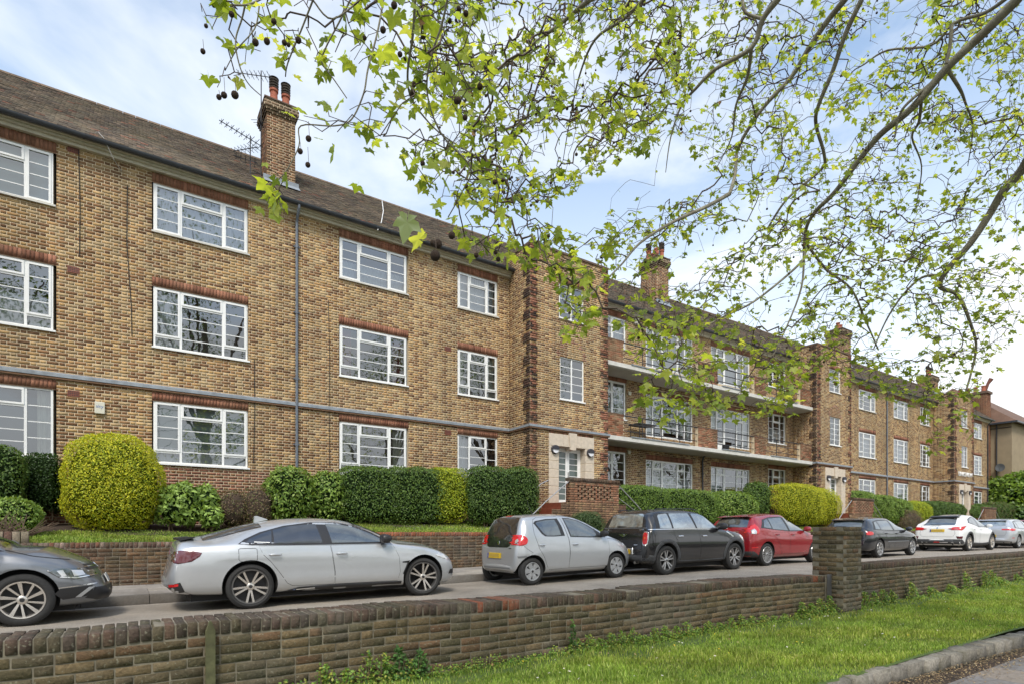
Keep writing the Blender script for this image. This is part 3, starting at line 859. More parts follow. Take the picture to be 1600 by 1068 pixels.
def window(x0, x1, z0, z1, Y, cols, curt=None, sill=True, lintel=True, room=M_room, parent=None):
    w = bpy.data.objects.new('window', None); COL.objects.link(w); w.parent = parent or flats
    w.location = (0, 0, 0)
    y0 = Y + 0.025
    fr = MB(); e = 0.042
    fr.box(x0, x1, y0, y0 + .07, z0, z0 + e); fr.box(x0, x1, y0, y0 + .07, z1 - e, z1)
    fr.box(x0, x0 + e, y0 + .002, y0 + .07, z0 + e, z1 - e); fr.box(x1 - e, x1, y0 + .002, y0 + .07, z0 + e, z1 - e)
    X = x0; W_ = x1 - x0; H_ = z1 - z0
    panes = []; bars = MB(); nb_any = False
    for ci, (cw, rows) in enumerate(cols):
        Xa, Xb = X, X + cw * W_
        if ci > 0: fr.box(Xa - .026, Xa + .026, y0 + .004, y0 + .068, z0 + e, z1 - e)
        ia = Xa + (e if ci == 0 else .026); ib = Xb - (e if ci == len(cols) - 1 else .026)
        Z = z0
        for ri, (rh, op, nb) in enumerate(rows):
            Za, Zb = Z, Z + rh * H_
            if ri > 0: fr.box(ia, ib, y0 + .006, y0 + .066, Za - .024, Za + .024)
            ja = Za + (e if ri == 0 else .024); jb = Zb - (e if ri == len(rows) - 1 else .024)
            pa, pb, qa, qb = ia, ib, ja, jb; yp = y0 + .035
            if op:
                s = MB(); t = .038; g = .003
                s.box(ia + g - .008, ib - g + .008, y0 - .014, y0 + .04, ja + g - .008, ja + t); s.box(ia + g - .008, ib - g + .008, y0 - .014, y0 + .04, jb - t, jb - g + .008)
                s.box(ia + g - .008, ia + t, y0 - .012, y0 + .038, ja + t, jb - t); s.box(ib - t, ib - g + .008, y0 - .012, y0 + .038, ja + t, jb - t)
                s.build('sash', M_upvc, w)
                pa, pb, qa, qb = ia + t, ib - t, ja + t, jb - t; yp = y0 + .012
            panes.append((pa, pb, qa, qb, yp))
            for b in range(nb):
                zz = qa + (qb - qa) * (b + 1) / (nb + 1)
                bars.box(pa, pb, yp - .007, yp + .007, zz - .010, zz + .010); nb_any = True
            Z = Zb
        X = Xb
    fr.build('frame', M_upvc, w)
    if nb_any: bars.build('glazing_bars', M_upvc, w)
    for pa, pb, qa, qb, yp in panes:
        me = bpy.data.meshes.new('pane'); me.from_pydata([(pa, yp, qa), (pb, yp, qa), (pb, yp, qb), (pa, yp, qb)], [], [(0, 1, 2, 3)])
        me.materials.append(M_glass); link('pane', me, w)
    if sill:
        MB().box(x0 - .04, x1 + .05, Y - .055, y0 + .03, z0 - .042, z0 - .002).build('sill', M_upvc if sill == 1 else M_concrete, w)
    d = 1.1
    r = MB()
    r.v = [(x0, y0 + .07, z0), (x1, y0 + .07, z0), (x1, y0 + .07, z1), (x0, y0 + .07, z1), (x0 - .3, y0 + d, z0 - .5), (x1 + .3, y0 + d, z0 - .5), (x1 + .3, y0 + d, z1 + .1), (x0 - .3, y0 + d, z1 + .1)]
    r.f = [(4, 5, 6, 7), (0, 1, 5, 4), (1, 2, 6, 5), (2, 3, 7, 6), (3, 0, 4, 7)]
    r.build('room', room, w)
    yc = y0 + .16
    if curt == 'net': curtain(w, x0 + .03, x1 - .03, z0, z1, yc, M_net)
    elif curt == 'blind': curtain(w, x0 + .03, x1 - .03, z0, z1, yc, M_blind, .004, .3)
    elif curt == 'lace':
        curtain(w, x0 + .03, x1 - .03, z0 + .25, z1 - .02, yc, M_blind, .004, .3); curtain(w, x0 + .05, x1 - .05, z0 + .02, z0 + .42, yc - .03, M_net, .012, .07, True)
    elif curt in ('side', 'red'):
        m = M_drape if curt == 'side' else M_red_drape; q = (x1 - x0) * .19
        curtain(w, x0 + .02, x0 + q, z0, z1, yc, m, .03, .08); curtain(w, x1 - q, x1 - .02, z0, z1, yc, m, .03, .08)
    elif curt == 'left':
        curtain(w, x0 + .02, x0 + (x1 - x0) * .3, z0, z1, yc, M_net, .03, .1)
    elif curt == 'half': curtain(w, x0 + .03, x1 - .03, z0, z0 + (z1 - z0) * .5, yc, M_net)
    if lintel:
        lh = .215 if lintel is True else lintel
        x = x0 - .03
        while x < x1 + .0:
            LINT.piece(Vector((0, Y, 0)), Vector((1, 0, 0)), Vector((0, -1, 0)), x + .004, x + .071, z1 + .012, z1 + lh, .012, vary(random.choice(REDB), .2)); x += .075
        return (x0 - .03, x, z0, z1 + lh + .004)
    return (x0, x1, z0, z1)

WZ = [(1.74, 3.27), (4.59, 6.08), (7.43, 8.63)]
def col_of(x0, x1, s, curts, top_sill=2):
    hs = []
    for k, (a, b) in enumerate(WZ):
        sp = G3(s) if (k == 0 and s > .26 and (x1 - x0) < 1.7) else (S3(s) if k < 2 else T3(s))
        hs.append(window(x0, x1, a, b, YW, sp, curts[k], sill=(1 if k < 2 else 2), lintel=True if k < 2 else .225))
    # window openings end at the frame head; the lintel bricks sit above it
    return hs
def section(xa, xb, cols):
    hs = []
    for c in cols: hs += col_of(*c)
    W.add((0, YW, 0), (1, 0, 0), (0, -1, 0), xa, xb, 0.0, 8.90, hs, col_main)
    return hs

# a lintel hole must not leave a gap: lintel bricks get their own mortar backing (the sheet is cut there), so back them
def lint_back(h): pass

section(-3.3, 11.08, [(-2.96, -1.40, .31, ('side', 'half', 'blind')), (0.53, 2.66, .275, ('lace', 'left', 'net')), (5.13, 7.22, .28, ('side', 'red', 'half')), (9.04, 10.57, .285, ('left', 'side', 'net'))])
section(32.55, 46.88, [(32.95, 34.5, .285, (None, None, None)), (36.2, 38.3, .28, ('half', 'net', 'side')), (40.8, 42.9, .28, ('net', 'net', 'net')), (44.8, 46.3, .285, ('side', 'net', 'half'))])
section(50.4, 57.7, [(50.8, 52.3, .285, (None, None, None)), (54.2, 56.25, .28, ('net', None, None))])

# string course (lead topped) and eaves, per section
def run(xa, xb, Y=YW):
    MB().box(xa, xb, Y - .062, Y, 3.50, 3.545).build('string_course', M_brick_band, flats)
    MB().add([(xa, Y - .075, 3.548), (xb, Y - .075, 3.548), (xb, Y - .075, 3.62), (xa, Y - .075, 3.62), (xa, Y - .001, 3.548), (xb, Y - .001, 3.548), (xb, Y - .001, 3.66), (xa, Y - .001, 3.66)],
             [(0, 1, 2, 3), (3, 2, 6, 7), (0, 4, 5, 1), (0, 3, 7, 4), (1, 5, 6, 2)]).build('lead_flashing', M_lead, flats)
M_brick_band = simple('string_brick', (0.16, 0.09, 0.05), .9, var=.3, scale=14)
def eaves(xa, xb):
    m = MB(); m.box(xa, xb, YW - .10, YW, 8.875, 8.945); m.box(xa, xb, YW - .17, YW, 8.948, 9.0); m.box(xa, xb, YW - .235, YW, 9.003, 9.07)
    m.build('eaves_moulding', M_cream, flats)
    prof = []
    g = MB(); n = 10; r = .068; cy, cz = YW - .315, 9.075
    for i in range(n + 1):
        a = math.pi + math.pi * i / n; prof.append((cy + r * math.cos(a), cz + r * 1.25 * math.sin(a)))
    for i in range(n, -1, -1):
        a = math.pi + math.pi * i / n; prof.append((cy + (r - .006) * math.cos(a), cz + (r - .006) * 1.2 * math.sin(a)))
    g.prism(prof, xa, xb, 'X'); g.build('gutter', M_gutter, flats, smooth=True)
    b = MB(); x = xa + .6
    while x < xb:
        b.prism([(p[0] + (p[0] - cy) * .12, p[1] - .004 + (p[1] - cz) * .1) for p in prof[:n + 1]] + [(cy, cz + .004)], x, x + .05, 'X'); x += 1.85
    b.build('gutter_bracket', M_gutter, flats)
for a, b in ((-3.3, 11.07), (14.57, 29.08), (32.6, 46.87), (50.42, 57.95)):
    eaves(a, b)
for a, b in ((-3.3, 11.07), (32.58, 46.87), (50.42, 57.7)): run(a, b)

# roof: boarded planes plus real tiles
PITCH = math.atan(.839); YE, ZE, YR = YW - .34, 9.075, 19.5
ZR = ZE + .839 * (YR - YE)
rb = MB()
rb.add([(-8, YE + .06, ZE + .0), (58.1, YE + .06, ZE + .0), (58.1, YR, ZR - .06), (-8, YR, ZR - .06), (58.1, 2 * YR - YE, ZE), (-8, 2 * YR - YE, ZE), (-8, YE + .06, ZE - .05), (58.1, YE + .06, ZE - .05)],
       [(0, 1, 2, 3), (3, 2, 4, 5), (6, 7, 1, 0), (0, 3, 5), (1, 4, 2)])
roof = rb.build('roof', M_core, flats); roof.data.materials[0] = simple('roof_felt', (.03, .028, .025), .9)
TCOL = [(0.115, 0.092, 0.070), (0.098, 0.078, 0.062), (0.14, 0.108, 0.08), (0.082, 0.067, 0.055), (0.165, 0.125, 0.088), (0.125, 0.108, 0.08)]
tiles = Pieces([(np.array(V_), np.array(F_)) for V_, F_ in [(BOXS, BOXF)]])
sl = math.hypot(YR - YE, ZR - ZE); nrow = int(sl / .1)
def in_bay(x): return any(a < x < b for a, b in ((11.07, 14.57), (29.08, 32.58), (46.87, 50.42)))
for i in range(nrow):
    s = i * .1 + .05
    y = YE + s * math.cos(PITCH); z = ZE + s * math.sin(PITCH)
    x = -7.9 + (0.0825 if i % 2 else 0)
    while x < 58.0:
        if not (in_bay(x) and y < 16.95):
            c = random.choice(TCOL); k = .88 * random.uniform(.78, 1.22) * (1 + .10 * math.sin(i * 2.4) + .12 * math.sin(x * .35 + i * .3))
            if random.random() < .03: c = (.2, .09, .06)
            tiles.put((x + .082, y + random.uniform(-.006, .006), z + .022 + random.uniform(-.003, .003)), Ms(.158, .135, .020, 0, PITCH - R(5) + random.uniform(-.02, .02)), (c[0] * k, c[1] * k, c[2] * k))
        x += .165
tiles.emit(roof, 'roof_tile', 'roof_tiles', M_tile, M_tile, 0) if False else None
M_tile_o = coloured('roof_tile_single', 'obj', scale=14, lo=0.6, hi=1.45, bmp=0.5, dirt=True, dirt_col=(0.16, 0.135, 0.085), dirt_amt=0.5, dirt_scale=0.7)
tiles.emit(roof, 'roof_tile', 'roof_tiles', M_tile, M_tile_o, 300, near=(0, 16, 9), visible=lambda p: p[0] / p[1] > -.13)
rt = MB(); x = -7.9
while x < 58:
    rt.prism([(YR - .12, ZR - .05), (YR - .07, ZR + .03), (YR, ZR + .06), (YR + .07, ZR + .03), (YR + .12, ZR - .05)], x, x + .29, 'X'); x += .3
o = rt.build('ridge_tiles', simple('ridge_clay', (.15, .105, .07), .9, var=.35, scale=3), roof); o['kind'] = 'stuff'
# rear and end walls of the shell
MB().box(-7.8, 57.7, 2 * YR - YW - .2, 2 * YR - YW, -.5, 9.0).box(57.5, 57.695, YW + .01, 2 * YR - YW - .2, -.5, 9.0).box(-7.8, -7.6, YW + .01, 2 * YR - YW - .2, -.5, 9.0).build('rear_wall', M_render, flats)

# ---- entrance bays
def bay(X0, Wd, sign=False, side=True):
    X1 = X0 + Wd; c = X0 + 1.785
    holes = []
    holes.append(window(c - .54, c + .54, 7.40, 8.58, YB, STAIR, None, sill=1, lintel=.225, room=M_stair))
    holes.append(window(c - .52, c + .56, 4.62, 6.09, YB, STAIR, None, sill=1, lintel=False, room=M_stair))
    dx0, dx1 = c - 1.02, c + 1.02
    holes.append((dx0, dx1, .70, 3.40))
    # flat arch of soldiers over the stone door case
    x = dx0
    while x < dx1 - .03:
        LINT.piece(Vector((0, YB, 0)), Vector((1, 0, 0)), Vector((0, -1, 0)), x + .004, x + .071, 3.41, 3.50, .010, vary(random.choice(REDB + BRN))); x += .075
    def quoin(d, z):          # blocks of four courses, alternately long and short
        k = int(math.floor(z / .075)); b = k // 5; r = k % 5
        return (d < (.345 if b % 2 else .235)) and r != 4
    def colF(a, z):
        dl, dr = a - X0, X1 - a
        # half-round brick arch over the stair window
        ax, az = a - (c + .02), z - 6.10
        if 0 <= az and math.hypot(ax, az) < .64 and math.hypot(ax, az) > .53: return vary(random.choice(REDB))
        if 0 <= az and math.hypot(ax, az) <= .53: return vary(random.choice(BUFF if int(a / .09) % 2 else BRN))
        if quoin(dl, z) or quoin(dr, z): return vary(random.choice(REDB if random.random() < .65 else DRK), .25)
        return vary(random.choice(BRN if random.random() < .40 else BUFF))
    prF = lambda a, z: .022 if (quoin(a - X0, z) or quoin(X1 - a, z)) else 0
    W.add((0, YB, 0), (1, 0, 0), (0, -1, 0), X0, X1, 0.0, 9.60, holes, colF, prf=prF)
    colS = lambda a, z: vary(random.choice(DRK), .3) if quoin(1.25 - a, z) else vary(random.choice(BRN if random.random() < .45 else BUFF))
    prS = lambda a, z: .022 if quoin(1.25 - a, z) else 0
    W.add((X0, YW, 0), (0, -1, 0), (-1, 0, 0), -.5, 1.25, 8.9, 9.60, [], colS, prf=prS)
    W.add((X0, YW, 0), (0, -1, 0), (-1, 0, 0), 0, 1.25, 0.0, 8.9, [], colS, prf=prS)
    W.add((X1, YW, 0), (0, -1, 0), (1, 0, 0), -.5, 1.25, 0.0, 9.60, [], colS, prf=prS)
    MB().box(X0 - .03, X1 + .03, YB - .035, YB + .25, 9.60, 9.68).box(X0 - .03, X0 + .22, YB + .252, YW + .5, 9.60, 9.68).box(X1 - .22, X1 + .03, YB + .252, YW + .5, 9.60, 9.68).build('parapet_coping', M_cope, flats, bevel=.01)
    MB().box(X0 + .01, X1 - .01, YB + .02, YW + .49, 9.3, 9.5).box(X0 + .02, X1 - .02, YW + .40, YW + .5, 9.0, 9.6).build('flat_roof', M_gutter, flats)
    # string course and lead round the bay
    for (xa, xb, ya, yb) in ((X0 - .06, X1 + .06, YB - .062, YB), (X0 - .06, X0, YB + .001, YW - .08), (X1, X1 + .06, YB + .001, YW - .08)):
        MB().box(xa, xb, ya, yb, 3.50, 3.545).build('string_course', M_brick_band, flats)
        MB().box(xa - .012, xb + .012, ya - .012, yb + (.0 if yb == YB else .012), 3.548, 3.625).build('lead_flashing', M_lead, flats)
    # ---- stone door case
    dc = bpy.data.objects.new('door_case', None); COL.objects.link(dc); dc.parent = flats
    dz0 = 1.01
    for sx in (0, 1):
        a, b = (dx0, dx0 + .42) if sx == 0 else (dx1 - .42, dx1)
        z = .70; i = 0
        while z < 3.0:
            h = .29 if i else .32
            zt = min(z + h, 2.98)
            MB().box(a, b, YB - .045, YB + .40, z + .006, zt - .006).build('stone_block', M_stone, dc, bevel=.012)
            z += h; i += 1
        MB().box(a + .008, b - .008, YB - .035, YB + .39, .70, 2.98).build('stone_joint', M_mortar, dc)
    for a, b, k in ((dx0, dx0 + .62, 0), (dx0 + .62, c - .12, 0), (c + .12, dx1 - .62, 0), (dx1 - .62, dx1, 0)):
        MB().box(a + .003, b - .003, YB - .045, YB + .40, 2.985, 3.40).build('lintel_stone', M_stone, dc, bevel=.01)
    MB().prism([(c - .115, 2.90), (c + .115, 2.90), (c + .17, 3.46), (c - .17, 3.46)], YB - .085, YB + .38).build('keystone', M_stone, dc, bevel=.01)
    # double door, glazed in eight rows
    dr = bpy.data.objects.new('door', None); COL.objects.link(dr); dr.parent = flats
    a, b = dx0 + .425, dx1 - .425; y = YB + .22; f = MB()
    f.box(a, b, y, y + .07, 2.90, 2.98); f.box(a, a + .05, y + .002, y + .07, dz0, 2.90); f.box(b - .05, b, y + .002, y + .07, dz0, 2.90)
    m_ = (a + b) / 2
    f.box(a + .05, m_ - .003, y + .01, y + .06, dz0, dz0 + .16); f.box(m_ + .003, b - .05, y + .01, y + .06, dz0, dz0 + .16)
    f.box(a + .05, b - .05, y + .01, y + .06, 2.84, 2.899)
    for xx in (a + .05, m_ - .085, m_ + .004, b - .13): f.box(xx, xx + .08, y + .012, y + .058, dz0 + .16, 2.84)
    for k in range(1, 8):
        zz = dz0 + .16 + (2.84 - dz0 - .16) * k / 8
        f.box(a + .13, m_ - .085, y + .02, y + .05, zz - .011, zz + .011); f.box(m_ + .084, b - .13, y + .02, y + .05, zz - .011, zz + .011)
    f.build('frame', M_upvc, dr)
    MB().box(a + .13, m_ - .085, y + .03, y + .04, dz0 + .16, 2.84).build('door_pane', M_frost, dr)
    MB().box(m_ + .084, b - .13, y + .03, y + .04, dz0 + .16, 2.84).build('door_pane', M_frost, dr)
    MB().box(m_ + .02, m_ + .04, y - .05, y + .01, 1.9, 2.15).build('handle', M_steel, dr)
    MB().box(dx0 + .42, dx1 - .42, YB - .05, YB + .3, .86, 1.0).build('threshold', M_stone, dr)
    for sx in (-1, 1):
        t = bpy.data.objects.new('wall_lamp', None); COL.objects.link(t); t.parent = flats
        lx = c + sx * .80; ly = YB - .05; lz = 2.85
        n = 20
        MB().lathe([(ly, .15), (ly - .05, .15), (ly - .06, .135)], (lx, 0, lz), 'Y', 24).build('lamp_base', M_lamp_b, t, smooth=True)
        def half(z_sign, r, ya, yb): return [(lx + r * math.cos(math.pi * i / n), lz + z_sign * r * math.sin(math.pi * i / n)) for i in range(n + 1)]
        MB().prism(half(-1, .125, 0, 0), ly - .085, ly - .05).build('diffuser', M_lamp_w, t)
        MB().prism(half(1, .138, 0, 0), ly - .11, ly - .05).build('hood', M_lamp_b, t)
    return X0
M_cope = simple('dark_coping', (.13, .085, .06), .9, var=.35, scale=5)
bay(11.07, 3.5); bay(29.08, 3.5); bay(46.88, 3.5); 
bay(-6.9, 3.5)

# ---- balcony range between the first two entrances
hs = []
BW = [(15.25, 16.75, 'A'), (17.96, 20.92, 'B'), (22.25, 25.2, 'C'), (26.82, 28.32, 'D')]
cu = iter([None, 'side', 'net', 'half', 'side', 'net', 'left', 'side', 'net', 'side', 'half', 'left'])
for x0, x1, k in BW:
    for f in range(3):
        z0, z1 = WZ[f]
        if k in 'AD':
            hs.append(window(x0, x1, z0 - (.0 if f != 1 else .0), z1, YW, G3(.30) if k == 'D' else TWO, next(cu), sill=1, lintel=True if f < 2 else .225))
        else:
            lo = 1.74 if f == 0 else (4.05 if f == 1 else 6.95)
            hs.append(window(x0, x1, lo, (3.08, 5.82, 8.60)[f], YW, BAL, next(cu), sill=(1 if f == 0 else False), lintel=True if f < 2 else .225))
W.add((0, YW, 0), (1, 0, 0), (0, -1, 0), 14.57, 29.08, 0.0, 8.90, hs, lambda a, z: vary(random.choice(BRN if random.random() < (.62 if z < 6.4 else .42) else BUFF)))
W.emit(flats, 300)
V = np.array(LINT.V); F5 = np.array([[4, 5, 6, 7], [0, 1, 5, 4], [1, 2, 6, 5], [2, 3, 7, 6], [3, 0, 4, 7]])
me = np_mesh('lintel_bricks', V.reshape(-1, 3), (np.arange(len(V))[:, None, None] * 8 + F5[None]).reshape(-1, 4), np.repeat(np.array(LINT.C), 8, 0)); me.materials.append(M_brick)
ob = link('lintel_bricks', me, flats); ob['kind'] = 'stuff'
# backing behind the lintel courses
lb = MB()
for h in LINT.V:
    pass
LINTB = {}
for v in LINT.V:
    key = (round(v[0][1], 2), round(v[0][2], 2), round(v[2][2], 2)); LINTB.setdefault(key, []).append((v[0][0], v[1][0]))
for (y, za, zb), xs in LINTB.items():
    xs.sort(); s = xs[0][0]; p = xs[0]
    for q in xs[1:] + [(1e9, 1e9)]:
        if q[0] - p[1] > .1:
            lb.add([(s - .01, y + .003, za - .02), (p[1] + .01, y + .003, za - .02), (p[1] + .01, y + .003, zb + .02), (s - .01, y + .003, zb + .02)], [(0, 1, 2, 3)]); s = q[0]
        p = q
lb.build('lintel_bed', simple('lintel_mortar', (.36, .22, .15), .95), flats)['kind'] = 'stuff'

for f, z in ((1, 3.50), (2, 6.27)):
    bl = bpy.data.objects.new('balcony', None); COL.objects.link(bl); bl.parent = flats
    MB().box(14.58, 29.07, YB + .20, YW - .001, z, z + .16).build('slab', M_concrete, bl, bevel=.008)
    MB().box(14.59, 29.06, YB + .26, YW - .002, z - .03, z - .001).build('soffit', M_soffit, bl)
    BP = Pieces(CUBEV)
    for xa, xb in ((14.60, 15.65), (20.05, 21.35), (24.1, 25.0), (28.0, 29.05)):
        MB().box(xa + .01, xb - .01, YB + .26, YB + .45, z + .161, z + .98).build('panel_core', M_mortar, bl)
        zz = z + .17; i = 0
        while zz < z + .95:
            x = xa - (.1125 if i % 2 else 0)
            while x < xb:
                a, b = max(x, xa), min(x + .225, xb)
                if b - a > .04:
                    c = vary(random.choice([(.30, .13, .075), (.24, .10, .055), (.27, .17, .10), (.16, .08, .045)]), .25)
                    for yy in (YB + .262, YB + .448): BP.put(((a + b) / 2, yy, zz + .032), Ms(b - a - .01, .02, .065), c)
                x += .225
            zz += .075; i += 1
        MB().box(xa - .01, xb + .01, YB + .245, YB + .465, z + .98, z + 1.02).build('panel_coping', M_cope, bl)
    BP.emit(bl, 'brick', 'panel_bricks', M_brick, M_brick_o, 150)
    rl = MB()
    for xa, xb in ((15.65, 20.05), (21.35, 24.1), (25.0, 28.0)):
        for h in (.28, .60, .92): rl.tube([(xa, YB + .33, z + .16 + h * .9), (xb, YB + .33, z + .16 + h * .9)], .018 if h < .9 else .024, 6)
        n = int((xb - xa) / 1.4)
        for q in range(1, n + 1): rl.tube([(xa + (xb - xa) * q / (n + 1), YB + .33, z + .16), (xa + (xb - xa) * q / (n + 1), YB + .33, z + 1.0)], .016, 6)
    rl.build('railing', M_iron, bl, smooth=True)
    lf = MB()
    for xa, xb in ((16.0, 19.4), (21.6, 23.6), (25.3, 27.6)): lf.box(xa, xb, YB + .17, YB + .24, z + .165, z + .20)
    lf.build('drip_flashing', M_lead, bl)
# clutter on the first-floor balcony
t = thing('balcony_table', 'dark folding table standing behind the railing of the first-floor balcony', 'table', (17.3, YB + .85, 3.66))
MB().box(-.5, .5, -.3, .3, .68, .72).build('table_top', M_iron, t)
for sx in (-.42, .42):
    for sy in (-.24, .24): MB().tube([(sx, sy, 0), (sx, sy, .68)], .015, 6).build('leg', M_iron, t)
t = thing('storage_tub', 'white plastic tub on the first-floor balcony behind the railing', 'tub', (21.9, YB + .8, 3.66))
MB().prism([(-.22, 0), (.22, 0), (.27, .36), (-.27, .36)], -.18, .18).build('tub', M_white, t, bevel=.02)
MB().box(-.29, .29, -.2, .2, .36, .40).build('rim', M_white, t, bevel=.01)
t = thing('plant_pot', 'black round plant pot beside the white tub on the balcony', 'plant pot', (22.5, YB + .7, 3.66))
MB().lathe([(0, .15), (.3, .2), (.33, .21), (.33, .18), (.25, .17)], (0, 0, 0), 'Z', 20).build('pot', M_iron, t, smooth=True)
MB().lathe([(.27, .165), (.29, .1)], (0, 0, 0), 'Z', 12).build('soil', M_soil, t)

# ---- chimneys
def chimney(x0, x1, y0, y1, zb, zt, pots):
    c = bpy.data.objects.new('chimney', None); COL.objects.link(c); c.parent = roof
    Wc = Wall()
    zc = zt - .40
    colc = lambda a, z: vary(random.choice([(.26, .14, .07), (.20, .10, .05), (.32, .20, .11), (.15, .08, .05), (.24, .11, .06)]), .25)
    def four(ex, za, zb2, cf):
        a, b, p, q = x0 - ex, x1 + ex, y0 - ex, y1 + ex
        Wc.add((0, p, 0), (1, 0, 0), (0, -1, 0), a, b, za, zb2, [], cf)
        Wc.add((a, 0, 0), (0, 1, 0), (-1, 0, 0), p, q, za, zb2, [], cf)
        Wc.add((b, 0, 0), (0, 1, 0), (1, 0, 0), p, q, za, zb2, [], cf)
        Wc.add((0, q, 0), (1, 0, 0), (0, 1, 0), a, b, za, zb2, [], cf)
    four(0, zb, zc, colc)
    dk = lambda a, z: vary(random.choice([(.13, .09, .055), (.10, .07, .045), (.17, .11, .07)]), .25)
    for i, e in enumerate((.03, .06, .085, .085, .05)): four(e, zc + .075 * i, zc + .075 * (i + 1), dk)
    V = np.array(Wc.V); 
    me = np_mesh('chimney_bricks', V.reshape(-1, 3), (np.arange(len(V))[:, None, None] * 8 + F5[None]).reshape(-1, 4), np.repeat(np.array(Wc.C), 8, 0)); me.materials.append(M_brick)
    link('chimney', me, roof)['kind'] = 'stuff'
    bpy.data.objects.remove(c)
    me = bpy.data.meshes.new('chimney_core'); me.from_pydata(Wc.MV, [], Wc.MF); me.materials.append(M_mortar); link('chimney_core', me, roof)
    MB().box(x0 - .08, x1 + .08, y0 - .08, y1 + .08, zt - .025, zt + .02).box(x0, x1, y0, y1, zt + .02, zt + .07).box(x0 - .085, x1 + .085, y0 - .085, y1 + .085, zc + .15, zc + .16).build('chimney_cap', M_cope, roof, bevel=.01)
    fz = ZE + .839 * (y0 - YE)
    MB().add([(x0 - .1, y0 - .22, fz - .1), (x1 + .1, y0 - .22, fz - .1), (x1 + .1, y0 - .012, fz + .09), (x0 - .1, y0 - .012, fz + .09)], [(0, 1, 2, 3)]).add([(x0 - .1, y0 - .01, fz + .04), (x1 + .1, y0 - .01, fz + .04), (x1 + .1, y0 - .01, fz + .2), (x0 - .1, y0 - .01, fz + .2)], [(0, 1, 2, 3)]).build('chimney_flashing', M_lead, roof)
    for (px, py, cowl) in pots:
        MB().lathe([(zt + .05, .13), (zt + .12, .125), (zt + .14, .11), (zt + .42, .10), (zt + .44, .125), (zt + .50, .125), (zt + .50, .09), (zt + .3, .085)], (px, py, 0), 'Z', 18).build('chimney_pot', M_terr, roof, smooth=True)
        if cowl:
            m = MB()
            for k in range(4): m.lathe([(zt + .52 + .075 * k, .12), (zt + .55 + .075 * k, .135), (zt + .56 + .075 * k, .12)], (px, py, 0), 'Z', 16)
            m.lathe([(zt + .48, .07), (zt + .82, .07)], (px, py, 0), 'Z', 10); m.lathe([(zt + .82, .14), (zt + .86, .06)], (px, py, 0), 'Z', 16)
            m.build('chimney_cowl', simple('steel_cowl', (.12, .10, .09), .5, metal=.4) if 'steel_cowl' not in MATS else MATS['steel_cowl'], roof, smooth=True)
chimney(3.28, 4.05, 17.27, 18.2, 9.7, 12.33, [(3.52, 17.55, True), (3.86, 17.6, True)])
chimney(20.3, 21.07, 18.04, 19.05, 10.2, 12.80, [(20.45, 18.7, True), (20.55, 18.3, False), (20.8, 18.75, False), (20.9, 18.3, True)])
chimney(37.2, 38.3, 18.0, 19.0, 10.2, 12.85, [(37.5, 18.4, False), (38.0, 18.5, False)])
chimney(52.0, 53.1, 18.4, 19.4, 10.4, 12.3, [(52.2, 18.8, True), (52.55, 18.8, False), (52.9, 18.9, True)])

# ---- pipes, cables, vents, alarm box, aerials
def pipe(x, mat, zt, zb, label, y=YW - .06, name='downpipe'):
    t = thing(name, label, 'drainpipe', (x, y, 0))
    MB().tube([(0, 0, zb), (0, 0, zt)], .038, 12).build('pipe', mat, t, smooth=True)
    j = MB()
    for z in np.arange(zb + .4, zt, 1.83): j.lathe([(z, .048), (z + .10, .048)], (0, 0, 0), 'Z', 12); j.box(-.085, .085, .01, .035, z + .03, z + .06)
    j.build('pipe_collars', mat, t)
    MB().tube([(0, 0, zt), (0, -.05, zt + .12), (0, -.25, zt + .3), (0, -.26, zt + .42)], .038, 12).build('swan_neck', mat, t, smooth=True)
    return t
pipe(3.91, M_pipe, 8.62, .2, 'grey painted downpipe on the front wall below the left chimney')
pipe(39.72, M_pipe, 8.62, .4, 'dark downpipe on the far wing between its middle windows')
pipe(57.35, M_pipe_black, 8.62, .4, 'black downpipe at the far right corner of the flats')
pipe(21.55, M_pipe_black, 3.3, .4, 'black downpipe on the ground-floor wall under the balcony')
def cable(pts, label):
    t = thing('cable', label, 'cable')
    MB().tube(pts, .0085, 5).build('cable_run', M_cable, t)
YC = YW - .022
cable([at(397, 560, YC), at(398, 640, YC), at(396, 722, YC)], 'black cable clipped to the wall just left of the grey downpipe')
cable([at(513, 470, YC), at(515, 560, YC), at(514, 640, YC), at(515, 728, YC)], 'black cable running down the wall between downpipe and middle windows')
cable([at(199, 290, YC), at(198, 380, YC), at(205, 480, YC), at(206, 525, YC)], 'thin black cable hanging between the first two window columns from the left')
cable([at(123, 235, YC), at(125, 330, YC), at(124, 400, YC)], 'short black cable below the eaves next to the leftmost windows')
cable([at(1418, 640, YC), at(1418, 700, YC), at(1418, 760, YC)], 'thin cable on the far wing of the flats')
t = thing('cable', 'grey aerial lead draped over the roof tiles and gutter left of the chimney', 'cable')
MB().tube([at(135, 212, 16.9), at(154, 207, 16.3), at(162, 216, 16.19), at(178, 250, 16.3), at(190, 268, YC)], .010, 5).build('cable_run', simple('grey_lead', (.35, .34, .32), .6), t)
t = thing('cable', 'white aerial lead draped over the roof above the middle windows', 'cable')
MB().tube([at(597, 314, 18.6), at(599, 330, 17.6), at(596, 347, 16.6), at(590, 360, 16.16)], .012, 5).build('cable_run', M_white, t)
def vent(px, py, label):
    p = at(px, py, YW); t = thing('air_brick', label, 'air brick', (p.x, YW - .012, p.z))
    m = MB(); m.box(-.11, .11, 0, .02, -.07, .07); m.build('air_brick', M_quarry, t)
    g = MB()
    for i in range(6):
        for j in range(3): g.box(-.095 + i * .033, -.075 + i * .033, -.002, -.0005, -.05 + j * .038, -.028 + j * .038)
    g.build('vent_holes', M_cable, t)
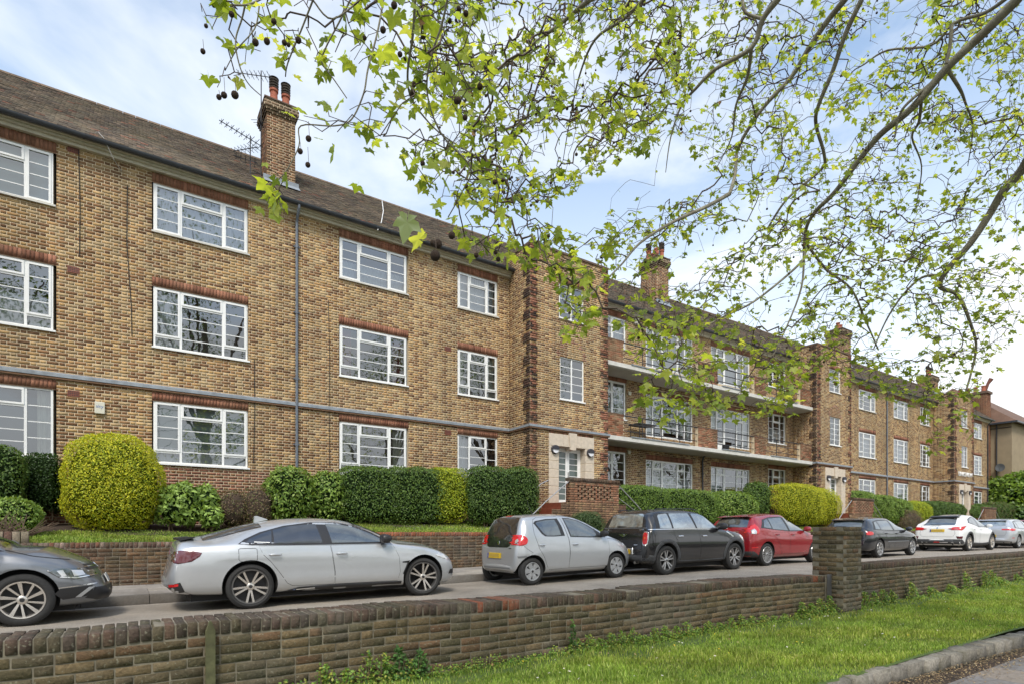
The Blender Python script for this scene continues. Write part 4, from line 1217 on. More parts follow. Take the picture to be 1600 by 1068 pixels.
vent(115, 235, 'small red air brick just under the eaves beside the leftmost windows'); vent(115, 422, 'small red air brick to the right of the leftmost first-floor window'); vent(115, 614, 'small red air brick just above the cream alarm box')
vent(700, 545, 'small red air brick left of the first-floor window nearest the entrance bay'); vent(700, 675, 'small red air brick left of the ground-floor window nearest the entrance bay')
def text_mesh(s, size, depth=.0, bold=0.0):
    cu = bpy.data.curves.new('lettering', 'FONT'); cu.body = s; cu.size = size; cu.extrude = depth; cu.align_x = 'CENTER'; cu.align_y = 'CENTER'; cu.offset = bold
    o = bpy.data.objects.new('lettering', cu); COL.objects.link(o)
    dg = bpy.context.evaluated_depsgraph_get()
    me = bpy.data.meshes.new_from_object(o.evaluated_get(dg)); bpy.data.objects.remove(o)
    return me
p = at(156, 637, YW)
t = thing('alarm_box', 'cream alarm box with faded blue lettering on the wall above the yellow ball bush', 'alarm box', (p.x, YW - .01, p.z))
MB().box(-.10, .10, -.07, 0, -.14, .14).build('case', M_box, t, bevel=.015)
me = text_mesh('sky', .11, .001); me.materials.append(M_blue); o = link('lettering', me, t); o.location = (0, -.073, .03); o.rotation_euler = (R(90), 0, 0)
for px, py, Y, lab in ((993, 503, YW, 'white box fixed under the eaves above the top balcony'), (983, 614, YW, 'small cream box on the first-floor wall behind the balcony'), (982, 706, YW, 'small cream box on the ground-floor wall under the balcony slab')):
    p = at(px, py, Y); t = thing('wall_box', lab, 'box', (p.x, Y - .01, p.z))
    s = .13 if py < 600 else .07
    MB().box(-s, s, -.1 if py < 600 else -.05, 0, -s, s).build('case', M_box, t, bevel=.012)
# sign
me = text_mesh('LINKSVIEW', .40, .018, .0); me.materials.append(M_white)
t = thing('building_sign', 'white raised capital letters LINKSVIEW on the far right entrance bay', 'sign', (48.75, YB - .04, 4.10))
o = link('lettering', me, t); o.rotation_euler = (R(90), 0, 0)
sx = 2.4 / max(.1, me.vertices and (max(v.co.x for v in me.vertices) - min(v.co.x for v in me.vertices)))
o.scale = (sx * 1.04, 1.08, 1)
# aerials by the first chimney
def aerial(base, label, kinds):
    t = thing('roof_aerial', label, 'aerial', base)
    MB().tube([(0, 0, 0), (0, 0, kinds[0])], .016, 6).build('mast', M_iron, t)
    a = MB()
    for (z, ang, L, n) in kinds[1]:
        d = Vector((math.cos(ang), math.sin(ang), .1)).normalized(); e = Vector((-d.y, d.x, 0)).normalized()
        p0 = Vector((0, 0, z)) - d * L * .3; a.tube([p0, p0 + d * L], .012, 5)
        for i in range(n):
            q = p0 + d * L * (i + .5) / n; w = .22 - .10 * i / n
            a.tube([q - e * w, q + e * w], .008, 4); a.tube([q - Vector((0, 0, .08)), q + Vector((0, 0, .08))], .006, 4)
    a.build('antenna', M_iron, t)
aerial((3.17, 17.5, 10.2), 'tall television aerial strapped to the left chimney', (3.0, [(2.85, 2.6, 1.0, 8), (1.5, 1.0, .7, 6)]))
aerial((2.85, 17.3, 10.0), 'lower tangled television aerial leaning beside the left chimney', (1.1, [(1.0, 3.4, 1.2, 9), (.75, 2.2, .9, 7), (.4, 3.0, .6, 5)]))

# ------------------------------------------------------------------ THE ENTRANCE STEPS AND PARAPETS
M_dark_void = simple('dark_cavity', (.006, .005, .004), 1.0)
def simple_c(n, c): return MATS.get(n) or simple(n, c, .95)
def porch(X0, which):
    px0, px1, yf = X0 + .43, X0 + 2.53, 13.75
    t = thing('entrance_porch', {0: 'brick porch with honeycomb parapet and red steps at the first entrance', 1: 'brick porch with honeycomb parapet at the second entrance', 2: 'brick porch and steps at the far right entrance'}[which], 'porch')
    PCOL = [(.26, .11, .06), (.22, .09, .05), (.30, .15, .09), (.17, .085, .05), (.28, .19, .11)]
    PD = [(.11, .06, .04), (.085, .05, .035), (.14, .08, .05)]
    Wp = Wall()
    holes = []
    for i in range(6):
        for j in range(11):
            if (i + j) % 2 == 0: continue
            a = px0 + .30 + j * .138
            z = 1.08 + i * .075
            holes.append((a, a + .075, z, z + .072))
    cf = lambda a, z: vary(random.choice(PCOL if z > 1.0 else [(.26, .17, .09), (.21, .12, .07), (.17, .10, .06)]), .25)
    Wp.add((0, yf, 0), (1, 0, 0), (0, -1, 0), px0, px1, -.3, 1.60, holes, cf)
    Wp.add((px0, 0, 0), (0, 1, 0), (-1, 0, 0), yf, yf + .22, -.3, 1.60, [], cf)
    Wp.add((px1, 0, 0), (0, 1, 0), (1, 0, 0), yf, yf + .22, -.3, 1.60, [], cf)
    # flank walls of the steps: stepped
    for sgn, xe in ((-1, px0), (1, px1)):
        for k in range(4):
            a0 = xe + sgn * (.0 + .36 * k); a1 = xe + sgn * (.36 * (k + 1)); zt = .98 - .22 * (k + 1) + .20
            lo, hi = min(a0, a1), max(a0, a1)
            Wp.add((0, yf + .02, 0), (1, 0, 0), (0, -1, 0), lo, hi, -.3, zt, [], lambda a, z: vary(random.choice(PD + [(.24, .16, .09)]), .3))
    V = np.array(Wp.V); me = np_mesh('brickwork', V.reshape(-1, 3), (np.arange(len(V))[:, None, None] * 8 + F5[None]).reshape(-1, 4), np.repeat(np.array(Wp.C), 8, 0)); me.materials.append(M_brick)
    link('brickwork', me, t)['kind'] = 'stuff'
    me = bpy.data.meshes.new('mortar'); me.from_pydata(Wp.MV, [], Wp.MF); me.materials.append(simple_c('porch_mortar', (.20, .13, .085))); link('joints', me, t)
    MB().box(px0 + .02, px1 - .02, yf + .16, yf + .2, 1.0, 1.6).build('hole_shade_sheet', M_dark_void, t)  # near-black sheet stands in for the shade behind the honeycomb holes
    # brick-on-edge coping, two courses
    P = Pieces(BV); x = px0 - .03
    while x < px1 + .0:
        P.put((x + .0375, yf + .10, 1.70), Ms(1.12, 1, 1, R(90), R(90)), vary(random.choice(PD), .25)); x += .075
    x = px0 - .03
    while x < px1 - .05:
        P.put((x + .1125, yf + .06, 1.625), Ms(1, 1.15, .85), vary(random.choice(PD), .25)); x += .225
    P.emit(t, 'brick', 'far_bricks', M_wbrick, M_wbrick_o, 120)
    MB().box(px0, px1, yf + .21, YB - .06, -.3, .99).build('landing', M_quarry, t)
    st = 0
    for sgn, xe in ((-1, px0), (1, px1)):
        for k in range(5):
            a0 = xe + sgn * .30 * k; a1 = xe + sgn * .30 * (k + 1); z = .99 - .18 * (k + 1)
            lo, hi = min(a0, a1), max(a0, a1)
            MB().box(lo + .001, hi - .001, yf + .16, YB - .3, z - .17, z).build('step', M_quarry, t, bevel=.01)
    for sgn, xe in ((-1, px0), (1, px1)):
        r = MB()
        for yy in (yf + .06,):
            r.tube([(xe + sgn * .02, yy, 1.62), (xe + sgn * .9, yy, .98), (xe + sgn * 1.55, yy, .45), (xe + sgn * 1.6, yy, .1)], .018, 8)
            if sgn > 0: r.tube([(xe, yy, 1.2), (xe + 1.5, yy, .42)], .012, 6)
        if sgn < 0:
            r.tube([(xe + .05, YB - .35, 1.75), (xe - .25, YB - .35, 1.62), (xe - .75, YB - .35, 1.2), (xe - 1.15, YB - .4, .62), (xe - 1.2, YB - .4, .1)], .02, 8)
        r.build('handrail', M_steel, t, smooth=True)
porch(11.07, 0); porch(29.08, 1); porch(46.88, 2)

# ------------------------------------------------------------------ CARS
def paint(name, col, metal=0.0, rough=0.32, flake=0.0):
    m, nt, b = mat_new(name)
    b.inputs['Base Color'].default_value = (*col, 1)
    b.inputs['Metallic'].default_value = metal; b.inputs['Roughness'].default_value = rough
    b.inputs['Coat Weight'].default_value = 1.0; b.inputs['Coat Roughness'].default_value = 0.05
    n = noise(nt, 2.5, 5, .6); r = ramp(nt, n.outputs['Fac'], [(.3, rough * .95), (.75, rough * 1.1)])
    nt.links.new(r.outputs['Color'], b.inputs['Roughness'])
    n2 = noise(nt, 6, 5, .7); r2 = ramp(nt, n2.outputs['Fac'], [(.3, .965), (.7, 1.01)])
    nt.links.new(mix(nt, col, r2.outputs['Color']), b.inputs['Base Color'])
    return m
M_tyre = simple('tyre_rubber', (.022, .022, .022), .85, var=.25, scale=30, bmp=.3)
M_alloy = simple('silver_alloy', (.50, .50, .50), .28, metal=.75)
M_alloy_b = simple('machined_alloy', (.62, .58, .53), .25, metal=.8)
M_hubcap = simple('hubcap_plastic', (.40, .41, .42), .4, metal=.5)
M_rimdark = simple('grey_rim_barrel', (.16, .155, .15), .35, metal=.7)
M_dark = simple('wheel_dark', (.012, .012, .013), .6)
M_trim = simple('black_trim', (.02, .02, .022), .42)
M_clad = simple('grey_black_cladding', (.045, .047, .05), .6)
M_gap = simple('panel_gap', (.006, .006, .006), .8)
M_chrome = simple('chrome', (.75, .75, .75), .12, metal=1.0)
M_redl = simple('red_lamp', (.55, .012, .015), .15, coat=1.0)
M_redd = simple('smoked_lamp', (.10, .012, .02), .12, coat=1.0)
M_clear = simple('clear_lamp', (.62, .62, .62), .12, metal=.5, coat=1.0)
M_orange = simple('orange_lamp', (.65, .12, .04), .15, coat=1.0)
M_plate_y = simple('yellow_plate', (.62, .42, .03), .45)
M_plate_b = simple('blurred_plate_text', (.42, .29, .05), .5)
M_plate_w = simple('white_plate', (.62, .62, .60), .45)
M_pblue = simple('plate_blue', (.02, .06, .35), .4)
M_under = simple('underbody', (.012, .012, .012), .9)
def car_glass(name, c, base):
    m, nt, b = mat_new(name)
    b.inputs['Base Color'].default_value = (*c, 1); b.inputs['Roughness'].default_value = .3
    g = nt.nodes.new('ShaderNodeBsdfGlossy'); g.inputs['Roughness'].default_value = .015; g.inputs['Color'].default_value = (.93, .96, 1, 1)
    fr = nt.nodes.new('ShaderNodeFresnel'); fr.inputs['IOR'].default_value = 1.5
    mr = nt.nodes.new('ShaderNodeMapRange'); mr.inputs['To Min'].default_value = base; mr.inputs['To Max'].default_value = 1.0
    mx = nt.nodes.new('ShaderNodeMixShader'); nt.links.new(fr.outputs[0], mr.inputs['Value']); nt.links.new(mr.outputs['Result'], mx.inputs['Fac'])
    nt.links.new(b.outputs[0], mx.inputs[1]); nt.links.new(g.outputs[0], mx.inputs[2]); nt.links.new(mx.outputs[0], nt.nodes['Material Output'].inputs['Surface'])
    n = noise(nt, 2.6, 5, .6, 'World', .6)      # seats and pillars seen dimly through the glass
    r = ramp(nt, n.outputs['Fac'], [(.40, tuple(a * .45 for a in c)), (.62, tuple(a * 1.7 for a in c))])
    nt.links.new(r.outputs['Color'], b.inputs['Base Color'])
    return m
M_cg_dark = car_glass('privacy_glass', (.010, .011, .012), .07)
M_cg = car_glass('clear_car_glass', (.035, .042, .038), .13)
M_cg_l = car_glass('bright_car_glass', (.13, .155, .155), .28)

def pchip(xs, ys, x):
    xs = np.array(xs, float); ys = np.array(ys, float)
    h = np.diff(xs); d = np.diff(ys) / h; m = np.zeros(len(xs))
    for i in range(1, len(xs) - 1):
        if d[i - 1] * d[i] > 0:
            w1 = 2 * h[i] + h[i - 1]; w2 = h[i] + 2 * h[i - 1]; m[i] = (w1 + w2) / (w1 / d[i - 1] + w2 / d[i])
    m[0] = d[0]; m[-1] = d[-1]
    x = np.clip(x, xs[0], xs[-1]); k = np.clip(np.searchsorted(xs, x) - 1, 0, len(h) - 1); t = (x - xs[k]) / h[k]
    return (2 * t**3 - 3 * t**2 + 1) * ys[k] + (t**3 - 2 * t**2 + t) * h[k] * m[k] + (-2 * t**3 + 3 * t**2) * ys[k + 1] + (t**3 - t**2) * h[k] * m[k + 1]
def cv(t, x): return pchip([a for a, b in t], [b for a, b in t], x)

class Car:
    def __init__(s, name, label, spec, X, Y, group='cars parked along the far kerb'):
        xm = spec.get('xm'); s.xm = xm or (lambda v: v)
        if xm:
            for k in ('zt', 'zb', 'zl', 'wb', 'wt', 'cr'): spec[k] = [(xm(a), b) for a, b in spec[k]]
            spec['L'] = xm(spec['L']); spec['ra'] = xm(spec['ra'])
        s.sp = spec; L = spec['L']
        ra = X + spec['ra']; fa = ra + spec['wbs']
        zr, zf = road_z(ra) - .012, road_z(fa) - .012
        pitch = math.atan2(zf - zr, spec['wbs'])
        s.t = thing(name, label, 'car', (X, Y, zr - math.tan(pitch) * spec['ra'] + .0), group=group)
        s.t.rotation_euler = (0, -pitch, R(spec.get('yaw', 0)))
        s.body()
    def body(s):
        sp = s.sp; L = sp['L']
        xd = np.linspace(0, L, 3000)
        zt, zb, zl, wb, wt = (cv(sp[k], xd) for k in ('zt', 'zb', 'zl', 'wb', 'wt'))
        sd = np.sqrt(np.gradient(xd)**2 + (np.gradient(zt)*1.0)**2 + (np.gradient(wb)*.8)**2 + (np.gradient(zb)*.6)**2)
        cum = np.concatenate([[0], np.cumsum(sd)[:-1]]); N = 150
        xs = np.interp(np.linspace(0, cum[-1], N), cum, xd)
        zt, zb, zl, wb, wt = (cv(sp[k], xs) for k in ('zt', 'zb', 'zl', 'wb', 'wt'))
        cr = cv(sp['cr'], xs) if 'cr' in sp else np.full(N, .05)
        tuck = sp.get('tuck', .93)
        rows = []
        for i in range(N):
            b, t = zb[i], zt[i]; ze = max(t - cr[i], b + .004); h = b - zl[i]
            ky = [(0, zl[i]), (wb[i] * .82, zl[i]), (wb[i] * tuck, zl[i] + .03), (wb[i] * .972, zl[i] + h * .22), (wb[i] * .99, zl[i] + h * .42), (wb[i], zl[i] + h * .62), (wb[i] * .992, zl[i] + h * .80), (wb[i] * .972, b - h * .06), (wb[i] * .945, b)]
            g = []
            y0 = wb[i] * .945; y1 = min(wt[i], y0 - .004)
            for q in (.12, .3, .5, .7, .88, 1.0):
                g.append((y0 + (y1 - y0) * (q + .10 * math.sin(math.pi * q) * (-1)), b + (ze - b) * q))
            tp = []
            for q in (.97, .9, .8, .66, .5, .34, .17, 0):
                tp.append((y1 * q, ze + (t - ze) * (1 - q ** 2.4)))
            pts = np.array(ky + g + tp)
            # densify and smooth
            d = np.concatenate([[0], np.cumsum(np.hypot(np.diff(pts[:, 0]), np.diff(pts[:, 1])) + 1e-6)])
            u = np.unique(np.concatenate([np.linspace(0, d[8], 22), np.linspace(d[8], d[14], 12), np.linspace(d[14], d[-1], 14)]))
            if len(u) != 46: u = np.linspace(0, d[-1], 46)
            P = np.stack([np.interp(u, d, pts[:, 0]), np.interp(u, d, pts[:, 1])], 1)
            for _ in range(2):
                Q = P.copy(); Q[1:-1] = .25 * P[:-2] + .5 * P[1:-1] + .25 * P[2:]; P = Q
            rows.append(P)
        A = np.array(rows)            # N, 46, 2
        A[1:-1] = .25 * A[:-2] + .5 * A[1:-1] + .25 * A[2:]
        K = A.shape[1]
        V = []; F_ = []
        ring = 2 * K - 2
        for i in range(N):
            for k in range(K): V.append((xs[i], -A[i, k, 0], A[i, k, 1]))
            for k in range(K - 2, 0, -1): V.append((xs[i], A[i, k, 0], A[i, k, 1]))
        for i in range(N - 1):
            for k in range(ring):
                k2 = (k + 1) % ring
                F_.append((i * ring + k, i * ring + k2, (i + 1) * ring + k2, (i + 1) * ring + k))
        # end caps, domed a little
        for i, sg in ((0, -1), (N - 1, 1)):
            base = [V[i * ring + k] for k in range(ring)]
            prev = [i * ring + k for k in range(ring)]
            cz = (zl[i] + zt[i]) / 2
            for f, dx in ((.93, .012), (.7, .028), (.35, .036)):
                n = len(V)
                for (x, y, z) in base: V.append((x + sg * dx, y * f, cz + (z - cz) * f))
                cur = list(range(n, n + ring))
                for k in range(ring):
                    k2 = (k + 1) % ring
                    q = (prev[k], cur[k], cur[k2], prev[k2]); F_.append(q if sg < 0 else q[::-1])
                prev = cur
            F_.append(tuple(prev if sg > 0 else prev[::-1]))
        V = np.array(V)
        # character creases: offset along y as a function of x, z
        if 'crease' in sp:
            for (pts_, amp, wd) in sp['crease']:
                px = [p[0] for p in pts_]; pz = [p[1] for p in pts_]
                zc = np.interp(V[:, 0], px, pz); inside = (V[:, 0] > px[0]) & (V[:, 0] < px[-1])
                fade = np.clip(np.minimum(V[:, 0] - px[0], px[-1] - V[:, 0]) / .25, 0, 1)
                g = amp * np.exp(-((V[:, 2] - zc) / wd) ** 2) * fade * inside * (np.abs(V[:, 1]) > .5)
                V[:, 1] += np.sign(V[:, 1]) * g
        s.me = np_mesh('body', V, [tuple(f) for f in F_], smooth=True)
        bm = bmesh.new(); bm.from_mesh(s.me); bmesh.ops.recalc_face_normals(bm, faces=bm.faces); bmesh.ops.triangulate(bm, faces=bm.faces)
        bm.normal_update(); bm.verts.ensure_lookup_table()
        s.bvh = BVHTree.FromBMesh(bm); s.tris = [[v.index for v in f.verts] for f in bm.faces]
        s.vc = [v.co.copy() for v in bm.verts]; s.vn = [v.normal.copy() for v in bm.verts]
        me2 = bpy.data.meshes.new('body'); bm.to_mesh(me2); bm.free(); s.me = me2
        s.me.shade_smooth()
        s.me.materials.append(sp['paint']); s.me.materials.append(M_under)
        if sp.get('low'):
            for p in s.me.polygons:
                if p.center.z < cv([(a, b) for a, b in sp['zl']], p.center.x) + .02: p.material_index = 1
        o = link('body', s.me, s.t)
        # wheel arches
        cut = MB(); Rr = sp['R'] + sp.get('ag', .045); W = sp['W'] / 2
        for ax in (sp['ra'], sp['ra'] + sp['wbs']):
            for sg in (-1, 1):
                y0, y1 = sorted((sg * (W - .27), sg * (W + .2)))
                cut.lathe([(y0, Rr), (y1, Rr)], (ax, 0, sp['R'] + .012), 'Y', 40)
        cm = bpy.data.meshes.new('cut'); cm.from_pydata(cut.v, [], cut.f); cm.materials.append(M_under)
        b2 = bmesh.new(); b2.from_mesh(cm); bmesh.ops.recalc_face_normals(b2, faces=b2.faces); b2.to_mesh(cm); b2.free()
        co = bpy.data.objects.new('cut', cm); COL.objects.link(co); 
        o.parent = None
        md = o.modifiers.new('b', 'BOOLEAN'); md.operation = 'DIFFERENCE'; md.object = co; md.solver = 'EXACT'; md.material_mode = 'TRANSFER'
        dg = bpy.context.evaluated_depsgraph_get()
        nm = bpy.data.meshes.new_from_object(o.evaluated_get(dg))
        o.modifiers.clear(); o.data = nm; nm.name = 'body'; bpy.data.objects.remove(co); o.parent = s.t
        nm.shade_smooth(); nm.set_sharp_from_angle(angle=R(45))
        s.o = o
    # ---- overlays: a flat outline laid onto the body surface
    def skin(s, name, poly, mat, view='side', off=.003, sg=-1, parent=None, step=.05, smoothp=False, skirt=0.0, flatn=False):
        if view in ('side', 'top'): poly = [(s.xm(p[0]), p[1]) for p in poly]
        if smoothp:
            n = len(poly); out = []
            for i in range(n):
                p0, p1, p2, p3 = (Vector(poly[(i + j - 1) % n]) for j in range(4))
                for t in (0, .25, .5, .75):
                    out.append(tuple(.5 * ((2 * p1) + (-p0 + p2) * t + (2 * p0 - 5 * p1 + 4 * p2 - p3) * t * t + (-p0 + 3 * p1 - 3 * p2 + p3) * t ** 3)))
            poly = out
        bm = bmesh.new()
        vs = [bm.verts.new((p[0], p[1], 0)) for p in poly]
        for a in range(len(vs)): pass
        f = bm.faces.new(vs)
        bmesh.ops.triangulate(bm, faces=[f])
        lo = [min(p[i] for p in poly) for i in (0, 1)]; hi = [max(p[i] for p in poly) for i in (0, 1)]
        for i in (0, 1):
            q = math.ceil(lo[i] / step) * step
            while q < hi[i]:
                co = [0, 0, 0]; no = [0, 0, 0]; co[i] = q; no[i] = 1
                bmesh.ops.bisect_plane(bm, geom=bm.verts[:] + bm.edges[:] + bm.faces[:], plane_co=co, plane_no=no); q += step
        bmesh.ops.remove_doubles(bm, verts=bm.verts, dist=1e-5)
        nor = []
        D = {'side': lambda a, b: (Vector((a, sg * 2, b)), Vector((0, -sg, 0))), 'rear': lambda a, b: (Vector((-1, a, b)), Vector((1, 0, 0))),
             'front': lambda a, b: (Vector((s.sp['L'] + 1, a, b)), Vector((-1, 0, 0))), 'top': lambda a, b: (Vector((a, b, 3)), Vector((0, 0, -1)))}[view]
        bm.verts.index_update(); bad = set()
        for v in bm.verts:
            o_, d_ = D(v.co.x, v.co.y)
            h, n, idx, dist = s.bvh.ray_cast(o_, d_)
            if h is None:
                h, n, idx, dist = s.bvh.find_nearest(o_ + d_ * (1.5 if view in ('rear', 'side') else 1.2)); 
            tri = s.tris[idx]; w = poly_3d_calc([s.vc[i] for i in tri], h)
            nn = (s.vn[tri[0]] * w[0] + s.vn[tri[1]] * w[1] + s.vn[tri[2]] * w[2]).normalized()
            v.co = h + nn * off; nor.append(nn)
        for f in bm.faces:
            f.normal_update()
            m_ = sum((nor[v.index] for v in f.verts), Vector())
            if f.normal.dot(m_) < 0: f.normal_flip()
            f.smooth = True
        if skirt > 0:
            be = [e for e in bm.edges if len(e.link_faces) == 1]
            r = bmesh.ops.extrude_edge_only(bm, edges=be)
            nv = [g for g in r['geom'] if isinstance(g, bmesh.types.BMVert)]
            for v in nv:
                h, n, idx, dist = s.bvh.find_nearest(v.co)
                v.co = v.co - n * skirt
            bm.verts.index_update()
        me = bpy.data.meshes.new(name); bm.to_mesh(me); bm.free(); me.materials.append(mat)
        if skirt == 0 and not flatn:
            me.normals_split_custom_set_from_vertices([tuple(n) for n in nor])
        o = link(name, me, parent or s.t)
        return o
    def both(s, name, poly, mat, **k): return [s.skin(name, poly, mat, sg=g, **k) for g in (-1, 1)]
    def line(s, pts, w, mat=None, view='side', off=.0035, name='door_gap', sg=None, parent=None):
        pts = [Vector(p) for p in pts]; L_ = []; R_ = []
        for i, p in enumerate(pts):
            t = (pts[min(i + 1, len(pts) - 1)] - pts[max(i - 1, 0)]).normalized(); n = Vector((-t.y, t.x)) * w / 2
            L_.append(tuple(p + n)); R_.append(tuple(p - n))
        poly = L_ + R_[::-1]
        for g in ((-1, 1) if sg is None else (sg,)): s.skin(name, poly, mat or M_gap, view=view, off=off, sg=g, parent=parent)
    def wheels(s, style, mat, steer=0):
        sp = s.sp; Rw = sp['R']; W = sp['W'] / 2; rr = sp.get('rim', .235); tw = sp.get('tw', .205)
        proto = None
        for i, ax in enumerate((sp['ra'], sp['ra'] + sp['wbs'])):
            for sg in (-1, 1):
                w = bpy.data.objects.new('wheel', None); COL.objects.link(w); w.parent = s.t
                w.location = (ax, sg * (W - .025 - tw / 2), Rw + .0); w.rotation_euler = (0, random.uniform(0, 6), (R(steer) if i == 1 else 0) + (math.pi if sg > 0 else 0))
                if proto is None:
                    h = tw / 2; out = -h
                    ty = MB().lathe([(out + .018, rr + .004), (out + .004, rr + .02), (out, rr + (Rw - rr) * .45), (out + .012, Rw - .022), (out + .03, Rw - .004), (0, Rw), (h - .03, Rw - .004), (h - .012, Rw - .022), (h, rr + .03), (h - .03, rr)], seg=48, closed=True).build('tyre', M_tyre, w, smooth=True)
                    rim = MB().lathe([(out + .012, rr + .008), (out + .006, rr + .004), (out + .008, rr - .012), (out + .05, rr - .022), (h - .02, rr - .03), (h - .02, rr + .002), (out + .02, rr + .006)], seg=48, closed=True).build('rim', (mat if style not in ('cap', 'twin5') else (M_hubcap if style == 'cap' else M_rimdark)), w, smooth=True)
                    disc = MB().lathe([(out + .085, rr - .022), (out + .085, .01)], seg=36).build('wheel_shade_disc', M_dark, w)  # near-black disc fills the wheel, standing in for shade behind the spokes
                    sm = MB(); r1 = rr - .008; r0 = .042
                    def spoke(a0, a1, w0, w1, ra_=r0, rb_=r1, y0=.030, y1=.014, th=.022):
                        # tapered bar from angle a0 (hub) to a1 (rim)
                        p0 = Vector((math.cos(a0), 0, math.sin(a0))); p1 = Vector((math.cos(a1), 0, math.sin(a1)))
                        A_, B_ = p0 * ra_, p1 * rb_; t = (B_ - A_).normalized(); n = Vector((-t.z, 0, t.x))
                        v = []
                        for (P, ww, yy) in ((A_, w0, y0), (B_, w1, y1)):
                            v += [P + n * ww + Vector((0, out + yy, 0)), P - n * ww + Vector((0, out + yy, 0)), P - n * ww * 1.15 + Vector((0, out + yy + th, 0)), P + n * ww * 1.15 + Vector((0, out + yy + th, 0))]
                        sm.add(v, [(0, 1, 5, 4), (1, 2, 6, 5), (3, 0, 4, 7), (2, 3, 7, 6), (0, 3, 2, 1), (4, 5, 6, 7)])
                    if style == 'twin5':
                        for k in range(5):
                            a = k * math.tau / 5
                            spoke(a - .16, a - .20, .013, .015); spoke(a + .16, a + .20, .013, .015)
                    elif style == 'y5':
                        for k in range(5):
                            a = k * math.tau / 5
                            spoke(a - .10, a - .26, .012, .013); spoke(a + .10, a + .26, .012, .013); spoke(a, a, .012, .016, rb_=rr * .5)
                    elif style == 'multi':
                        for k in range(15): spoke(k * math.tau / 15, k * math.tau / 15, .007, .009)
                    elif style == 'swirl':
                        for k in range(5):
                            a = k * math.tau / 5; spoke(a - .2, a + .02, .010, .022); spoke(a + .25, a + .62, .009, .014)
                    elif style == 'cap':
                        sm.lathe([(out + .022, .075), (out + .014, .05), (out + .012, .0)], seg=20)
                        for k in range(6):
                            a = k * math.tau / 6; spoke(a, a, .030, .060, ra_=.05, y0=.018, y1=.012)
                    elif style == 'five':
                        for k in range(5): spoke(k * math.tau / 5, k * math.tau / 5, .022, .034)
                    elif style == 'ten':
                        for k in range(7): spoke(k * math.tau / 7, k * math.tau / 7 + .05, .016, .024)
                    spk = sm.build('spokes', mat if style != 'cap' else M_hubcap, w, smooth=False)
                    hub = MB().lathe([(out + .020, .052), (out + .016, .046), (out + .014, .028)], seg=20).lathe([(out + .024, .055), (out + .06, .055)], seg=20).build('hub_cap', mat if style != 'cap' else M_hubcap, w, smooth=True)
                    bd = MB().lathe([(out + .0125, .026), (out + .012, .001)], seg=16).build('hub_badge', M_trim, w)
                    proto = w
                else:
                    for c in proto.children:
                        n = c.copy(); COL.objects.link(n); n.parent = w
    def handle(s, x, z, mat, w=.17, sg=None, yy=None, parent=None):
        x0_ = x; x = s.xm(x)
        for g in (-1, 1):
            h, n, i, d = s.bvh.ray_cast(Vector((x, g * 2, z)), Vector((0, -g, 0)))
            y = h.y if h else g * s.sp['W'] / 2
            m = MB()
            m.tube([(x - w / 2, y + g * .004, z), (x - w / 2 + .02, y + g * .03, z), (x, y + g * .036, z + .004), (x + w / 2 - .02, y + g * .03, z), (x + w / 2, y + g * .004, z)], [.012, .018, .020, .018, .012], 8)
            o = m.build('door_handle', mat, s.t, smooth=True)
        s.both('recess_shade', [(x0_ + .075 * math.cos(a) * w / .17, z - .012 + .028 * math.sin(a)) for a in np.linspace(0, 6.283, 16)[:-1]], s.sp['shade'], off=.002)  # flat patch in a darker paint tone, painted shade behind the handle
    def mirror(s, x, z, mat, size=1.0):
        x = s.xm(x)
        for g in (-1, 1):
            h, n, i, d = s.bvh.ray_cast(Vector((x, g * 2, z)), Vector((0, -g, 0)))
            y = h.y; w = bpy.data.objects.new('mirror', None); COL.objects.link(w); w.parent = s.t
            v = []; m = MB(); q = size
            rings = [(-.075, .55), (-.06, .85), (-.02, 1.0), (.04, .9), (.085, .55), (.10, .2)]
            seg = 14
            for dx, f in rings:
                for k in range(seg):
                    a = math.tau * k / seg; c, sn = math.cos(a), math.sin(a)
                    v.append((x + dx * q + .02, y + g * (.13 * q + .11 * q * f * math.copysign(abs(c) ** .7, c)), z + .045 * q + .075 * q * f * math.copysign(abs(sn) ** .7, sn)))
            fs = [tuple(range(seg)), tuple((len(rings) - 1) * seg + k for k in range(seg))]
            for r_ in range(len(rings) - 1):
                for k in range(seg): fs.append((r_ * seg + k, r_ * seg + (k + 1) % seg, (r_ + 1) * seg + (k + 1) % seg, (r_ + 1) * seg + k))
            m.add(v, fs).build('mirror_shell', mat, w, smooth=True)
            MB().tube([(x + .03, y - g * .02, z - .01), (x + .03, y + g * .09, z + .01)], .02, 8).build('mirror_arm', M_trim, w, smooth=True)
    def plate(s, y, z, view='rear', col=None, x_off=.0, blue=True):
        sg = -1 if view == 'rear' else 1; L = s.sp['L']
        h, n, i, d = s.bvh.ray_cast(Vector((-1 if sg < 0 else L + 1, y, z)), Vector((-sg, 0, 0)))
        n = Vector((sg, 0, 0)) if n is None else n
        x = h.x + sg * .012
        w = bpy.data.objects.new('number_plate', None); COL.objects.link(w); w.parent = s.t; w.location = (x, y, z); w.rotation_euler = (0, math.atan2(n.z, abs(n.x)) * (-sg) * (1), 0)
        MB().box(-.006, .006, -.26, .26, -.056, .056).build('plate', col or M_plate_y, w, bevel=.002)
        a, b = sorted((sg * .0065, sg * .0075))
        MB().box(a, b, -.19, .21, -.035, .035).build('blurred_number', M_plate_b if (col is None) else simple_cached('blurred_white', (.45, .45, .44)), w)
        if blue and col is None: MB().box(a, b, *( sorted((.215, .255)) ), -.053, .053).build('plate_band', M_pblue, w)
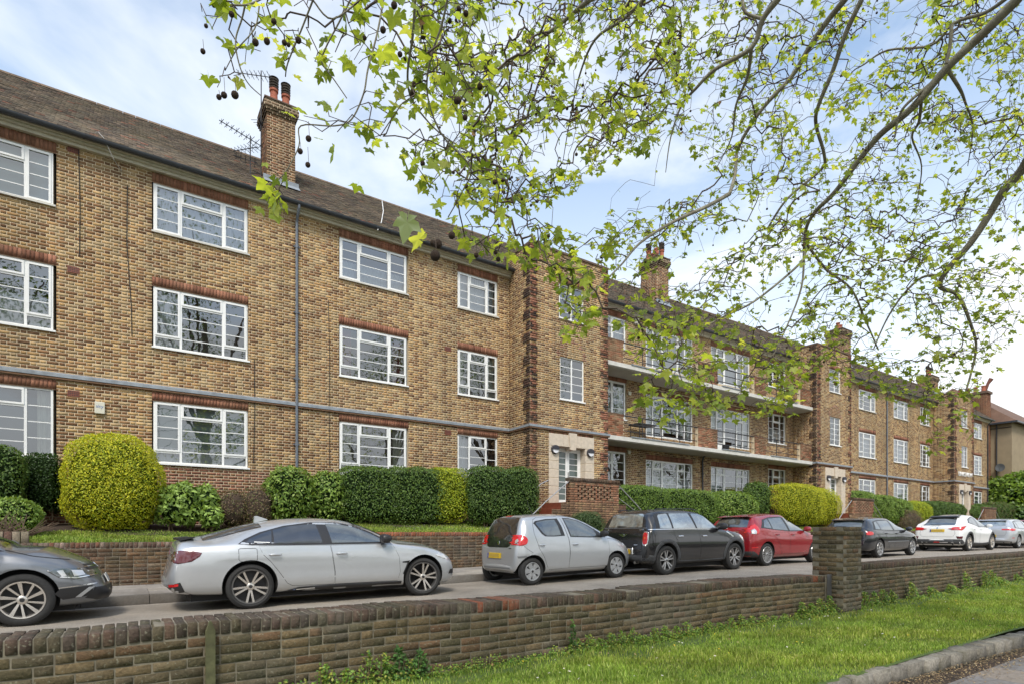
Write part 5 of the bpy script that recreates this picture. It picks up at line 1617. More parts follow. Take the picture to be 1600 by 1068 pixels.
    def disc(s, name, y, z, r, mat, view='rear', th=.01):
        sg = -1 if view == 'rear' else 1
        h, n, i, d = s.bvh.ray_cast(Vector((-1 if sg < 0 else s.sp['L'] + 1, y, z)), Vector((-sg, 0, 0)))
        q = n.to_track_quat('Y', 'Z').to_matrix() if n else Matrix.Identity(3)
        o = MB().lathe([(0, r), (th, r * .92), (th, .001)], seg=20).build(name, mat, s.t, smooth=True)
        o.location = h; o.rotation_euler = q.to_euler(); return o
    def under(s):
        sp = s.sp; W = sp['W'] / 2
        MB().box(.30, sp['L'] - .35, -W + .25, W - .25, .145, .34).build('underbody', M_under, s.t)  # underside block set low to deepen the shadow beneath the car
def simple_cached(n, c): return MATS.get(n) or simple(n, c, .5)
def circ(cx, cz, r, a0, a1, n=12): return [(cx + r * math.cos(a0 + (a1 - a0) * i / n), cz + r * math.sin(a0 + (a1 - a0) * i / n)) for i in range(n + 1)]
def door(c, poly, mat, seam=.006):
    """door skin with a dark shut line round it"""
    for g in (-1, 1):
        pc = np.mean(poly, 0)
        big = []
        n = len(poly)
        for i in range(n):
            p0, p1, p2 = (Vector(poly[(i + j - 1) % n]) for j in range(3))
            t = (p2 - p0).normalized(); nn = Vector((t.y, -t.x)); 
            big.append((p1.x + nn.x * seam, p1.y + nn.y * seam))
        area = sum(poly[i][0] * poly[(i + 1) % n][1] - poly[(i + 1) % n][0] * poly[i][1] for i in range(n))
        if area < 0: big = [(2 * poly[i][0] - big[i][0], 2 * poly[i][1] - big[i][1]) for i in range(n)]
        c.skin('door_gap', big, M_gap, sg=g, off=.0012)
        c.skin('door', poly, mat, sg=g, off=.0030)

# ---------- 1. silver four-door coupe saloon
P_silver = paint('silver_paint', (.52, .54, .56), .6, .36)
P_silver2 = paint('soft_silver_paint', (.50, .52, .54), .6, .36)
P_black = paint('black_paint', (.012, .012, .014), .1, .22)
P_black2 = paint('dark_blue_black_paint', (.012, .014, .018), .2, .22)
P_red = paint('red_paint', (.30, .012, .018), .25, .25)
P_white = paint('white_paint', (.78, .79, .78), .0, .3)
P_grey = paint('grey_paint', (.19, .20, .215), .6, .30)
P_silver3 = paint('pale_silver_paint', (.52, .54, .56), .6, .32)
SH_s = simple('silver_shade', (.22, .23, .24), .4, metal=.5)
SH_d = simple('dark_shade', (.02, .02, .022), .4)
SH_r = simple('red_shade', (.12, .008, .01), .4)
SH_w = simple('white_shade', (.5, .5, .5), .4)

bm_ = dict(L=4.64, W=1.825, ra=1.06, wbs=2.81, R=.333, rim=.252, tw=.235, ag=.05, paint=P_silver, shade=SH_s, tuck=.95,
  zt=[(0, .50), (.06, .70), (.11, .90), (.14, 1.00), (.20, 1.045), (.38, 1.075), (.7, 1.155), (1.0, 1.24), (1.4, 1.322), (1.8, 1.368), (2.15, 1.375), (2.55, 1.352), (2.9, 1.265), (3.2, 1.14), (3.42, 1.02), (3.6, .985), (4.0, .93), (4.3, .845), (4.5, .74), (4.60, .62), (4.64, .50)],
  zb=[(0, .42), (.06, .64), (.14, .86), (.5, .94), (1, .955), (2, .945), (3, .93), (3.4, .905), (3.9, .84), (4.3, .73), (4.55, .56), (4.64, .40)],
  zl=[(0, .36), (.15, .26), (.6, .22), (1.2, .205), (3.8, .19), (4.3, .19), (4.64, .24)],
  wb=[(0, .50), (.05, .68), (.12, .78), (.25, .85), (.6, .895), (1.1, .912), (2, .895), (3.3, .90), (3.85, .912), (4.2, .87), (4.42, .78), (4.56, .66), (4.64, .48)],
  wt=[(0, .48), (.12, .64), (.5, .62), (1, .575), (1.5, .55), (2.3, .55), (2.8, .575), (3.2, .64), (3.45, .70), (3.9, .68), (4.3, .58), (4.64, .36)],
  cr=[(0, .03), (.3, .05), (.55, .10), (1.1, .11), (2, .08), (2.7, .09), (3.3, .09), (3.8, .06), (4.64, .06)],
  crease=[([(.5, .82), (4.0, .81)], .018, .03), ([(1.4, .40), (3.5, .37)], .020, .05)])
c = Car('silver_saloon', 'silver four door coupe saloon with black roof mirrors and smoked tail lamps', bm_, .46, 10.05)
DLO = [(.92, .975), (1.02, 1.04), (1.25, 1.135), (1.6, 1.225), (2.0, 1.275), (2.4, 1.278), (2.72, 1.23), (3.0, 1.115), (3.25, .965), (3.27, .945), (2.2, .945), (1.1, .955)]
c.both('window_trim', [(2.1 + (x - 2.1) * 1.02, 1.08 + (z - 1.08) * 1.09) for x, z in DLO], M_trim, off=.002)
GL = [[(1.00, .985), (1.08, 1.045), (1.27, 1.125), (1.40, 1.165), (1.36, .968)], [(1.42, 1.17), (1.65, 1.225), (2.0, 1.262), (2.08, 1.263), (2.13, .962), (1.40, .965)], [(2.24, 1.267), (2.45, 1.258), (2.70, 1.212), (2.96, 1.105), (3.12, 1.01), (3.15, .962), (2.28, .96)]]
for i, g in enumerate(GL): c.both('side_window', g, M_cg_dark if i < 2 else M_cg, off=.005)
arc = circ(1.06, .345, .43, R(68), R(5), 8)
door(c, [(1.18, .93), (1.24, .80)] + [(1.34, .70), (1.46, .54), (1.58, .36), (1.66, .315)] + [(2.30, .305), (2.30, .5), (2.24, .92), (1.7, .93)], P_silver)
door(c, [(2.255, .92), (2.315, .5), (2.315, .305), (3.38, .30), (3.42, .45), (3.40, .70), (3.30, .915), (2.8, .92)], P_silver)
c.handle(1.40, .80, P_silver); c.handle(2.42, .79, P_silver)
c.both('sill_trim', [(1.50, .215), (1.75, .285), (2.4, .30), (3.46, .285), (3.46, .20), (2.4, .195)], M_trim, off=.008, skirt=.01)
c.skin('side_script', [(1.72, .245), (2.0, .255), (2.0, .268), (1.72, .258)], M_white, sg=-1, off=.010)
c.skin('side_stripe', [(1.67, .243), (1.70, .244), (1.71, .262), (1.68, .258)], M_blue, sg=-1, off=.010)
c.skin('window_script', [(1.12, .985), (1.34, .975), (1.34, .985), (1.12, .996)], M_white, sg=-1, off=.007)
c.line([(.90, .885), (.90, .74), (.92, .71), (1.13, .71), (1.15, .73), (1.15, .885), (1.13, .90), (.92, .90), (.90, .885)], .006, sg=-1, name='fuel_flap')
c.both('fender_vent', [(3.46, .62), (3.60, .635), (3.58, .60), (3.49, .40), (3.47, .41), (3.55, .595), (3.46, .60)], M_gap, off=.004)
c.both('tail_lamp', [(.10, .87), (.16, .885), (.32, .88), (.43, .85), (.40, .80), (.30, .73), (.14, .70), (.07, .72)], M_redd, off=.006, skirt=.01, step=.03)
c.both('bumper_reflector', [(.03, .36), (.14, .385), (.14, .42), (.03, .40)], M_redl, off=.006)
c.both('bumper_insert', [(.0, .25), (.35, .24), (.22, .30), (.16, .44), (.10, .42), (.0, .35)], M_trim, off=.004)
c.skin('rear_screen', [(.46, -.57), (.46, .57), (1.28, .50), (1.28, -.50)], M_cg_dark, view='top', off=.004)
c.skin('windscreen', [(2.72, -.50), (2.72, .50), (3.38, .62), (3.38, -.62)], M_cg, view='top', off=.004)
c.both('headlamp', [(4.10, .70), (4.18, .755), (4.35, .735), (4.52, .64), (4.55, .60), (4.30, .635)], M_clear, off=.006, skirt=.01, step=.03)
MB().prism([(.17, 1.03), (.24, 1.045), (.36, 1.068), (.36, 1.078), (.24, 1.072), (.16, 1.062)], -.60, .60).build('boot_spoiler', M_trim, c.t, bevel=.006)
MB().prism([(1.26, 1.30), (1.46, 1.345), (1.46, 1.35), (1.30, 1.405), (1.27, 1.40)], -.03, .03).build('roof_aerial', P_silver, c.t, bevel=.008)
c.mirror(3.12, .97, M_trim, 1.05); c.wheels('twin5', M_alloy_b, steer=-6)
c.both('brake_caliper', [(0, 0)] * 3, M_blue) if False else None
c.both('front_intake', [(4.40, .36), (4.58, .36), (4.58, .44), (4.45, .44)], M_trim, off=.004)
c.line([(3.42, .93), (3.9, .885), (4.35, .765)], .006); c.under()

# ---------- 2. small silver hatchback
ay = dict(L=3.405, W=1.615, ra=.37, wbs=2.34, R=.282, rim=.182, tw=.165, ag=.045, paint=P_silver2, shade=SH_s, tuck=.94,
  zt=[(0, .42), (.015, .62), (.04, .80), (.09, .98), (.16, 1.15), (.24, 1.32), (.32, 1.415), (.5, 1.445), (.8, 1.462), (1.2, 1.465), (1.6, 1.43), (1.95, 1.325), (2.25, 1.18), (2.5, 1.045), (2.68, .975), (2.95, .90), (3.15, .80), (3.30, .67), (3.38, .53), (3.405, .40)],
  zb=[(0, .38), (.03, .75), (.12, .92), (.4, .955), (1.0, .93), (1.6, .90), (2.3, .88), (2.6, .86), (2.9, .78), (3.15, .66), (3.33, .48), (3.405, .33)],
  zl=[(0, .30), (.1, .24), (.5, .21), (2.6, .20), (3.1, .20), (3.405, .25)],
  wb=[(0, .56), (.03, .66), (.09, .74), (.2, .79), (.5, .808), (1.5, .798), (2.6, .808), (2.95, .79), (3.15, .71), (3.3, .58), (3.405, .38)],
  wt=[(0, .45), (.05, .52), (.2, .55), (.35, .555), (.8, .555), (1.5, .55), (2.0, .575), (2.4, .64), (2.65, .67), (2.95, .60), (3.2, .48), (3.405, .28)],
  cr=[(0, .02), (.3, .05), (1.2, .06), (2.5, .06), (3.405, .05)],
  crease=[([(.6, .30), (2.4, .28)], .014, .05), ([(.0, .62), (.75, .62)], .016, .10)])
c = Car('silver_hatchback', 'small silver five door hatchback with round red tail lamps and plastic wheel trims', ay, 6.45, 10.10)
c.skin('rear_screen', [(-.45, 1.385), (-.2, 1.395), (.2, 1.395), (.45, 1.385), (.56, 1.05), (.50, .90), (.43, .80), (.36, .77), (-.36, .77), (-.43, .80), (-.50, .90), (-.56, 1.05)], M_cg_dark, view='rear', off=.004)
for g in (-1, 1):
    sgn = g
    c.skin('tail_lamp', [(.02 + .0, .93), (.07, 1.005), (.14, 1.025), (.22, 1.0), (.265, .94), (.24, .86), (.17, .82), (.08, .815), (.03, .85)], M_redl, sg=g, off=.012, skirt=.015, smoothp=True, step=.03)
    c.skin('indicator_lens', [(g * .60, .90), (g * .645, .945), (g * .69, .90), (g * .645, .855)], M_clear, view='rear', off=.016, smoothp=True, step=.03)
RD = [(.47, 1.20), (.52, 1.33), (.62, 1.375), (1.2, 1.40), (1.27, 1.25), (1.335, .93), (1.335, .60), (1.31, .31), (.80, .295), (.745, .36), (.66, .55), (.53, .74), (.485, .90), (.455, 1.05)]
door(c, RD, P_silver2)
FD = [(1.24, 1.40), (1.5, 1.392), (1.8, 1.32), (2.1, 1.20), (2.35, 1.06), (2.46, .96), (2.47, .60), (2.42, .30), (1.325, .31), (1.35, .60), (1.35, .93), (1.285, 1.25)]
door(c, FD, P_silver2)
c.both('window_trim', [(.50, 1.26), (.56, 1.305), (.85, 1.345), (1.165, 1.355), (1.22, 1.20), (1.255, .985), (.95, .975), (.72, .985), (.64, 1.04)], M_trim, off=.0045)
c.both('side_window', [(.555, 1.25), (.60, 1.285), (.85, 1.32), (1.08, 1.33), (1.12, 1.20), (1.15, 1.005), (.95, .995), (.76, 1.0), (.68, 1.06)], M_cg, off=.006)
c.both('window_trim', [(1.31, 1.365), (1.5, 1.36), (1.75, 1.305), (2.0, 1.20), (2.25, 1.06), (2.40, .95), (2.42, .925), (2.0, .93), (1.40, .955)], M_trim, off=.0045)
c.both('side_window', [(1.335, 1.345), (1.5, 1.34), (1.72, 1.29), (1.95, 1.195), (2.12, 1.10), (2.17, .955), (1.9, .955), (1.43, .975)], M_cg, off=.006)
c.handle(.60, .81, P_silver2, .12); c.handle(1.50, .80, P_silver2, .14)
c.skin('windscreen', [(1.68, -.48), (1.68, .48), (2.55, .60), (2.55, -.60)], M_cg, view='top', off=.004)
c.both('headlamp', [(2.93, .72), (2.98, .79), (3.12, .76), (3.29, .60), (3.30, .54), (3.12, .59)], M_clear, off=.006, skirt=.01, step=.03)
c.both('rub_strip', [(.05, .60), (.20, .61), (.22, .60), (.20, .565), (.06, .56)], SH_s, off=.004)
c.skin('brake_lamp', [(-.11, 1.405), (.11, 1.405), (.10, 1.43), (-.10, 1.43)], M_redl, view='rear', off=.008, step=.03)
c.plate(.10, .60); c.disc('badge', .0, .865, .045, M_chrome); c.mirror(2.28, .97, M_trim, .9)
c.both('panel_gap', [(0, 0), (.001, 0), (0, .001)], M_gap) if False else None
c.line([(.17, .80), (.25, .73), (.36, .66)], .006); c.line([(2.47, .90), (2.62, .88), (2.9, .80)], .005)
c.skin('bumper_step', [(-.52, .335), (.52, .335), (.50, .365), (-.50, .365)], SH_s, view='rear', off=.004)
MB().tube([(.95, .0, 1.45), (.86, 0, 1.62), (.80, 0, 1.80)], [.008, .005, .003], 6).build('roof_aerial', M_trim, c.t)
c.skin('model_script', [(-.52, .745), (-.42, .745), (-.42, .76), (-.52, .76)], M_gap, view='rear', off=.005)
c.wheels('cap', M_hubcap); c.under()

# ---------- 3. black retro crossover hatchback
mi = dict(xm=lambda v: v - .14 if v > .34 else v * (.20 / .34), L=4.10, W=1.789, ra=.72, wbs=2.595, R=.345, rim=.235, tw=.215, ag=.05, paint=P_black, shade=SH_d, tuck=.95,
  zt=[(0, .46), (.02, .70), (.06, .95), (.12, 1.09), (.23, 1.26), (.34, 1.42), (.43, 1.49), (.60, 1.525), (1, 1.555), (1.6, 1.56), (2.0, 1.54), (2.28, 1.47), (2.52, 1.32), (2.76, 1.15), (2.9, 1.09), (3.35, 1.045), (3.7, .99), (3.9, .89), (4.03, .74), (4.10, .5)],
  zb=[(0, .40), (.05, .88), (.14, 1.02), (.4, 1.06), (1.5, 1.055), (2.8, 1.03), (3.2, .99), (3.6, .90), (3.9, .74), (4.10, .4)],
  zl=[(0, .34), (.15, .28), (.5, .25), (3.3, .24), (3.8, .25), (4.10, .30)],
  wb=[(0, .66), (.03, .76), (.1, .84), (.25, .882), (.7, .895), (1.6, .88), (3.2, .89), (3.6, .875), (3.85, .79), (4.0, .67), (4.10, .48)],
  wt=[(0, .58), (.08, .67), (.2, .64), (.36, .61), (.8, .625), (2.0, .62), (2.4, .66), (2.8, .74), (3.4, .71), (3.85, .56), (4.10, .35)],
  cr=[(0, .03), (.4, .06), (2, .06), (3, .06), (4.1, .07)])
c = Car('black_crossover', 'black retro styled five door crossover hatchback with grey wheel arch cladding', mi, 9.82, 9.80)
G = [[(.52, 1.09), (.59, 1.37), (.64, 1.41), (.90, 1.435), (.93, 1.42), (.93, 1.085)], [(.99, 1.085), (.99, 1.42), (1.03, 1.44), (1.70, 1.447), (1.80, 1.10), (1.80, 1.08)], [(1.86, 1.08), (1.80, 1.43), (1.86, 1.445), (2.1, 1.43), (2.28, 1.375), (2.50, 1.21), (2.58, 1.10), (2.58, 1.075)]]
c.both('window_trim', [(.40, 1.09), (.50, 1.41), (.60, 1.45), (2.1, 1.46), (2.32, 1.40), (2.63, 1.16), (2.72, 1.06), (1.6, 1.065)], M_trim, off=.003)
for i, g in enumerate(G): c.both('side_window', g, M_cg_l, off=.006)
c.line([(.10, 1.062), (.6, 1.068), (1.6, 1.066), (2.92, 1.048)], .016, M_chrome, off=.008, name='chrome_strip')
c.skin('rear_screen', [(-.56, 1.12), (-.50, 1.40), (-.44, 1.435), (.44, 1.435), (.50, 1.40), (.56, 1.12)], M_cg_l, view='rear', off=.005)
c.line([(-.70, 1.10), (.70, 1.10)], .012, SH_s, view='rear', off=.005, name='tailgate_strip', sg=-1)
c.line([(-.56, 1.12), (-.62, .95), (-.60, .62), (-.50, .58), (.50, .58), (.60, .62), (.62, .95), (.56, 1.12)], .007, view='rear', sg=-1, name='tailgate_gap')
door(c, [(.97, 1.04), (.98, .93), (1.07, .80), (1.16, .62), (1.20, .45), (1.22, .33), (1.92, .325), (1.93, .7), (1.85, 1.04)], P_black)
door(c, [(1.865, 1.04), (1.945, .7), (1.935, .325), (2.86, .33), (2.90, .5), (2.90, .85), (2.86, 1.03)], P_black)
c.handle(1.18, .90, M_chrome, .15); c.handle(2.08, .89, M_chrome, .15)
for g in (-1, 1):
    q = lambda P: [(g * a, b) for a, b in P]
    c.skin('tail_lamp', q([(.615, .83), (.63, .99), (.70, 1.025), (.775, .99), (.79, .86), (.775, .73), (.70, .69), (.63, .72)]), M_chrome, view='rear', off=.008, skirt=.015, smoothp=True, step=.03)
    c.skin('lamp_lens', q([(.633, .84), (.645, .97), (.70, .998), (.757, .965), (.77, .86), (.758, .755), (.70, .72), (.647, .745)]), M_redl, view='rear', off=.013, skirt=.01, smoothp=True, step=.03)
    c.skin('lamp_insert', q([(.67, .87), (.70, .90), (.735, .87), (.70, .84)]), M_orange, view='rear', off=.017, smoothp=True, step=.03)
rr_ = mi['R'] + .05
for ax in (mi['ra'] + .14, mi['ra'] + .14 + mi['wbs']):
    o_ = circ(ax, .357, rr_ + .085, R(-14), R(194), 22); i_ = circ(ax, .357, rr_ - .004, R(190), R(-10), 22)
    c.both('arch_cladding', o_ + i_, M_clad, off=.012, skirt=.02, step=.06)
c.both('sill_cladding', [(1.14, .25), (1.14, .33), (2.0, .315), (2.90, .33), (2.92, .25)], M_clad, off=.012, skirt=.015)
c.both('bumper_cladding', [(.0, .30), (.0, .47), (.12, .48), (.32, .46), (.36, .28), (.2, .27)], M_clad, off=.010, skirt=.01)
c.skin('bumper_cladding', [(-.62, .34), (-.62, .47), (.62, .47), (.62, .34)], M_clad, view='rear', off=.01, skirt=.01)
c.skin('plate_surround', [(-.34, .47), (-.34, .63), (.34, .63), (.34, .47)], M_chrome, view='rear', off=.014, skirt=.015)
c.plate(.0, .55, blue=False); c.disc('badge', 0, .93, .042, M_chrome)
c.skin('badge_wings', [(-.14, .955), (.14, .955), (.10, .93), (.06, .91), (-.06, .91), (-.10, .93)], M_chrome, view='rear', off=.006)
c.skin('model_script', [(-.48, .70), (-.36, .70), (-.36, .72), (-.48, .72)], M_chrome, view='rear', off=.006)
c.skin('tailgate_handle', [(-.40, .64), (-.48, .72), (-.46, .80), (-.30, .82), (.30, .82), (.46, .80), (.48, .72), (.40, .64)], SH_d, view='rear', off=.003)
MB().tube([(-.03, -.42, .30), (.25, -.42, .30)], .035, 12).build('exhaust_tip', M_chrome, c.t, smooth=True)
c.skin('windscreen', [(2.16, -.54), (2.16, .54), (2.76, .66), (2.76, -.66)], M_cg_l, view='top', off=.004)
c.both('side_scuttle', [(2.94, .985), (3.22, .84), (3.24, .87), (3.02, .99)], M_chrome, off=.007)
c.both('headlamp', [(3.55, .86), (3.62, .95), (3.78, .93), (3.92, .80), (3.90, .72), (3.72, .72), (3.60, .78)], M_clear, off=.008, skirt=.01, smoothp=True, step=.03)
for g in (-1, 1): MB().tube([(.45, g * .57, 1.52), (.6, g * .57, 1.552), (1.8, g * .57, 1.562), (2.0, g * .56, 1.53)], .014, 6).build('roof_rail', M_trim, c.t, smooth=True)
c.mirror(2.66, 1.07, M_trim, 1.15); c.wheels('twin5', M_alloy); c.under()
MB().tube([(.10, -.15, 1.13), (.06, .22, 1.15)], .012, 6).build('rear_wiper', M_trim, c.t)

# ---------- generic hatchback with options for the rest
def hatch(name, label, X, Y, L, W, H, ra, wb, R_, paint_, shade, wheel, wmat, glass=M_cg, rake=.40, nose=1.0, rearz=(.92, .50), belt=.90, lamps=None, bumper_black=None, plate_z=.78, lens=M_redl, kick=0.0, steer=0, extra=None, roof_drop=0.0, wheelrim=.22, plate=None, wr=.57, co=1.13, lampf=None):
    f = L - ra - wb; cowl = L - co; topf = L - co - .82
    sp = dict(L=L, W=W, ra=ra, wbs=wb, R=R_, rim=wheelrim, tw=.21, ag=.045, paint=paint_, shade=shade, tuck=.95,
      zt=[(0, .50), (.02, .72), (.05, .90), (.09, 1.02), (.09 + rake * .35, 1.02 + (H - 1.10) * .38), (.09 + rake * .75, H - .13), (.09 + rake, H - .06 - roof_drop), (.55 + rake * .5, H - .035 - roof_drop * .6), (L * .38, H - .003), (L * .46, H - .012), (topf, H - .10), (topf + .35, H - .25), (cowl - .12, 1.06), (cowl, .99), (cowl + .3, .94 * nose), (L - .45, .86 * nose), (L - .22, .74 * nose), (L - .07, .60), (L, .45)],
      zb=[(0, .44), (.05, .82), (.15, belt + .03), (.5, belt + .05 + kick), (1.2, belt + .03 + kick * .5), (2.2, belt), (cowl, belt - .03), (L - .6, .76), (L - .25, .62), (L, .38)],
      zl=[(0, .34), (.12, .26), (.5, .22), (L - .8, .20), (L - .2, .21), (L, .26)],
      wb=[(0, W * .34), (.03, W * .41), (.09, W * .455), (.22, W * .483), (.6, W * .497), (L * .45, W * .49), (L - .85, W * .497), (L - .48, W * .478), (L - .25, W * .42), (L - .1, W * .35), (L, W * .25)],
      wt=[(0, W * .28), (.06, W * .36), (.09 + rake * .4, W * .35), (.09 + rake, wr), (1.0, wr), (topf, wr), (cowl - .25, wr + .08), (cowl, W * .39), (L - .5, W * .36), (L - .2, W * .28), (L, W * .18)],
      cr=[(0, .03), (.5, .06), (2, .06), (3, .06), (L, .06)],
      crease=[([(.3, .78), (L - .5, .74)], .014, .04), ([(ra + .5, .36), (ra + wb - .4, .34)], .012, .05)])
    c = Car(name, label, sp, X, Y)
    bz = belt + .045; tz = H - .12
    xr = .09 + rake + .05
    c.both('window_trim', [(xr - .12, bz + .03 + kick), (xr + .16, tz - .06 - roof_drop), (xr + .55, tz - roof_drop * .4), (L * .42, tz + .012), (topf, tz - .06), (topf + .38, tz - .24), (cowl - .05, bz - .02), (L * .45, bz - .025), (xr + .5, bz + kick * .5)], M_trim, off=.003)
    b_ = ra + .98
    c.both('side_window', [(xr + .02, bz + .045 + kick), (xr + .20, tz - .09 - roof_drop), (xr + .40, tz - .045 - roof_drop * .8), (xr + .38, bz + .03 + kick * .6)], glass, off=.006)
    c.both('side_window', [(xr + .43, bz + .02 + kick * .5), (xr + .45, tz - .04 - roof_drop * .6), (b_ + .02, tz - .02), (b_ + .10, bz)], glass, off=.006)
    c.both('side_window', [(b_ + .20, bz - .002), (b_ + .12, tz - .015), (L * .46, tz - .012), (topf, tz - .085), (topf + .30, tz - .24), (cowl - .24, bz + .02), (cowl - .24, bz - .005)], glass, off=.006)
    arch = [(ra + .60, .60), (ra + .66, .46), (ra + .70, .32)]
    door(c, [(ra + .26, bz - .05), (ra + .28, .86), (ra + .40, .78)] + arch + [(ra + 1.10, .31), (ra + 1.13, .6), (ra + 1.07, bz - .045)], paint_)
    door(c, [(ra + 1.085, bz - .045), (ra + 1.145, .6), (ra + 1.115, .31), (ra + 2.08, .31), (ra + 2.12, .5), (ra + 2.10, .80), (ra + 2.02, bz - .06)], paint_)
    c.handle(ra + .48, belt - .06, paint_, .16); c.handle(ra + 1.28, belt - .07, paint_, .16)
    c.skin('rear_screen', [(-W * .31, 1.075), (-wr * .86, H - .17), (-wr * .78, H - .13), (wr * .78, H - .13), (wr * .86, H - .17), (W * .31, 1.075)], glass, view='rear', off=.004)
    c.skin('windscreen', [(topf - .12, -wr * .86), (topf - .12, wr * .86), (cowl - .06, W * .36), (cowl - .06, -W * .36)], glass, view='top', off=.004)
    MB().prism([(.03 + rake * .72, H - .115), (.09 + rake * .8, H - .085 - roof_drop), (.09 + rake + .2, H - .045 - roof_drop), (.09 + rake + .2, H - .075 - roof_drop), (.09 + rake * .85, H - .13)], -wr * .90, wr * .90).build('roof_spoiler', paint_, c.t, bevel=.008)
    c.line([(-W * .33, 1.06), (-W * .345, .72), (-W * .30, .60), (W * .30, .60), (W * .345, .72), (W * .33, 1.06)], .007, view='rear', sg=-1, name='tailgate_gap')
    c.both('headlamp', lampf or [(L - .75, .72), (L - .66, .80), (L - .42, .77), (L - .20, .66), (L - .18, .60), (L - .45, .62)], M_clear if not lampf else M_cg, off=.007, skirt=.01, step=.03)
    c.line([(cowl - .05, .94), (L - .75, .86), (L - .4, .80)], .006)
    c.mirror(cowl - .22, bz - .01, paint_, 1.0)
    if plate_z: c.plate(0, plate_z, col=plate)
    c.disc('badge', 0, .965, .04, M_chrome)
    if bumper_black: c.skin('bumper_insert', [(-W * .42, .30), (-W * .42, bumper_black), (W * .42, bumper_black), (W * .42, .30)], M_clad, view='rear', off=.005); c.both('bumper_insert', [(.0, .25), (.0, bumper_black), (.12, bumper_black), (.34, bumper_black - .13), (.36, .22)], M_clad, off=.005)
    c.wheels(wheel, wmat, steer); c.under()
    MB().tube([(.11, -.10, 1.085), (.09, .24, 1.10)], .011, 6).build('rear_wiper', M_trim, c.t)
    return c
# 4 red
c = hatch('red_hatchback', 'dark red five door hatchback partly hidden behind the brick pier', 13.98, 9.90, 3.97, 1.722, 1.485, .68, 2.49, .315, P_red, SH_r, 'multi', M_alloy, rake=.42, belt=.93, bumper_black=.42, plate_z=.86, kick=.05, roof_drop=.02, wr=.55)
c.both('tail_lamp', [(.06, .92), (.10, 1.02), (.24, 1.12), (.33, 1.17), (.36, 1.0), (.30, .90), (.16, .87)], M_redl, off=.008, skirt=.01, step=.03)
for g in (-1, 1): c.skin('reversing_lamp', [(.085, .895), (.12, .99), (.215, 1.03), (.23, .94), (.19, .88)], M_clear, sg=g, off=.013, skirt=.006, step=.03)
c.line([(-.36, .945), (.36, .945)], .022, M_chrome, view='rear', sg=-1, name='chrome_strip', off=.006)
c.both('reflector', [(.06, .50), (.25, .51), (.25, .54), (.06, .53)], M_redl, off=.007)
# 5 black hatch beyond the pier
c = hatch('black_hatchback', 'black five door hatchback just beyond the brick pier', 20.55, 9.95, 4.29, 1.765, 1.425, .86, 2.578, .317, P_black2, SH_d, 'ten', M_alloy, glass=M_cg, rake=.46, belt=.90, plate_z=.62, wr=.57, roof_drop=.0)
c.both('tail_lamp', [(.07, .80), (.09, .90), (.20, .915), (.36, .90), (.40, .85), (.34, .80), (.2, .78)], M_redl, off=.008, skirt=.01, step=.03)
c.line([(ra_ := 1.42, .555), (3.05, .545)], .030, SH_s, name='rub_strip', off=.008)
# 6 white crossover
c = hatch('white_crossover', 'white crossover with black lower cladding and large black wheel arches', 28.0, 9.75, 4.36, 1.795, 1.55, .84, 2.64, .345, P_white, SH_w, 'five', M_alloy_b, rake=.85, belt=.98, bumper_black=.50, plate_z=.86, kick=.12, roof_drop=.04, wheelrim=.235, wr=.56)
for ax in (.84, .84 + 2.64):
    o_ = circ(ax, .357, .39 + .075, R(-14), R(194), 22); i_ = circ(ax, .357, .386, R(190), R(-10), 22)
    c.both('arch_cladding', o_ + i_, M_clad, off=.012, skirt=.02, step=.06)
c.both('sill_cladding', [(1.24, .22), (1.24, .36), (2.3, .33), (3.02, .36), (3.04, .22)], M_clad, off=.012, skirt=.015)
c.both('tail_lamp', [(.02, .88), (.05, .98), (.20, 1.02), (.48, 1.06), (.34, .98), (.12, .86)], M_redl, off=.012, skirt=.015, step=.03)
c.both('fog_lamp', [(.02, .52), (.02, .62), (.16, .62), (.14, .52)], M_redd, off=.010, skirt=.01)
c.skin('reflector', [(-.12, .36), (.12, .36), (.08, .40), (-.08, .40)], M_redl, view='rear', off=.01)
MB().prism([(.60, 1.40), (.80, 1.455), (1.0, 1.50), (1.0, 1.47), (.68, 1.40)], -.50, .50).build('split_spoiler', M_trim, c.t, bevel=.01)
# 7 silver estate-like hatch
c = hatch('silver_estate', 'silver hatchback with black rear spoiler parked beyond the white crossover', 34.3, 9.80, 4.45, 1.81, 1.45, .90, 2.63, .32, P_silver3, SH_s, 'ten', M_alloy, glass=M_cg_l, rake=.40, belt=.90, plate_z=.60, bumper_black=.34, wr=.60)
c.both('tail_lamp', [(.06, .86), (.08, .94), (.22, .945), (.42, .93), (.46, .89), (.30, .84), (.12, .83)], M_redl, off=.008, skirt=.01, step=.03)
c.skin('lamp_band', [(-.78, .86), (-.78, .93), (-.45, .935), (-.45, .87)], M_redl, view='rear', off=.008); c.skin('lamp_band', [(.78, .86), (.78, .93), (.45, .935), (.45, .87)], M_redl, view='rear', off=.008)
c.line([(.10, .50), (.28, .51)], .025, M_redl, name='reflector')
# 8 one more at the very edge
c = hatch('red_estate', 'dull red car beyond the silver hatchback, just showing at the right edge', 39.8, 9.9, 4.4, 1.8, 1.48, .86, 2.62, .32, P_red, SH_r, 'five', M_alloy, rake=.40)
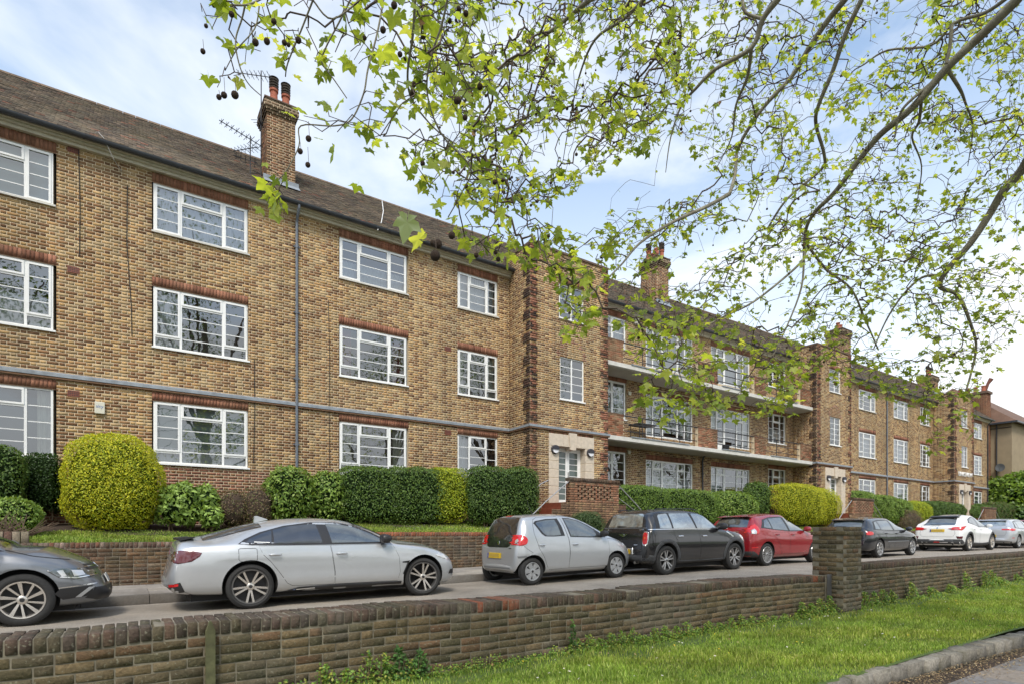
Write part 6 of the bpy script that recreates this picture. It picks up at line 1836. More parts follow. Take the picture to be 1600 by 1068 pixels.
# 9 grey hatch at the left edge
c = hatch('grey_hatchback', 'dark grey hatchback cut off by the left edge, nose pointing right', -4.48, 10.02, 4.26, 1.79, 1.45, .79, 2.62, .325, P_grey, SH_d, 'swirl', M_alloy_b, rake=.42, nose=1.03, plate_z=None, wheelrim=.225, wr=.57, steer=0, co=.97, lampf=[(3.64, .675), (3.76, .70), (3.95, .69), (4.12, .62), (4.16, .58), (3.92, .55), (3.76, .585)])
for g in (-1, 1):
    c.skin('lamp_reflector', [(3.74, .665), (3.80, .675), (3.84, .60), (3.79, .60)], M_clear, sg=g, off=.014, step=.03); c.skin('lamp_reflector', [(3.88, .668), (3.99, .655), (4.02, .60), (3.91, .59)], M_clear, sg=g, off=.014, step=.03); c.skin('daylight_strip', [(3.77, .585), (3.93, .562), (4.12, .585), (4.12, .595), (3.93, .575), (3.79, .597)], M_chrome, sg=g, off=.015, step=.03)
L = 4.26
c.skin('grille', [(-.60, .665), (-.55, .735), (.55, .735), (.60, .665)], M_trim, view='front', off=.006)
c.line([(-.60, .70), (.60, .70)], .010, M_chrome, view='front', sg=-1, name='grille_strip', off=.009)
c.disc('badge', 0, .70, .055, M_chrome, view='front')
c.skin('lower_intake', [(-.72, .30), (-.66, .43), (.66, .43), (.72, .30), (.6, .26), (-.6, .26)], M_trim, view='front', off=.006)
c.both('fog_intake', [(3.72, .38), (3.78, .44), (4.10, .46), (4.10, .33), (3.80, .30)], M_trim, off=.006)
c.both('chrome_strip', [(3.76, .445), (4.14, .475), (4.14, .487), (3.76, .457)], M_chrome, off=.010)
c.both('intake_fin', [(3.92, .32), (3.98, .32), (4.12, .44), (4.06, .44)], P_silver3, off=.011)
c.plate(0, .52, view='front', col=M_plate_w)

# ------------------------------------------------------------------ shrubs and hedges
def leaf_cloud(P, N, size, cols, parent, name='foliage', mat=None, aspect=0.55, droop=0.0, szvar=.4):
    """P points, N rough outward normals -> one leaf (bent quad) per point"""
    n = len(P)
    N = N + RNG.normal(0, .55, (n, 3)); N /= np.linalg.norm(N, axis=1)[:, None] + 1e-9
    A = RNG.normal(0, 1, (n, 3)); A[:, 2] -= droop
    T = A - N * (A * N).sum(1)[:, None]; T /= np.linalg.norm(T, axis=1)[:, None] + 1e-9
    B = np.cross(N, T)
    s = (size * (1 - szvar / 2 + szvar * RNG.random(n)))[:, None]
    v0 = P; v2 = P + T * s; v1 = P + T * s * .45 + B * s * aspect * .5 - N * s * .06; v3 = P + T * s * .45 - B * s * aspect * .5 - N * s * .06
    V = np.stack([v0, v1, v2, v3], 1).reshape(-1, 3)
    i = np.arange(n)[:, None] * 4
    Q = i + np.array([0, 1, 2, 3])
    C = np.array(cols)[RNG.integers(0, len(cols), n)] * (0.7 + 0.6 * RNG.random(n))[:, None]
    me = np_mesh(name, V, Q, np.repeat(C, 4, 0)); me.materials.append(mat or M_leaf)
    return link(name, me, parent)

def super_pts(n, c, r, e, bottom=-1.0, rough=.05, flat=None):
    rough = max(rough, .065)
    """points on a superellipsoid (e: 2 round, 6 boxy) with lumps"""
    d = RNG.normal(0, 1, (n * 2, 3)); d /= np.linalg.norm(d, axis=1)[:, None]
    d = d[d[:, 2] > bottom][:n]
    k = (np.abs(d) ** e).sum(1) ** (-1 / e)
    p = d * k[:, None]
    f = 3.1
    lump = (np.sin(p[:, 0] * f * r[0] * 2 + c[0]) * np.sin(p[:, 1] * f + c[0] * 2) * np.sin(p[:, 2] * f * 1.7 + 1)) 
    lump2 = np.sin(p[:, 0] * 11 * r[0] + c[0] * 3) * np.sin(p[:, 2] * 9 * r[2] + c[0]) + .9 * (RNG.random(len(p)) < .05) * RNG.random(len(p)) / max(rough, .03) * .16
    s = 1 + rough * lump + rough * .5 * lump2
    depth = 1 - .10 * RNG.random(len(p)) ** 2.2
    N = np.sign(p) * np.abs(p) ** (e - 1) / np.array(r); N /= np.linalg.norm(N, axis=1)[:, None] + 1e-9
    return p * (s * depth)[:, None] * np.array(r) + np.array(c), N

def shrub(name, label, cat, blobs, size, dens, cols, e=2.6, rough=.06, core=M_core, aspect=.55, stems=True, group=None, bottom=-.85, mat=None, droop=0.0):
    """blobs: (px0, px1, py_top, py_bottom, Y, depth)"""
    t = None
    PP = []; NN = []; cm = MB(); sm = MB()
    for (a, b, top, bot, Y, dp) in blobs:
        p0, p1 = at(a, bot, Y), at(b, bot, Y + .0)
        zt = at((a + b) / 2, top, Y).z; zb = at((a + b) / 2, bot, Y).z
        c = ((p0.x + p1.x) / 2, Y + dp * .4, (zt + zb) / 2); r = ((p1.x - p0.x) / 2, dp / 2, (zt - zb) / 2)
        if t is None: t = thing(name, label, cat, group=group)
        area = 4 * math.pi * ((r[0] * r[1]) ** 1.6 / 3 + (r[0] * r[2]) ** 1.6 / 3 + (r[1] * r[2]) ** 1.6 / 3) ** (1 / 1.6)
        n = int(min(26000, area * dens))
        P, N = super_pts(n, c, r, e, bottom, rough); PP.append(P); NN.append(N)
        # shaded core
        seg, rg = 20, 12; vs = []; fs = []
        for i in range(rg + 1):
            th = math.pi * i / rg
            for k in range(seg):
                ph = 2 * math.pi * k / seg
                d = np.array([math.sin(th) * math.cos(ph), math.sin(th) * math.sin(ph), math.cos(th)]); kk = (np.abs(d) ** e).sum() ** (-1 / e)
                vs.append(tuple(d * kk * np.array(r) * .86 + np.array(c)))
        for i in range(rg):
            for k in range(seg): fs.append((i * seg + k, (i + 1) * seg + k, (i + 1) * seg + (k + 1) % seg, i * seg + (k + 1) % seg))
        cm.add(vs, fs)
        for q in range(5):
            x = c[0] + random.uniform(-.6, .6) * r[0]; y = c[1] + random.uniform(-.4, .4) * r[1]
            sm.tube([(x, y, zb - .15), (x + random.uniform(-.1, .1), y, zb + (zt - zb) * .5)], .02, 5)
    leaf_cloud(np.concatenate(PP), np.concatenate(NN), size, cols, t, mat=mat, aspect=aspect, droop=droop)['kind'] = 'stuff'
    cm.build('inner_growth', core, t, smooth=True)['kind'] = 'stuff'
    if stems: sm.build('stems', M_twigwood, t)['kind'] = 'stuff'
    return t
YEL = [(0.46, 0.47, 0.025), (0.60, 0.58, 0.04), (0.38, 0.42, 0.025), (0.24, 0.31, 0.025)]
DKG = [(0.07, 0.13, 0.03), (0.10, 0.175, 0.04), (0.045, 0.09, 0.022), (0.15, 0.23, 0.055)]
MDG = [(0.14, 0.23, 0.04), (0.20, 0.31, 0.055), (0.09, 0.16, 0.03), (0.28, 0.38, 0.09)]
LTG = [(0.21, 0.32, 0.07), (0.28, 0.40, 0.09), (0.13, 0.21, 0.045)]
BRG = [(0.17, 0.12, 0.07), (0.22, 0.16, 0.10), (0.12, 0.085, 0.05), (0.13, 0.16, 0.05)]
shrub('hedge', 'tall dark green clipped hedge at the far left edge beside the window', 'hedge', [(-90, 36, 690, 786, 15.0, 1.2)], .05, 1500, DKG, 5, .03)
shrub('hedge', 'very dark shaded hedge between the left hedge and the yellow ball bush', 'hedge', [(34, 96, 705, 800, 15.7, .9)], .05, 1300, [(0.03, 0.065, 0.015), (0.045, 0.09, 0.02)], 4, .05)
shrub('bush', 'low light green bush with bare twigs at its foot at the left edge', 'bush', [(-40, 62, 776, 836, 13.9, .9)], .055, 1500, MDG, 2.6, .08)
shrub('ball_bush', 'big round yellow clipped bush left of the first windows', 'bush', [(88, 259, 669, 836, 14.5, 2.0)], .042, 2100, YEL, 2.5, .035, core=M_core_y)
shrub('bush', 'loose fresh green shrub with broad leaves beside the large yellow ball bush', 'bush', [(246, 318, 752, 822, 14.6, .9), (300, 346, 757, 815, 14.7, .8), (316, 348, 790, 824, 14.3, .6)], .115, 480, LTG, 2.3, .16, aspect=.5, droop=.6)
shrub('bush', 'brown half bare twiggy shrub below the brick plinth left of the long hedge', 'bush', [(340, 396, 764, 826, 14.6, .8), (380, 432, 758, 830, 14.5, .9)], .055, 1000, BRG, 2.3, .2, aspect=.3, core=M_soil)
shrub('hedge', 'rounded mid green shrub at the left end of the long hedge', 'hedge', [(418, 498, 726, 816, 14.5, 1.2), (488, 546, 734, 818, 14.6, 1.0)], .10, 620, MDG, 2.5, .13, aspect=.42, droop=.4)
shrub('hedge', 'long flat topped dark green hedge under the middle ground-floor window', 'hedge', [(536, 630, 727, 816, 14.5, 1.2), (610, 700, 728, 818, 14.5, 1.2)], .055, 1500, DKG + [MDG[0]], 5, .04)
shrub('hedge', 'yellow green end piece of the long hedge near the first entrance', 'hedge', [(678, 735, 729, 816, 14.5, 1.2)], .05, 1500, [(0.33, 0.40, 0.03), (0.42, 0.46, 0.03), (0.20, 0.29, 0.03)], 4.5, .05, core=M_core_y)
shrub('hedge', 'dark green clipped hedge block directly left of the entrance steps', 'hedge', [(738, 812, 727, 820, 14.1, 1.1), (795, 846, 728, 812, 14.3, .9)], .055, 1500, DKG, 4, .05)
shrub('rosemary_bush', 'grey green feathery bush in front of the honeycomb brick parapet', 'bush', [(893, 950, 797, 840, 13.6, .6)], .075, 2200, [(0.10, 0.16, 0.07), (0.14, 0.20, 0.08), (0.07, 0.12, 0.045)], 2.4, .1, aspect=.14)
shrub('bush', 'low pale weedy plants right of the grey green bush by the first entrance', 'bush', [(940, 985, 812, 842, 13.7, .5)], .06, 1200, LTG, 2.2, .2, aspect=.4)
shrub('hedge', 'clipped bright topped hedge behind the black car, right of the first entrance', 'hedge', [(966, 1050, 757, 815, 14.2, 1.2), (1035, 1128, 763, 817, 14.3, 1.2)], .055, 1500, [MDG[0], MDG[1], DKG[1]], 4.5, .05)
shrub('bush', 'rounded leafy shrub at the right end of the clipped hedge behind the black car', 'bush', [(1118, 1194, 766, 822, 14.3, 1.2)], .08, 900, MDG, 2.5, .12)
shrub('bush', 'tall darker green shrub below the right end of the balconies', 'bush', [(1176, 1216, 752, 815, 15.0, 1.0)], .07, 1100, DKG + MDG[:1], 2.4, .13)
shrub('bush', 'small dark red leaved shrub beside the second yellow bush', 'bush', [(1208, 1226, 765, 815, 14.8, .6)], .07, 1100, [(0.10, 0.025, 0.03), (0.13, 0.04, 0.035), (0.06, 0.03, 0.02)], 2.4, .1)
shrub('ball_bush', 'rounded yellow clipped bush in front of the second entrance bay', 'bush', [(1228, 1300, 753, 822, 14.2, 2.0), (1262, 1322, 760, 822, 14.3, 1.8)], .045, 2000, YEL, 2.8, .05, core=M_core_y)
shrub('hedge', 'sloping green hedge right of the second entrance parapet', 'hedge', [(1330, 1375, 766, 800, 15.2, 1.2), (1360, 1412, 772, 812, 14.6, 1.4)], .06, 1500, MDG, 3.4, .08)
shrub('bush', 'loose bright shrub behind the black hatchback', 'bush', [(1392, 1432, 778, 820, 14.4, 1.2)], .07, 1200, MDG, 2.4, .14)
shrub('bush', 'brown bare twiggy shrub between the black hatchback and the white crossover', 'bush', [(1418, 1446, 796, 838, 14.0, .9)], .06, 1300, BRG, 2.4, .2, aspect=.3, core=M_soil)
shrub('ball_bush', 'yellow green clipped bush above the twiggy shrub on the far lawn', 'bush', [(1422, 1463, 781, 822, 14.6, 1.5)], .05, 1800, YEL[:1] + [(0.22, 0.32, 0.03), (0.30, 0.38, 0.03)], 2.6, .06, core=M_core_y)
shrub('hedge', 'dark green hedge in front of the third entrance bay', 'hedge', [(1454, 1500, 782, 812, 14.8, 1.5), (1485, 1512, 785, 812, 14.8, 1.5)], .07, 1500, DKG, 3, .08)
shrub('bush', 'small round olive bush right of the third entrance door', 'bush', [(1522, 1556, 786, 815, 15.0, 1.4)], .07, 1400, DKG + MDG[:1], 2.4, .1)
shrub('bush', 'low brownish green bush at the far right of the upper lawn', 'bush', [(1548, 1602, 784, 818, 15.2, 1.6)], .08, 1200, DKG + BRG[:1], 2.4, .14)

# bare twigs under the left bush, yucca
t = thing('bare_twigs', 'pale bare twigs sticking out in front of the low bush at the left edge', 'twigs')
m = MB()
for i in range(60):
    p = at(random.uniform(-20, 50), 836, 13.55); a = random.uniform(-1.2, 1.2); L = random.uniform(.25, .6)
    q = p + Vector((math.sin(a) * L, random.uniform(-.15, .1), math.cos(a) * L * .8))
    m.tube([p, (p + q) / 2 + Vector((random.uniform(-.05, .05), 0, 0)), q], [.010, .007, .004], 4)
m.build('twigs', M_twigwood, t)['kind'] = 'stuff'
def spiky(name, label, base, n, L, cols, w=.035):
    t = thing(name, label, 'plant')
    V = []; Q = []; C = []
    for i in range(n):
        a = random.uniform(0, 6.283); el = random.uniform(.25, 1.45); l = L * random.uniform(.7, 1.1)
        d = Vector((math.cos(a) * math.cos(el), math.sin(a) * math.cos(el), math.sin(el))); s = d.cross(Vector((0, 0, 1))).normalized() * w / 2
        c = vary(random.choice(cols), .25); k = len(V)
        for f in (0, .35, .7, 1.0):
            p = base + d * l * f + Vector((0, 0, -.35 * l * f * f * math.cos(el))); ww = (1.0, 1.15, .8, .05)[int(f * 3 + .01)]
            V += [tuple(p - s * ww), tuple(p + s * ww)]; C += [c, c]
        for j in range(3): Q.append((k + 2 * j, k + 2 * j + 1, k + 2 * j + 3, k + 2 * j + 2))
    me = np_mesh('leaves', V, np.array(Q), np.array(C)); me.materials.append(M_leaf); link('leaves', me, t)['kind'] = 'stuff'
spiky('yucca', 'spiky yucca with arching sword leaves behind the roof of the black hatchback', at(1366, 822, 13.7), 90, 1.0, MDG)

# brick planter end at the left edge
t = thing('brick_planter', 'short planter edge of upright bricks at the left edge above the retaining wall', 'planter')
B = Pieces(BV); p = at(45, 850, 13.25)
for i in range(14): 
    c = random.choice([(.20, .09, .06), (.26, .17, .11), (.30, .24, .17), (.15, .07, .05)])
    B.put((p.x - .06 - i * .115, 13.33, -.08), Ms(1.0, 1, 1.6, 0, 0, R(90)), vary(c, .2))
B.emit(t, 'brick', 'far_bricks', M_wbrick, M_wbrick_o, 300)

# weeds along the foot of the garden wall
def weeds(label, clumps, size, cols, aspect=.6):
    t = thing('weeds', label, 'weeds'); P = []; N = []; m = MB()
    for (x, h, wd, n) in clumps:
        for _ in range(n):
            a = random.uniform(0, 6.28); r_ = abs(random.gauss(0, wd / 2)); hh = h * random.random() * math.exp(-(r_ / wd) ** 2)
            P.append((x + r_ * math.cos(a), 4.88 - abs(r_ * math.sin(a)) * .7 , verge_z(x, 4.9) + hh)); N.append((0, -.5, .9))
        for _ in range(max(2, n // 60)):
            q = Vector((x + random.uniform(-wd, wd) * .5, 4.86, verge_z(x, 4.9))); m.tube([q, q + Vector((random.uniform(-.05, .05), -.03, h * .8))], [.004, .002], 4)
    leaf_cloud(np.array(P), np.array(N), size, cols, t, aspect=aspect)['kind'] = 'stuff'
    m.build('stems', M_twigwood, t)['kind'] = 'stuff'
def wx(px): return at(px, 1000, 4.9).x
WG = [(0.13, 0.24, 0.035), (0.08, 0.17, 0.03), (0.19, 0.31, 0.05), (0.30, 0.32, 0.06)]
weeds('tall leafy weeds growing at the foot of the wall below the silver saloon', [(wx(x), random.uniform(.16, .34), .13, 260) for x in (505, 540, 575, 600)] + [(wx(x), random.uniform(.10, .2), .15, 120) for x in (440, 470, 620, 640)], .032, WG)
weeds('dark nettle clump at the wall foot just right of the tall leafy weeds', [(wx(622), .30, .10, 260), (wx(655), .26, .10, 240)], .045, [(0.05, 0.12, 0.03), (0.08, 0.17, 0.04)])
weeds('small ivy sprig climbing the wall below the small silver hatchback', [(wx(893), .36, .06, 130), (wx(900), .15, .1, 90)], .04, [(0.05, 0.12, 0.03), (0.09, 0.18, 0.04)])
weeds('low creeping weeds along the wall foot left of the pier', [(wx(x), random.uniform(.08, .20), .16, 230) for x in range(900, 1300, 17)], .028, WG)
weeds('dense low weeds in the strip between the grass and the wall', [(wx(x), random.uniform(.05, .13), .22, 150) for x in range(680, 1300, 30)], .024, WG)
weeds('leafy weeds round the foot of the pier and the metal post', [(wx(x), random.uniform(.16, .30), .20, 420) for x in range(1250, 1400, 14)], .035, WG)
weeds('scattered weeds along the wall beyond the pier', [(at(x, 900, 4.9).x, random.uniform(.12, .42), .28, 420) for x in (1420, 1450, 1480, 1505, 1535, 1545, 1552, 1560, 1585, 1600)], .04, WG)

# ------------------------------------------------------------------ house and trees beyond the flats
t = thing('neighbour_house', 'tan rendered house with brown hipped roof and brick chimney beyond the flats', 'house')
hx0, hx1, hy0, hy1 = 66.0, 80.0, 19.5, 33.0
def ah(x, y, X):   # pixel on the plane X = const
    u = (x - HX) / F; r = (SN * u + CS) / (SN - CS * u); Y = X / r; s = Y / (SN - CS * u); return Vector((X, Y, -(y - HY) / F * s))
MB().box(62.0, 76, 16.2, 26, -.8, 9.4).build('wall', M_render, t)
rz0, rz1 = 9.45, 13.6
rm = simple('brown_roof_tiles', (.145, .085, .058), .9, var=.4, scale=1.4, bmp=.3)
HB = MB(); HB.add([(61.6, 15.8, rz0), (76.4, 15.8, rz0), (76.4, 26.4, rz0), (61.6, 26.4, rz0), (64.2, 21.1, rz1), (74, 21.1, rz1)], [(0, 1, 5, 4), (1, 2, 5), (2, 3, 4, 5), (3, 0, 4), (0, 3, 2, 1)])
ho = HB.build('roof', rm, t)
MB().box(61.5, 61.7, 15.7, 26.5, rz0 - .14, rz0 - .001).box(61.701, 76.5, 15.7, 15.85, rz0 - .14, rz0 - .001).build('gutter', M_gutter, t)
MB().tube([(61.93, 17.2, -.5), (61.93, 17.2, 9.3)], .05, 8).tube([(61.93, 16.2, 9.0), (61.93, 20.2, 9.0)], .03, 6).build('drainpipe', M_pipe_black, t)
HW = Wall(); cfn = lambda a, z: vary(random.choice([(.24, .10, .055), (.18, .08, .05), (.28, .14, .08)]), .25)
for O, A, N, a0, a1 in (((0, 17.6, 0), (1, 0, 0), (0, -1, 0), 60.9, 61.95), ((60.9, 0, 0), (0, 1, 0), (-1, 0, 0), 17.6, 20.0)):
    HW.add(O, A, N, a0, a1, 3.0, 12.0, [], cfn)
V = np.array(HW.V); me = np_mesh('stack', V.reshape(-1, 3), (np.arange(len(V))[:, None, None] * 8 + F5[None]).reshape(-1, 4), np.repeat(np.array(HW.C), 8, 0)); me.materials.append(M_brick)
link('chimney_stack', me, t)['kind'] = 'stuff'
MB().box(60.92, 61.99, 17.62, 20.0, -1, 11.99).build('stack_core', M_mortar, t)
MB().box(60.8, 62.05, 17.5, 20.1, 12.0, 12.2).build('stack_cap', M_cope, t)
for k in range(4): MB().lathe([(12.2, .17), (12.62, .14), (12.66, .17), (12.74, .17)], (61.4, 17.95 + k * .55, 0), 'Z', 14).build('chimney_pot', M_terr, t, smooth=True)
MB().tube([(61.5, 17.9, 12.2), (61.6, 17.7, 12.9), (61.7, 17.5, 13.3)], [.13, .12, .18], 10).build('bent_cowl', simple('rust_cowl', (.16, .06, .04), .8), t, smooth=True)
t = thing('satellite_dish', 'round grey satellite dish on the tan rendered wall of the house', 'satellite dish', (61.75, 16.9, 5.6))
MB().lathe([(0, .02), (-.03, .2), (-.07, .34), (-.08, .34), (-.05, .2), (-.03, .02)], (0, 0, 0), 'X', 20).tube([(-.05, 0, -.2), (-.35, -.03, -.05)], .015, 6).box(-.02, .25, -.05, .05, -.05, .05).build('dish', M_dish, t, smooth=True)
def crown(name, label, cat, blobs, size, dens, cols, trunk=None):
    """blobs in metres: (x,y,z,rx,ry,rz)"""
    t = thing(name, label, cat); PP = []; NN = []; cm = MB()
    for (x, y, z, rx, ry, rz_) in blobs:
        area = 4 * math.pi * ((rx * ry) ** 1.6 / 3 + (rx * rz_) ** 1.6 / 3 + (ry * rz_) ** 1.6 / 3) ** (1 / 1.6)
        P, N = super_pts(int(area * dens), (x, y, z), (rx, ry, rz_), 2.2, -1, .14); PP.append(P); NN.append(N)
        cm.lathe([(-rz_ * .8 * math.cos(math.pi * i / 8) + z, max(.02, rx * .8 * math.sin(math.pi * i / 8))) for i in range(9)], (x, y, 0), 'Z', 14)
    leaf_cloud(np.concatenate(PP), np.concatenate(NN), size, cols, t, name='crown', aspect=.6)['kind'] = 'stuff'
    cm.build('inner_growth', M_core, t, smooth=True)['kind'] = 'stuff'
    if trunk: MB().tube([(trunk[0], trunk[1], -1.2), (trunk[0] + .1, trunk[1], trunk[2])], [.22, .12], 8).build('trunk', M_twigwood, t)
crown('laurel_tree', 'large bright green bushy tree filling the gap right of the flats', 'tree', [(61.5, 16.8, 1.8, 2.2, 1.8, 2.9), (61, 15.2, 2.6, 2.0, 1.9, 2.4), (63.5, 15.4, 2.2, 2.5, 2.2, 2.9), (66, 15.5, 2.4, 2.6, 2.2, 3.1)], .30, 60, [(0.15, 0.25, 0.03), (0.22, 0.33, 0.04), (0.09, 0.16, 0.025)], (62, 16, 2))
crown('bush', 'dark green bushes in front of the large bushy tree at the far right', 'bush', [(59.5, 14.6, 0.9, 1.4, 1.2, 1.3), (62.5, 13.9, 1.0, 1.8, 1.2, 1.6), (66, 13.6, .9, 2, 1.2, 1.5), (70, 13, 1.0, 2.5, 1.2, 1.9), (76, 12, 1.2, 3, 2, 2.2)], .2, 90, DKG)
crown('distant_tree', 'rounded green tree far behind at the right edge', 'tree', [(90, 19, 3.5, 6, 4, 4.5), (100, 14, 3, 6, 4, 4.5), (112, 8, 3, 8, 6, 5), (118, -6, 3, 9, 8, 6)], .5, 12, MDG, (90, 17, 2))

# the park on the photographer's side: what the windows and the cars mirror
def park(label, seeds):
    t = thing('park_trees', label, 'trees'); PP = []; NN = []; tm = MB()
    for (x, y, h, r_) in seeds:
        tm.tube([(x, y, -1.7), (x + .2, y, h * .35), (x, y + .3, h * .7)], [.45, .32, .15], 8)
        for k in range(9):
            a = random.uniform(0, 6.28); d = r_ * random.uniform(.2, .75); z = h * random.uniform(.42, .95); q = r_ * random.uniform(.32, .5)
            P, N = super_pts(int(q * q * 95), (x + d * math.cos(a), y + d * math.sin(a), z), (q, q, q * .75), 2.1, -1, .25); PP.append(P); NN.append(N)
            tm.tube([(x, y, h * .3), (x + d * math.cos(a), y + d * math.sin(a), z)], [.16, .04], 5)
    leaf_cloud(np.concatenate(PP), np.concatenate(NN), .16, MDG + DKG, t, name='crown', aspect=.7)['kind'] = 'stuff'
    tm.build('trunks', M_twigwood, t)['kind'] = 'stuff'
    t['kind'] = 'stuff'
park('row of tall park trees across the road, mirrored in the windows', [(-36, -15, 19, 7), (-22, -19, 23, 8), (-8, -14, 19, 7), (5, -18, 24, 8), (19, -14, 18, 6.5), (32, -18, 21, 8), (47, -14, 18, 7), (-52, -16, 20, 8), (63, -18, 21, 8), (80, -15, 19, 8)])
# the pavement side: verge beyond the lower pavement
strip('park_ground', [-80, -20, 20, 60, 140], [-60, -30, -9, -6.0], lambda x, y: -1.62, M_turf)
strip('lower_road', [-80, -20, 20, 60, 140], [-9, -6.0, -3.0], lambda x, y: -1.60, MATS['worn_asphalt'])

# ------------------------------------------------------------------ THE PLANE TREE overhead
def bark():
    m, nt, b = mat_new('plane_bark')
    n = noise(nt, 5, 5, .65, 'World', .4); n2 = noise(nt, 60, 3, .6, 'World')
    r = ramp(nt, n.outputs['Fac'], [(.35, (.15, .13, .095)), (.52, (.21, .195, .145)), (.66, (.30, .28, .21))])
    r2 = ramp(nt, n2.outputs['Fac'], [(.3, .8), (.7, 1.15)])
    nt.links.new(mix(nt, r.outputs['Color'], r2.outputs['Color']), b.inputs['Base Color']); b.inputs['Roughness'].default_value = .9
    bump(nt, b, n2.outputs['Fac'], .4)
    return m
M_bark = bark()
M_twig = simple('plane_twig', (.085, .062, .048), .9, var=.3, scale=12)
M_ball = simple('plane_seed_ball', (.055, .032, .018), 1.0, var=.3, scale=120, bmp=.9)
M_husk = simple('withered_leaf', (.22, .13, .06), .9, var=.3, scale=20)
tree = thing('plane_tree', 'plane tree hanging over the picture with fresh lobed leaves and brown seed balls', 'tree')

NP = [[], [], []]      # skeleton nodes: position, parent, radius hint
def add_node(p, par, r=0.0): NP[0].append(np.array(p, float)); NP[1].append(par); NP[2].append(r); return len(NP[0]) - 1

def catmull(P, k=6):
    P = [np.array(p, float) for p in P]; Q = [P[0]] + P + [P[-1]]; out = []
    for i in range(1, len(Q) - 2):
        for j in range(k):
            t = j / k
            out.append(.5 * ((2 * Q[i]) + (-Q[i - 1] + Q[i + 1]) * t + (2 * Q[i - 1] - 5 * Q[i] + 4 * Q[i + 1] - Q[i + 2]) * t * t + (-Q[i - 1] + 3 * Q[i] - 3 * Q[i + 1] + Q[i + 2]) * t ** 3))
    out.append(P[-1]); return out

TB = Vector((9.4, .6, -1.65))
trunk_pts = [TB, TB + Vector((.05, 0, 1.5)), TB + Vector((.0, .1, 3.6)), TB + Vector((-.1, .2, 5.6)), TB + Vector((-.2, .2, 7.2))]
MB().tube(catmull(trunk_pts, 5), list(np.interp(np.linspace(0, 1, 21), [0, .1, 1], [.62, .46, .27])), 20).build('trunk', M_bark, tree, smooth=True)

def limb(pts, z0, z1, w0, w1, root=None, name='limb', ext=1.0):
    """pts: photo pixels along the limb, z0..z1 distances; w: thickness in photo pixels"""
    n = len(pts)
    P = [atz(x, y, z0 + (z1 - z0) * i / (n - 1)) for i, (x, y) in enumerate(pts)]
    r0, r1 = w0 * .88 / 2 / F * z0, w1 * .85 / 2 / F * z1
    full = []; rad = []
    if root is not None:
        S = Vector(root); E = P[0]; d = (P[0] - P[1]).normalized()
        m = E + d * (E - S).length * .45 + Vector((0, 0, .25)); a = S * .6 + m * .4 + Vector((0, 0, .5))
        pre = catmull([S, a, m, E], 5)[:-1]
        full += pre; rad += list(np.linspace(r0 * 2.0 if r0 > .03 else r0 * 2.4, r0, len(pre)))
    body_ = catmull(P, 5); full += body_; rad += list(np.linspace(r0, r1, len(body_)))
    MB().tube(full, rad, 12).build(name, M_bark, tree, smooth=True)
    prev = -1
    for i, p in enumerate(full): prev = add_node(p, prev if i else -1, rad[i])
TT = TB + Vector((-.15, .2, 6.4)); T2 = TB + Vector((-.2, .2, 7.15)); T3 = TB + Vector((0, .15, 4.9))
limb([(1589, 0), (1537, 52), (1481, 105), (1425, 169), (1376, 210), (1342, 251), (1305, 300), (1275, 330), (1260, 356), (1256, 393)], 6.0, 8.6, 17, 5, TT)
limb([(1320, 0), (1290, 37), (1260, 82), (1237, 120), (1192, 169), (1162, 214), (1151, 240)], 6.8, 8.2, 11, 5, T2)
limb([(1346, 0), (1320, 56), (1301, 112), (1279, 165), (1275, 195), (1288, 243), (1282, 266), (1230, 311), (1200, 356)], 6.6, 8.4, 9, 3.5, T2)
limb([(1215, 0), (1192, 30), (1174, 75), (1117, 109), (1087, 139), (1065, 165), (1048, 215), (1040, 270)], 5.4, 6.4, 11, 1.2, T2)
limb([(1192, 30), (1165, 20), (1160, -4)], 5.6, 5.6, 6, 5)
limb([(1174, 75), (1168, 120), (1150, 165), (1143, 215), (1120, 262)], 5.8, 6.8, 7, 1.2)
limb([(1612, 240), (1595, 268), (1567, 300), (1545, 337), (1515, 382), (1480, 422), (1469, 448), (1497, 462), (1516, 505), (1525, 547), (1506, 622)], 7.4, 9.4, 17, 3, T3)
limb([(1469, 430), (1440, 434), (1410, 462), (1385, 500), (1365, 545)], 8.8, 9.6, 5, 2)
limb([(1575, -4), (1540, 20), (1492, 36), (1455, 71), (1387, 79), (1350, 101), (1327, 118), (1290, 175)], 6.2, 7.6, 7, 1.2, TT)
limb([(1487, 38), (1484, 75), (1478, 100)], 6.4, 6.5, 6, 6)
limb([(1480, 108), (1500, 140), (1508, 160), (1520, 200), (1512, 260)], 6.6, 7.4, 7, 1.2)
limb([(1440, 150), (1436, 190), (1425, 215), (1440, 260), (1432, 320)], 6.8, 7.8, 6, 1.2)
limb([(1470, 118), (1420, 160), (1405, 182), (1398, 215)], 6.7, 7.0, 6, 3)
limb([(1256, 375), (1290, 420), (1330, 452), (1352, 500), (1372, 545)], 8.6, 9.6, 5, 2.5)
limb([(1256, 393), (1250, 412), (1180, 470), (1120, 500), (1040, 545)], 8.6, 8.0, 5, 2)
limb([(1256, 393), (1252, 450), (1225, 520), (1190, 590)], 8.6, 8.4, 4, 1.8)
limb([(1140, 303), (1106, 322), (1050, 348), (1000, 380), (965, 420), (900, 480)], 6.8, 5.4, 7, 2.0)
limb([(1151, 240), (1148, 275), (1140, 303)], 7.6, 6.8, 6, 6)
limb([(940, -6), (922, 0), (885, 30), (840, 64), (810, 86), (770, 120), (735, 165)], 4.4, 5.6, 10, 1.4, TT)
limb([(1010, -5), (975, 30), (930, 62), (905, 120), (890, 190), (880, 250)], 5.0, 6.4, 7, 1.2, T2)
limb([(649, -5), (645, 56), (637, 112), (641, 150), (660, 180), (692, 212), (745, 245)], 3.0, 3.6, 5, 2.0, TT)
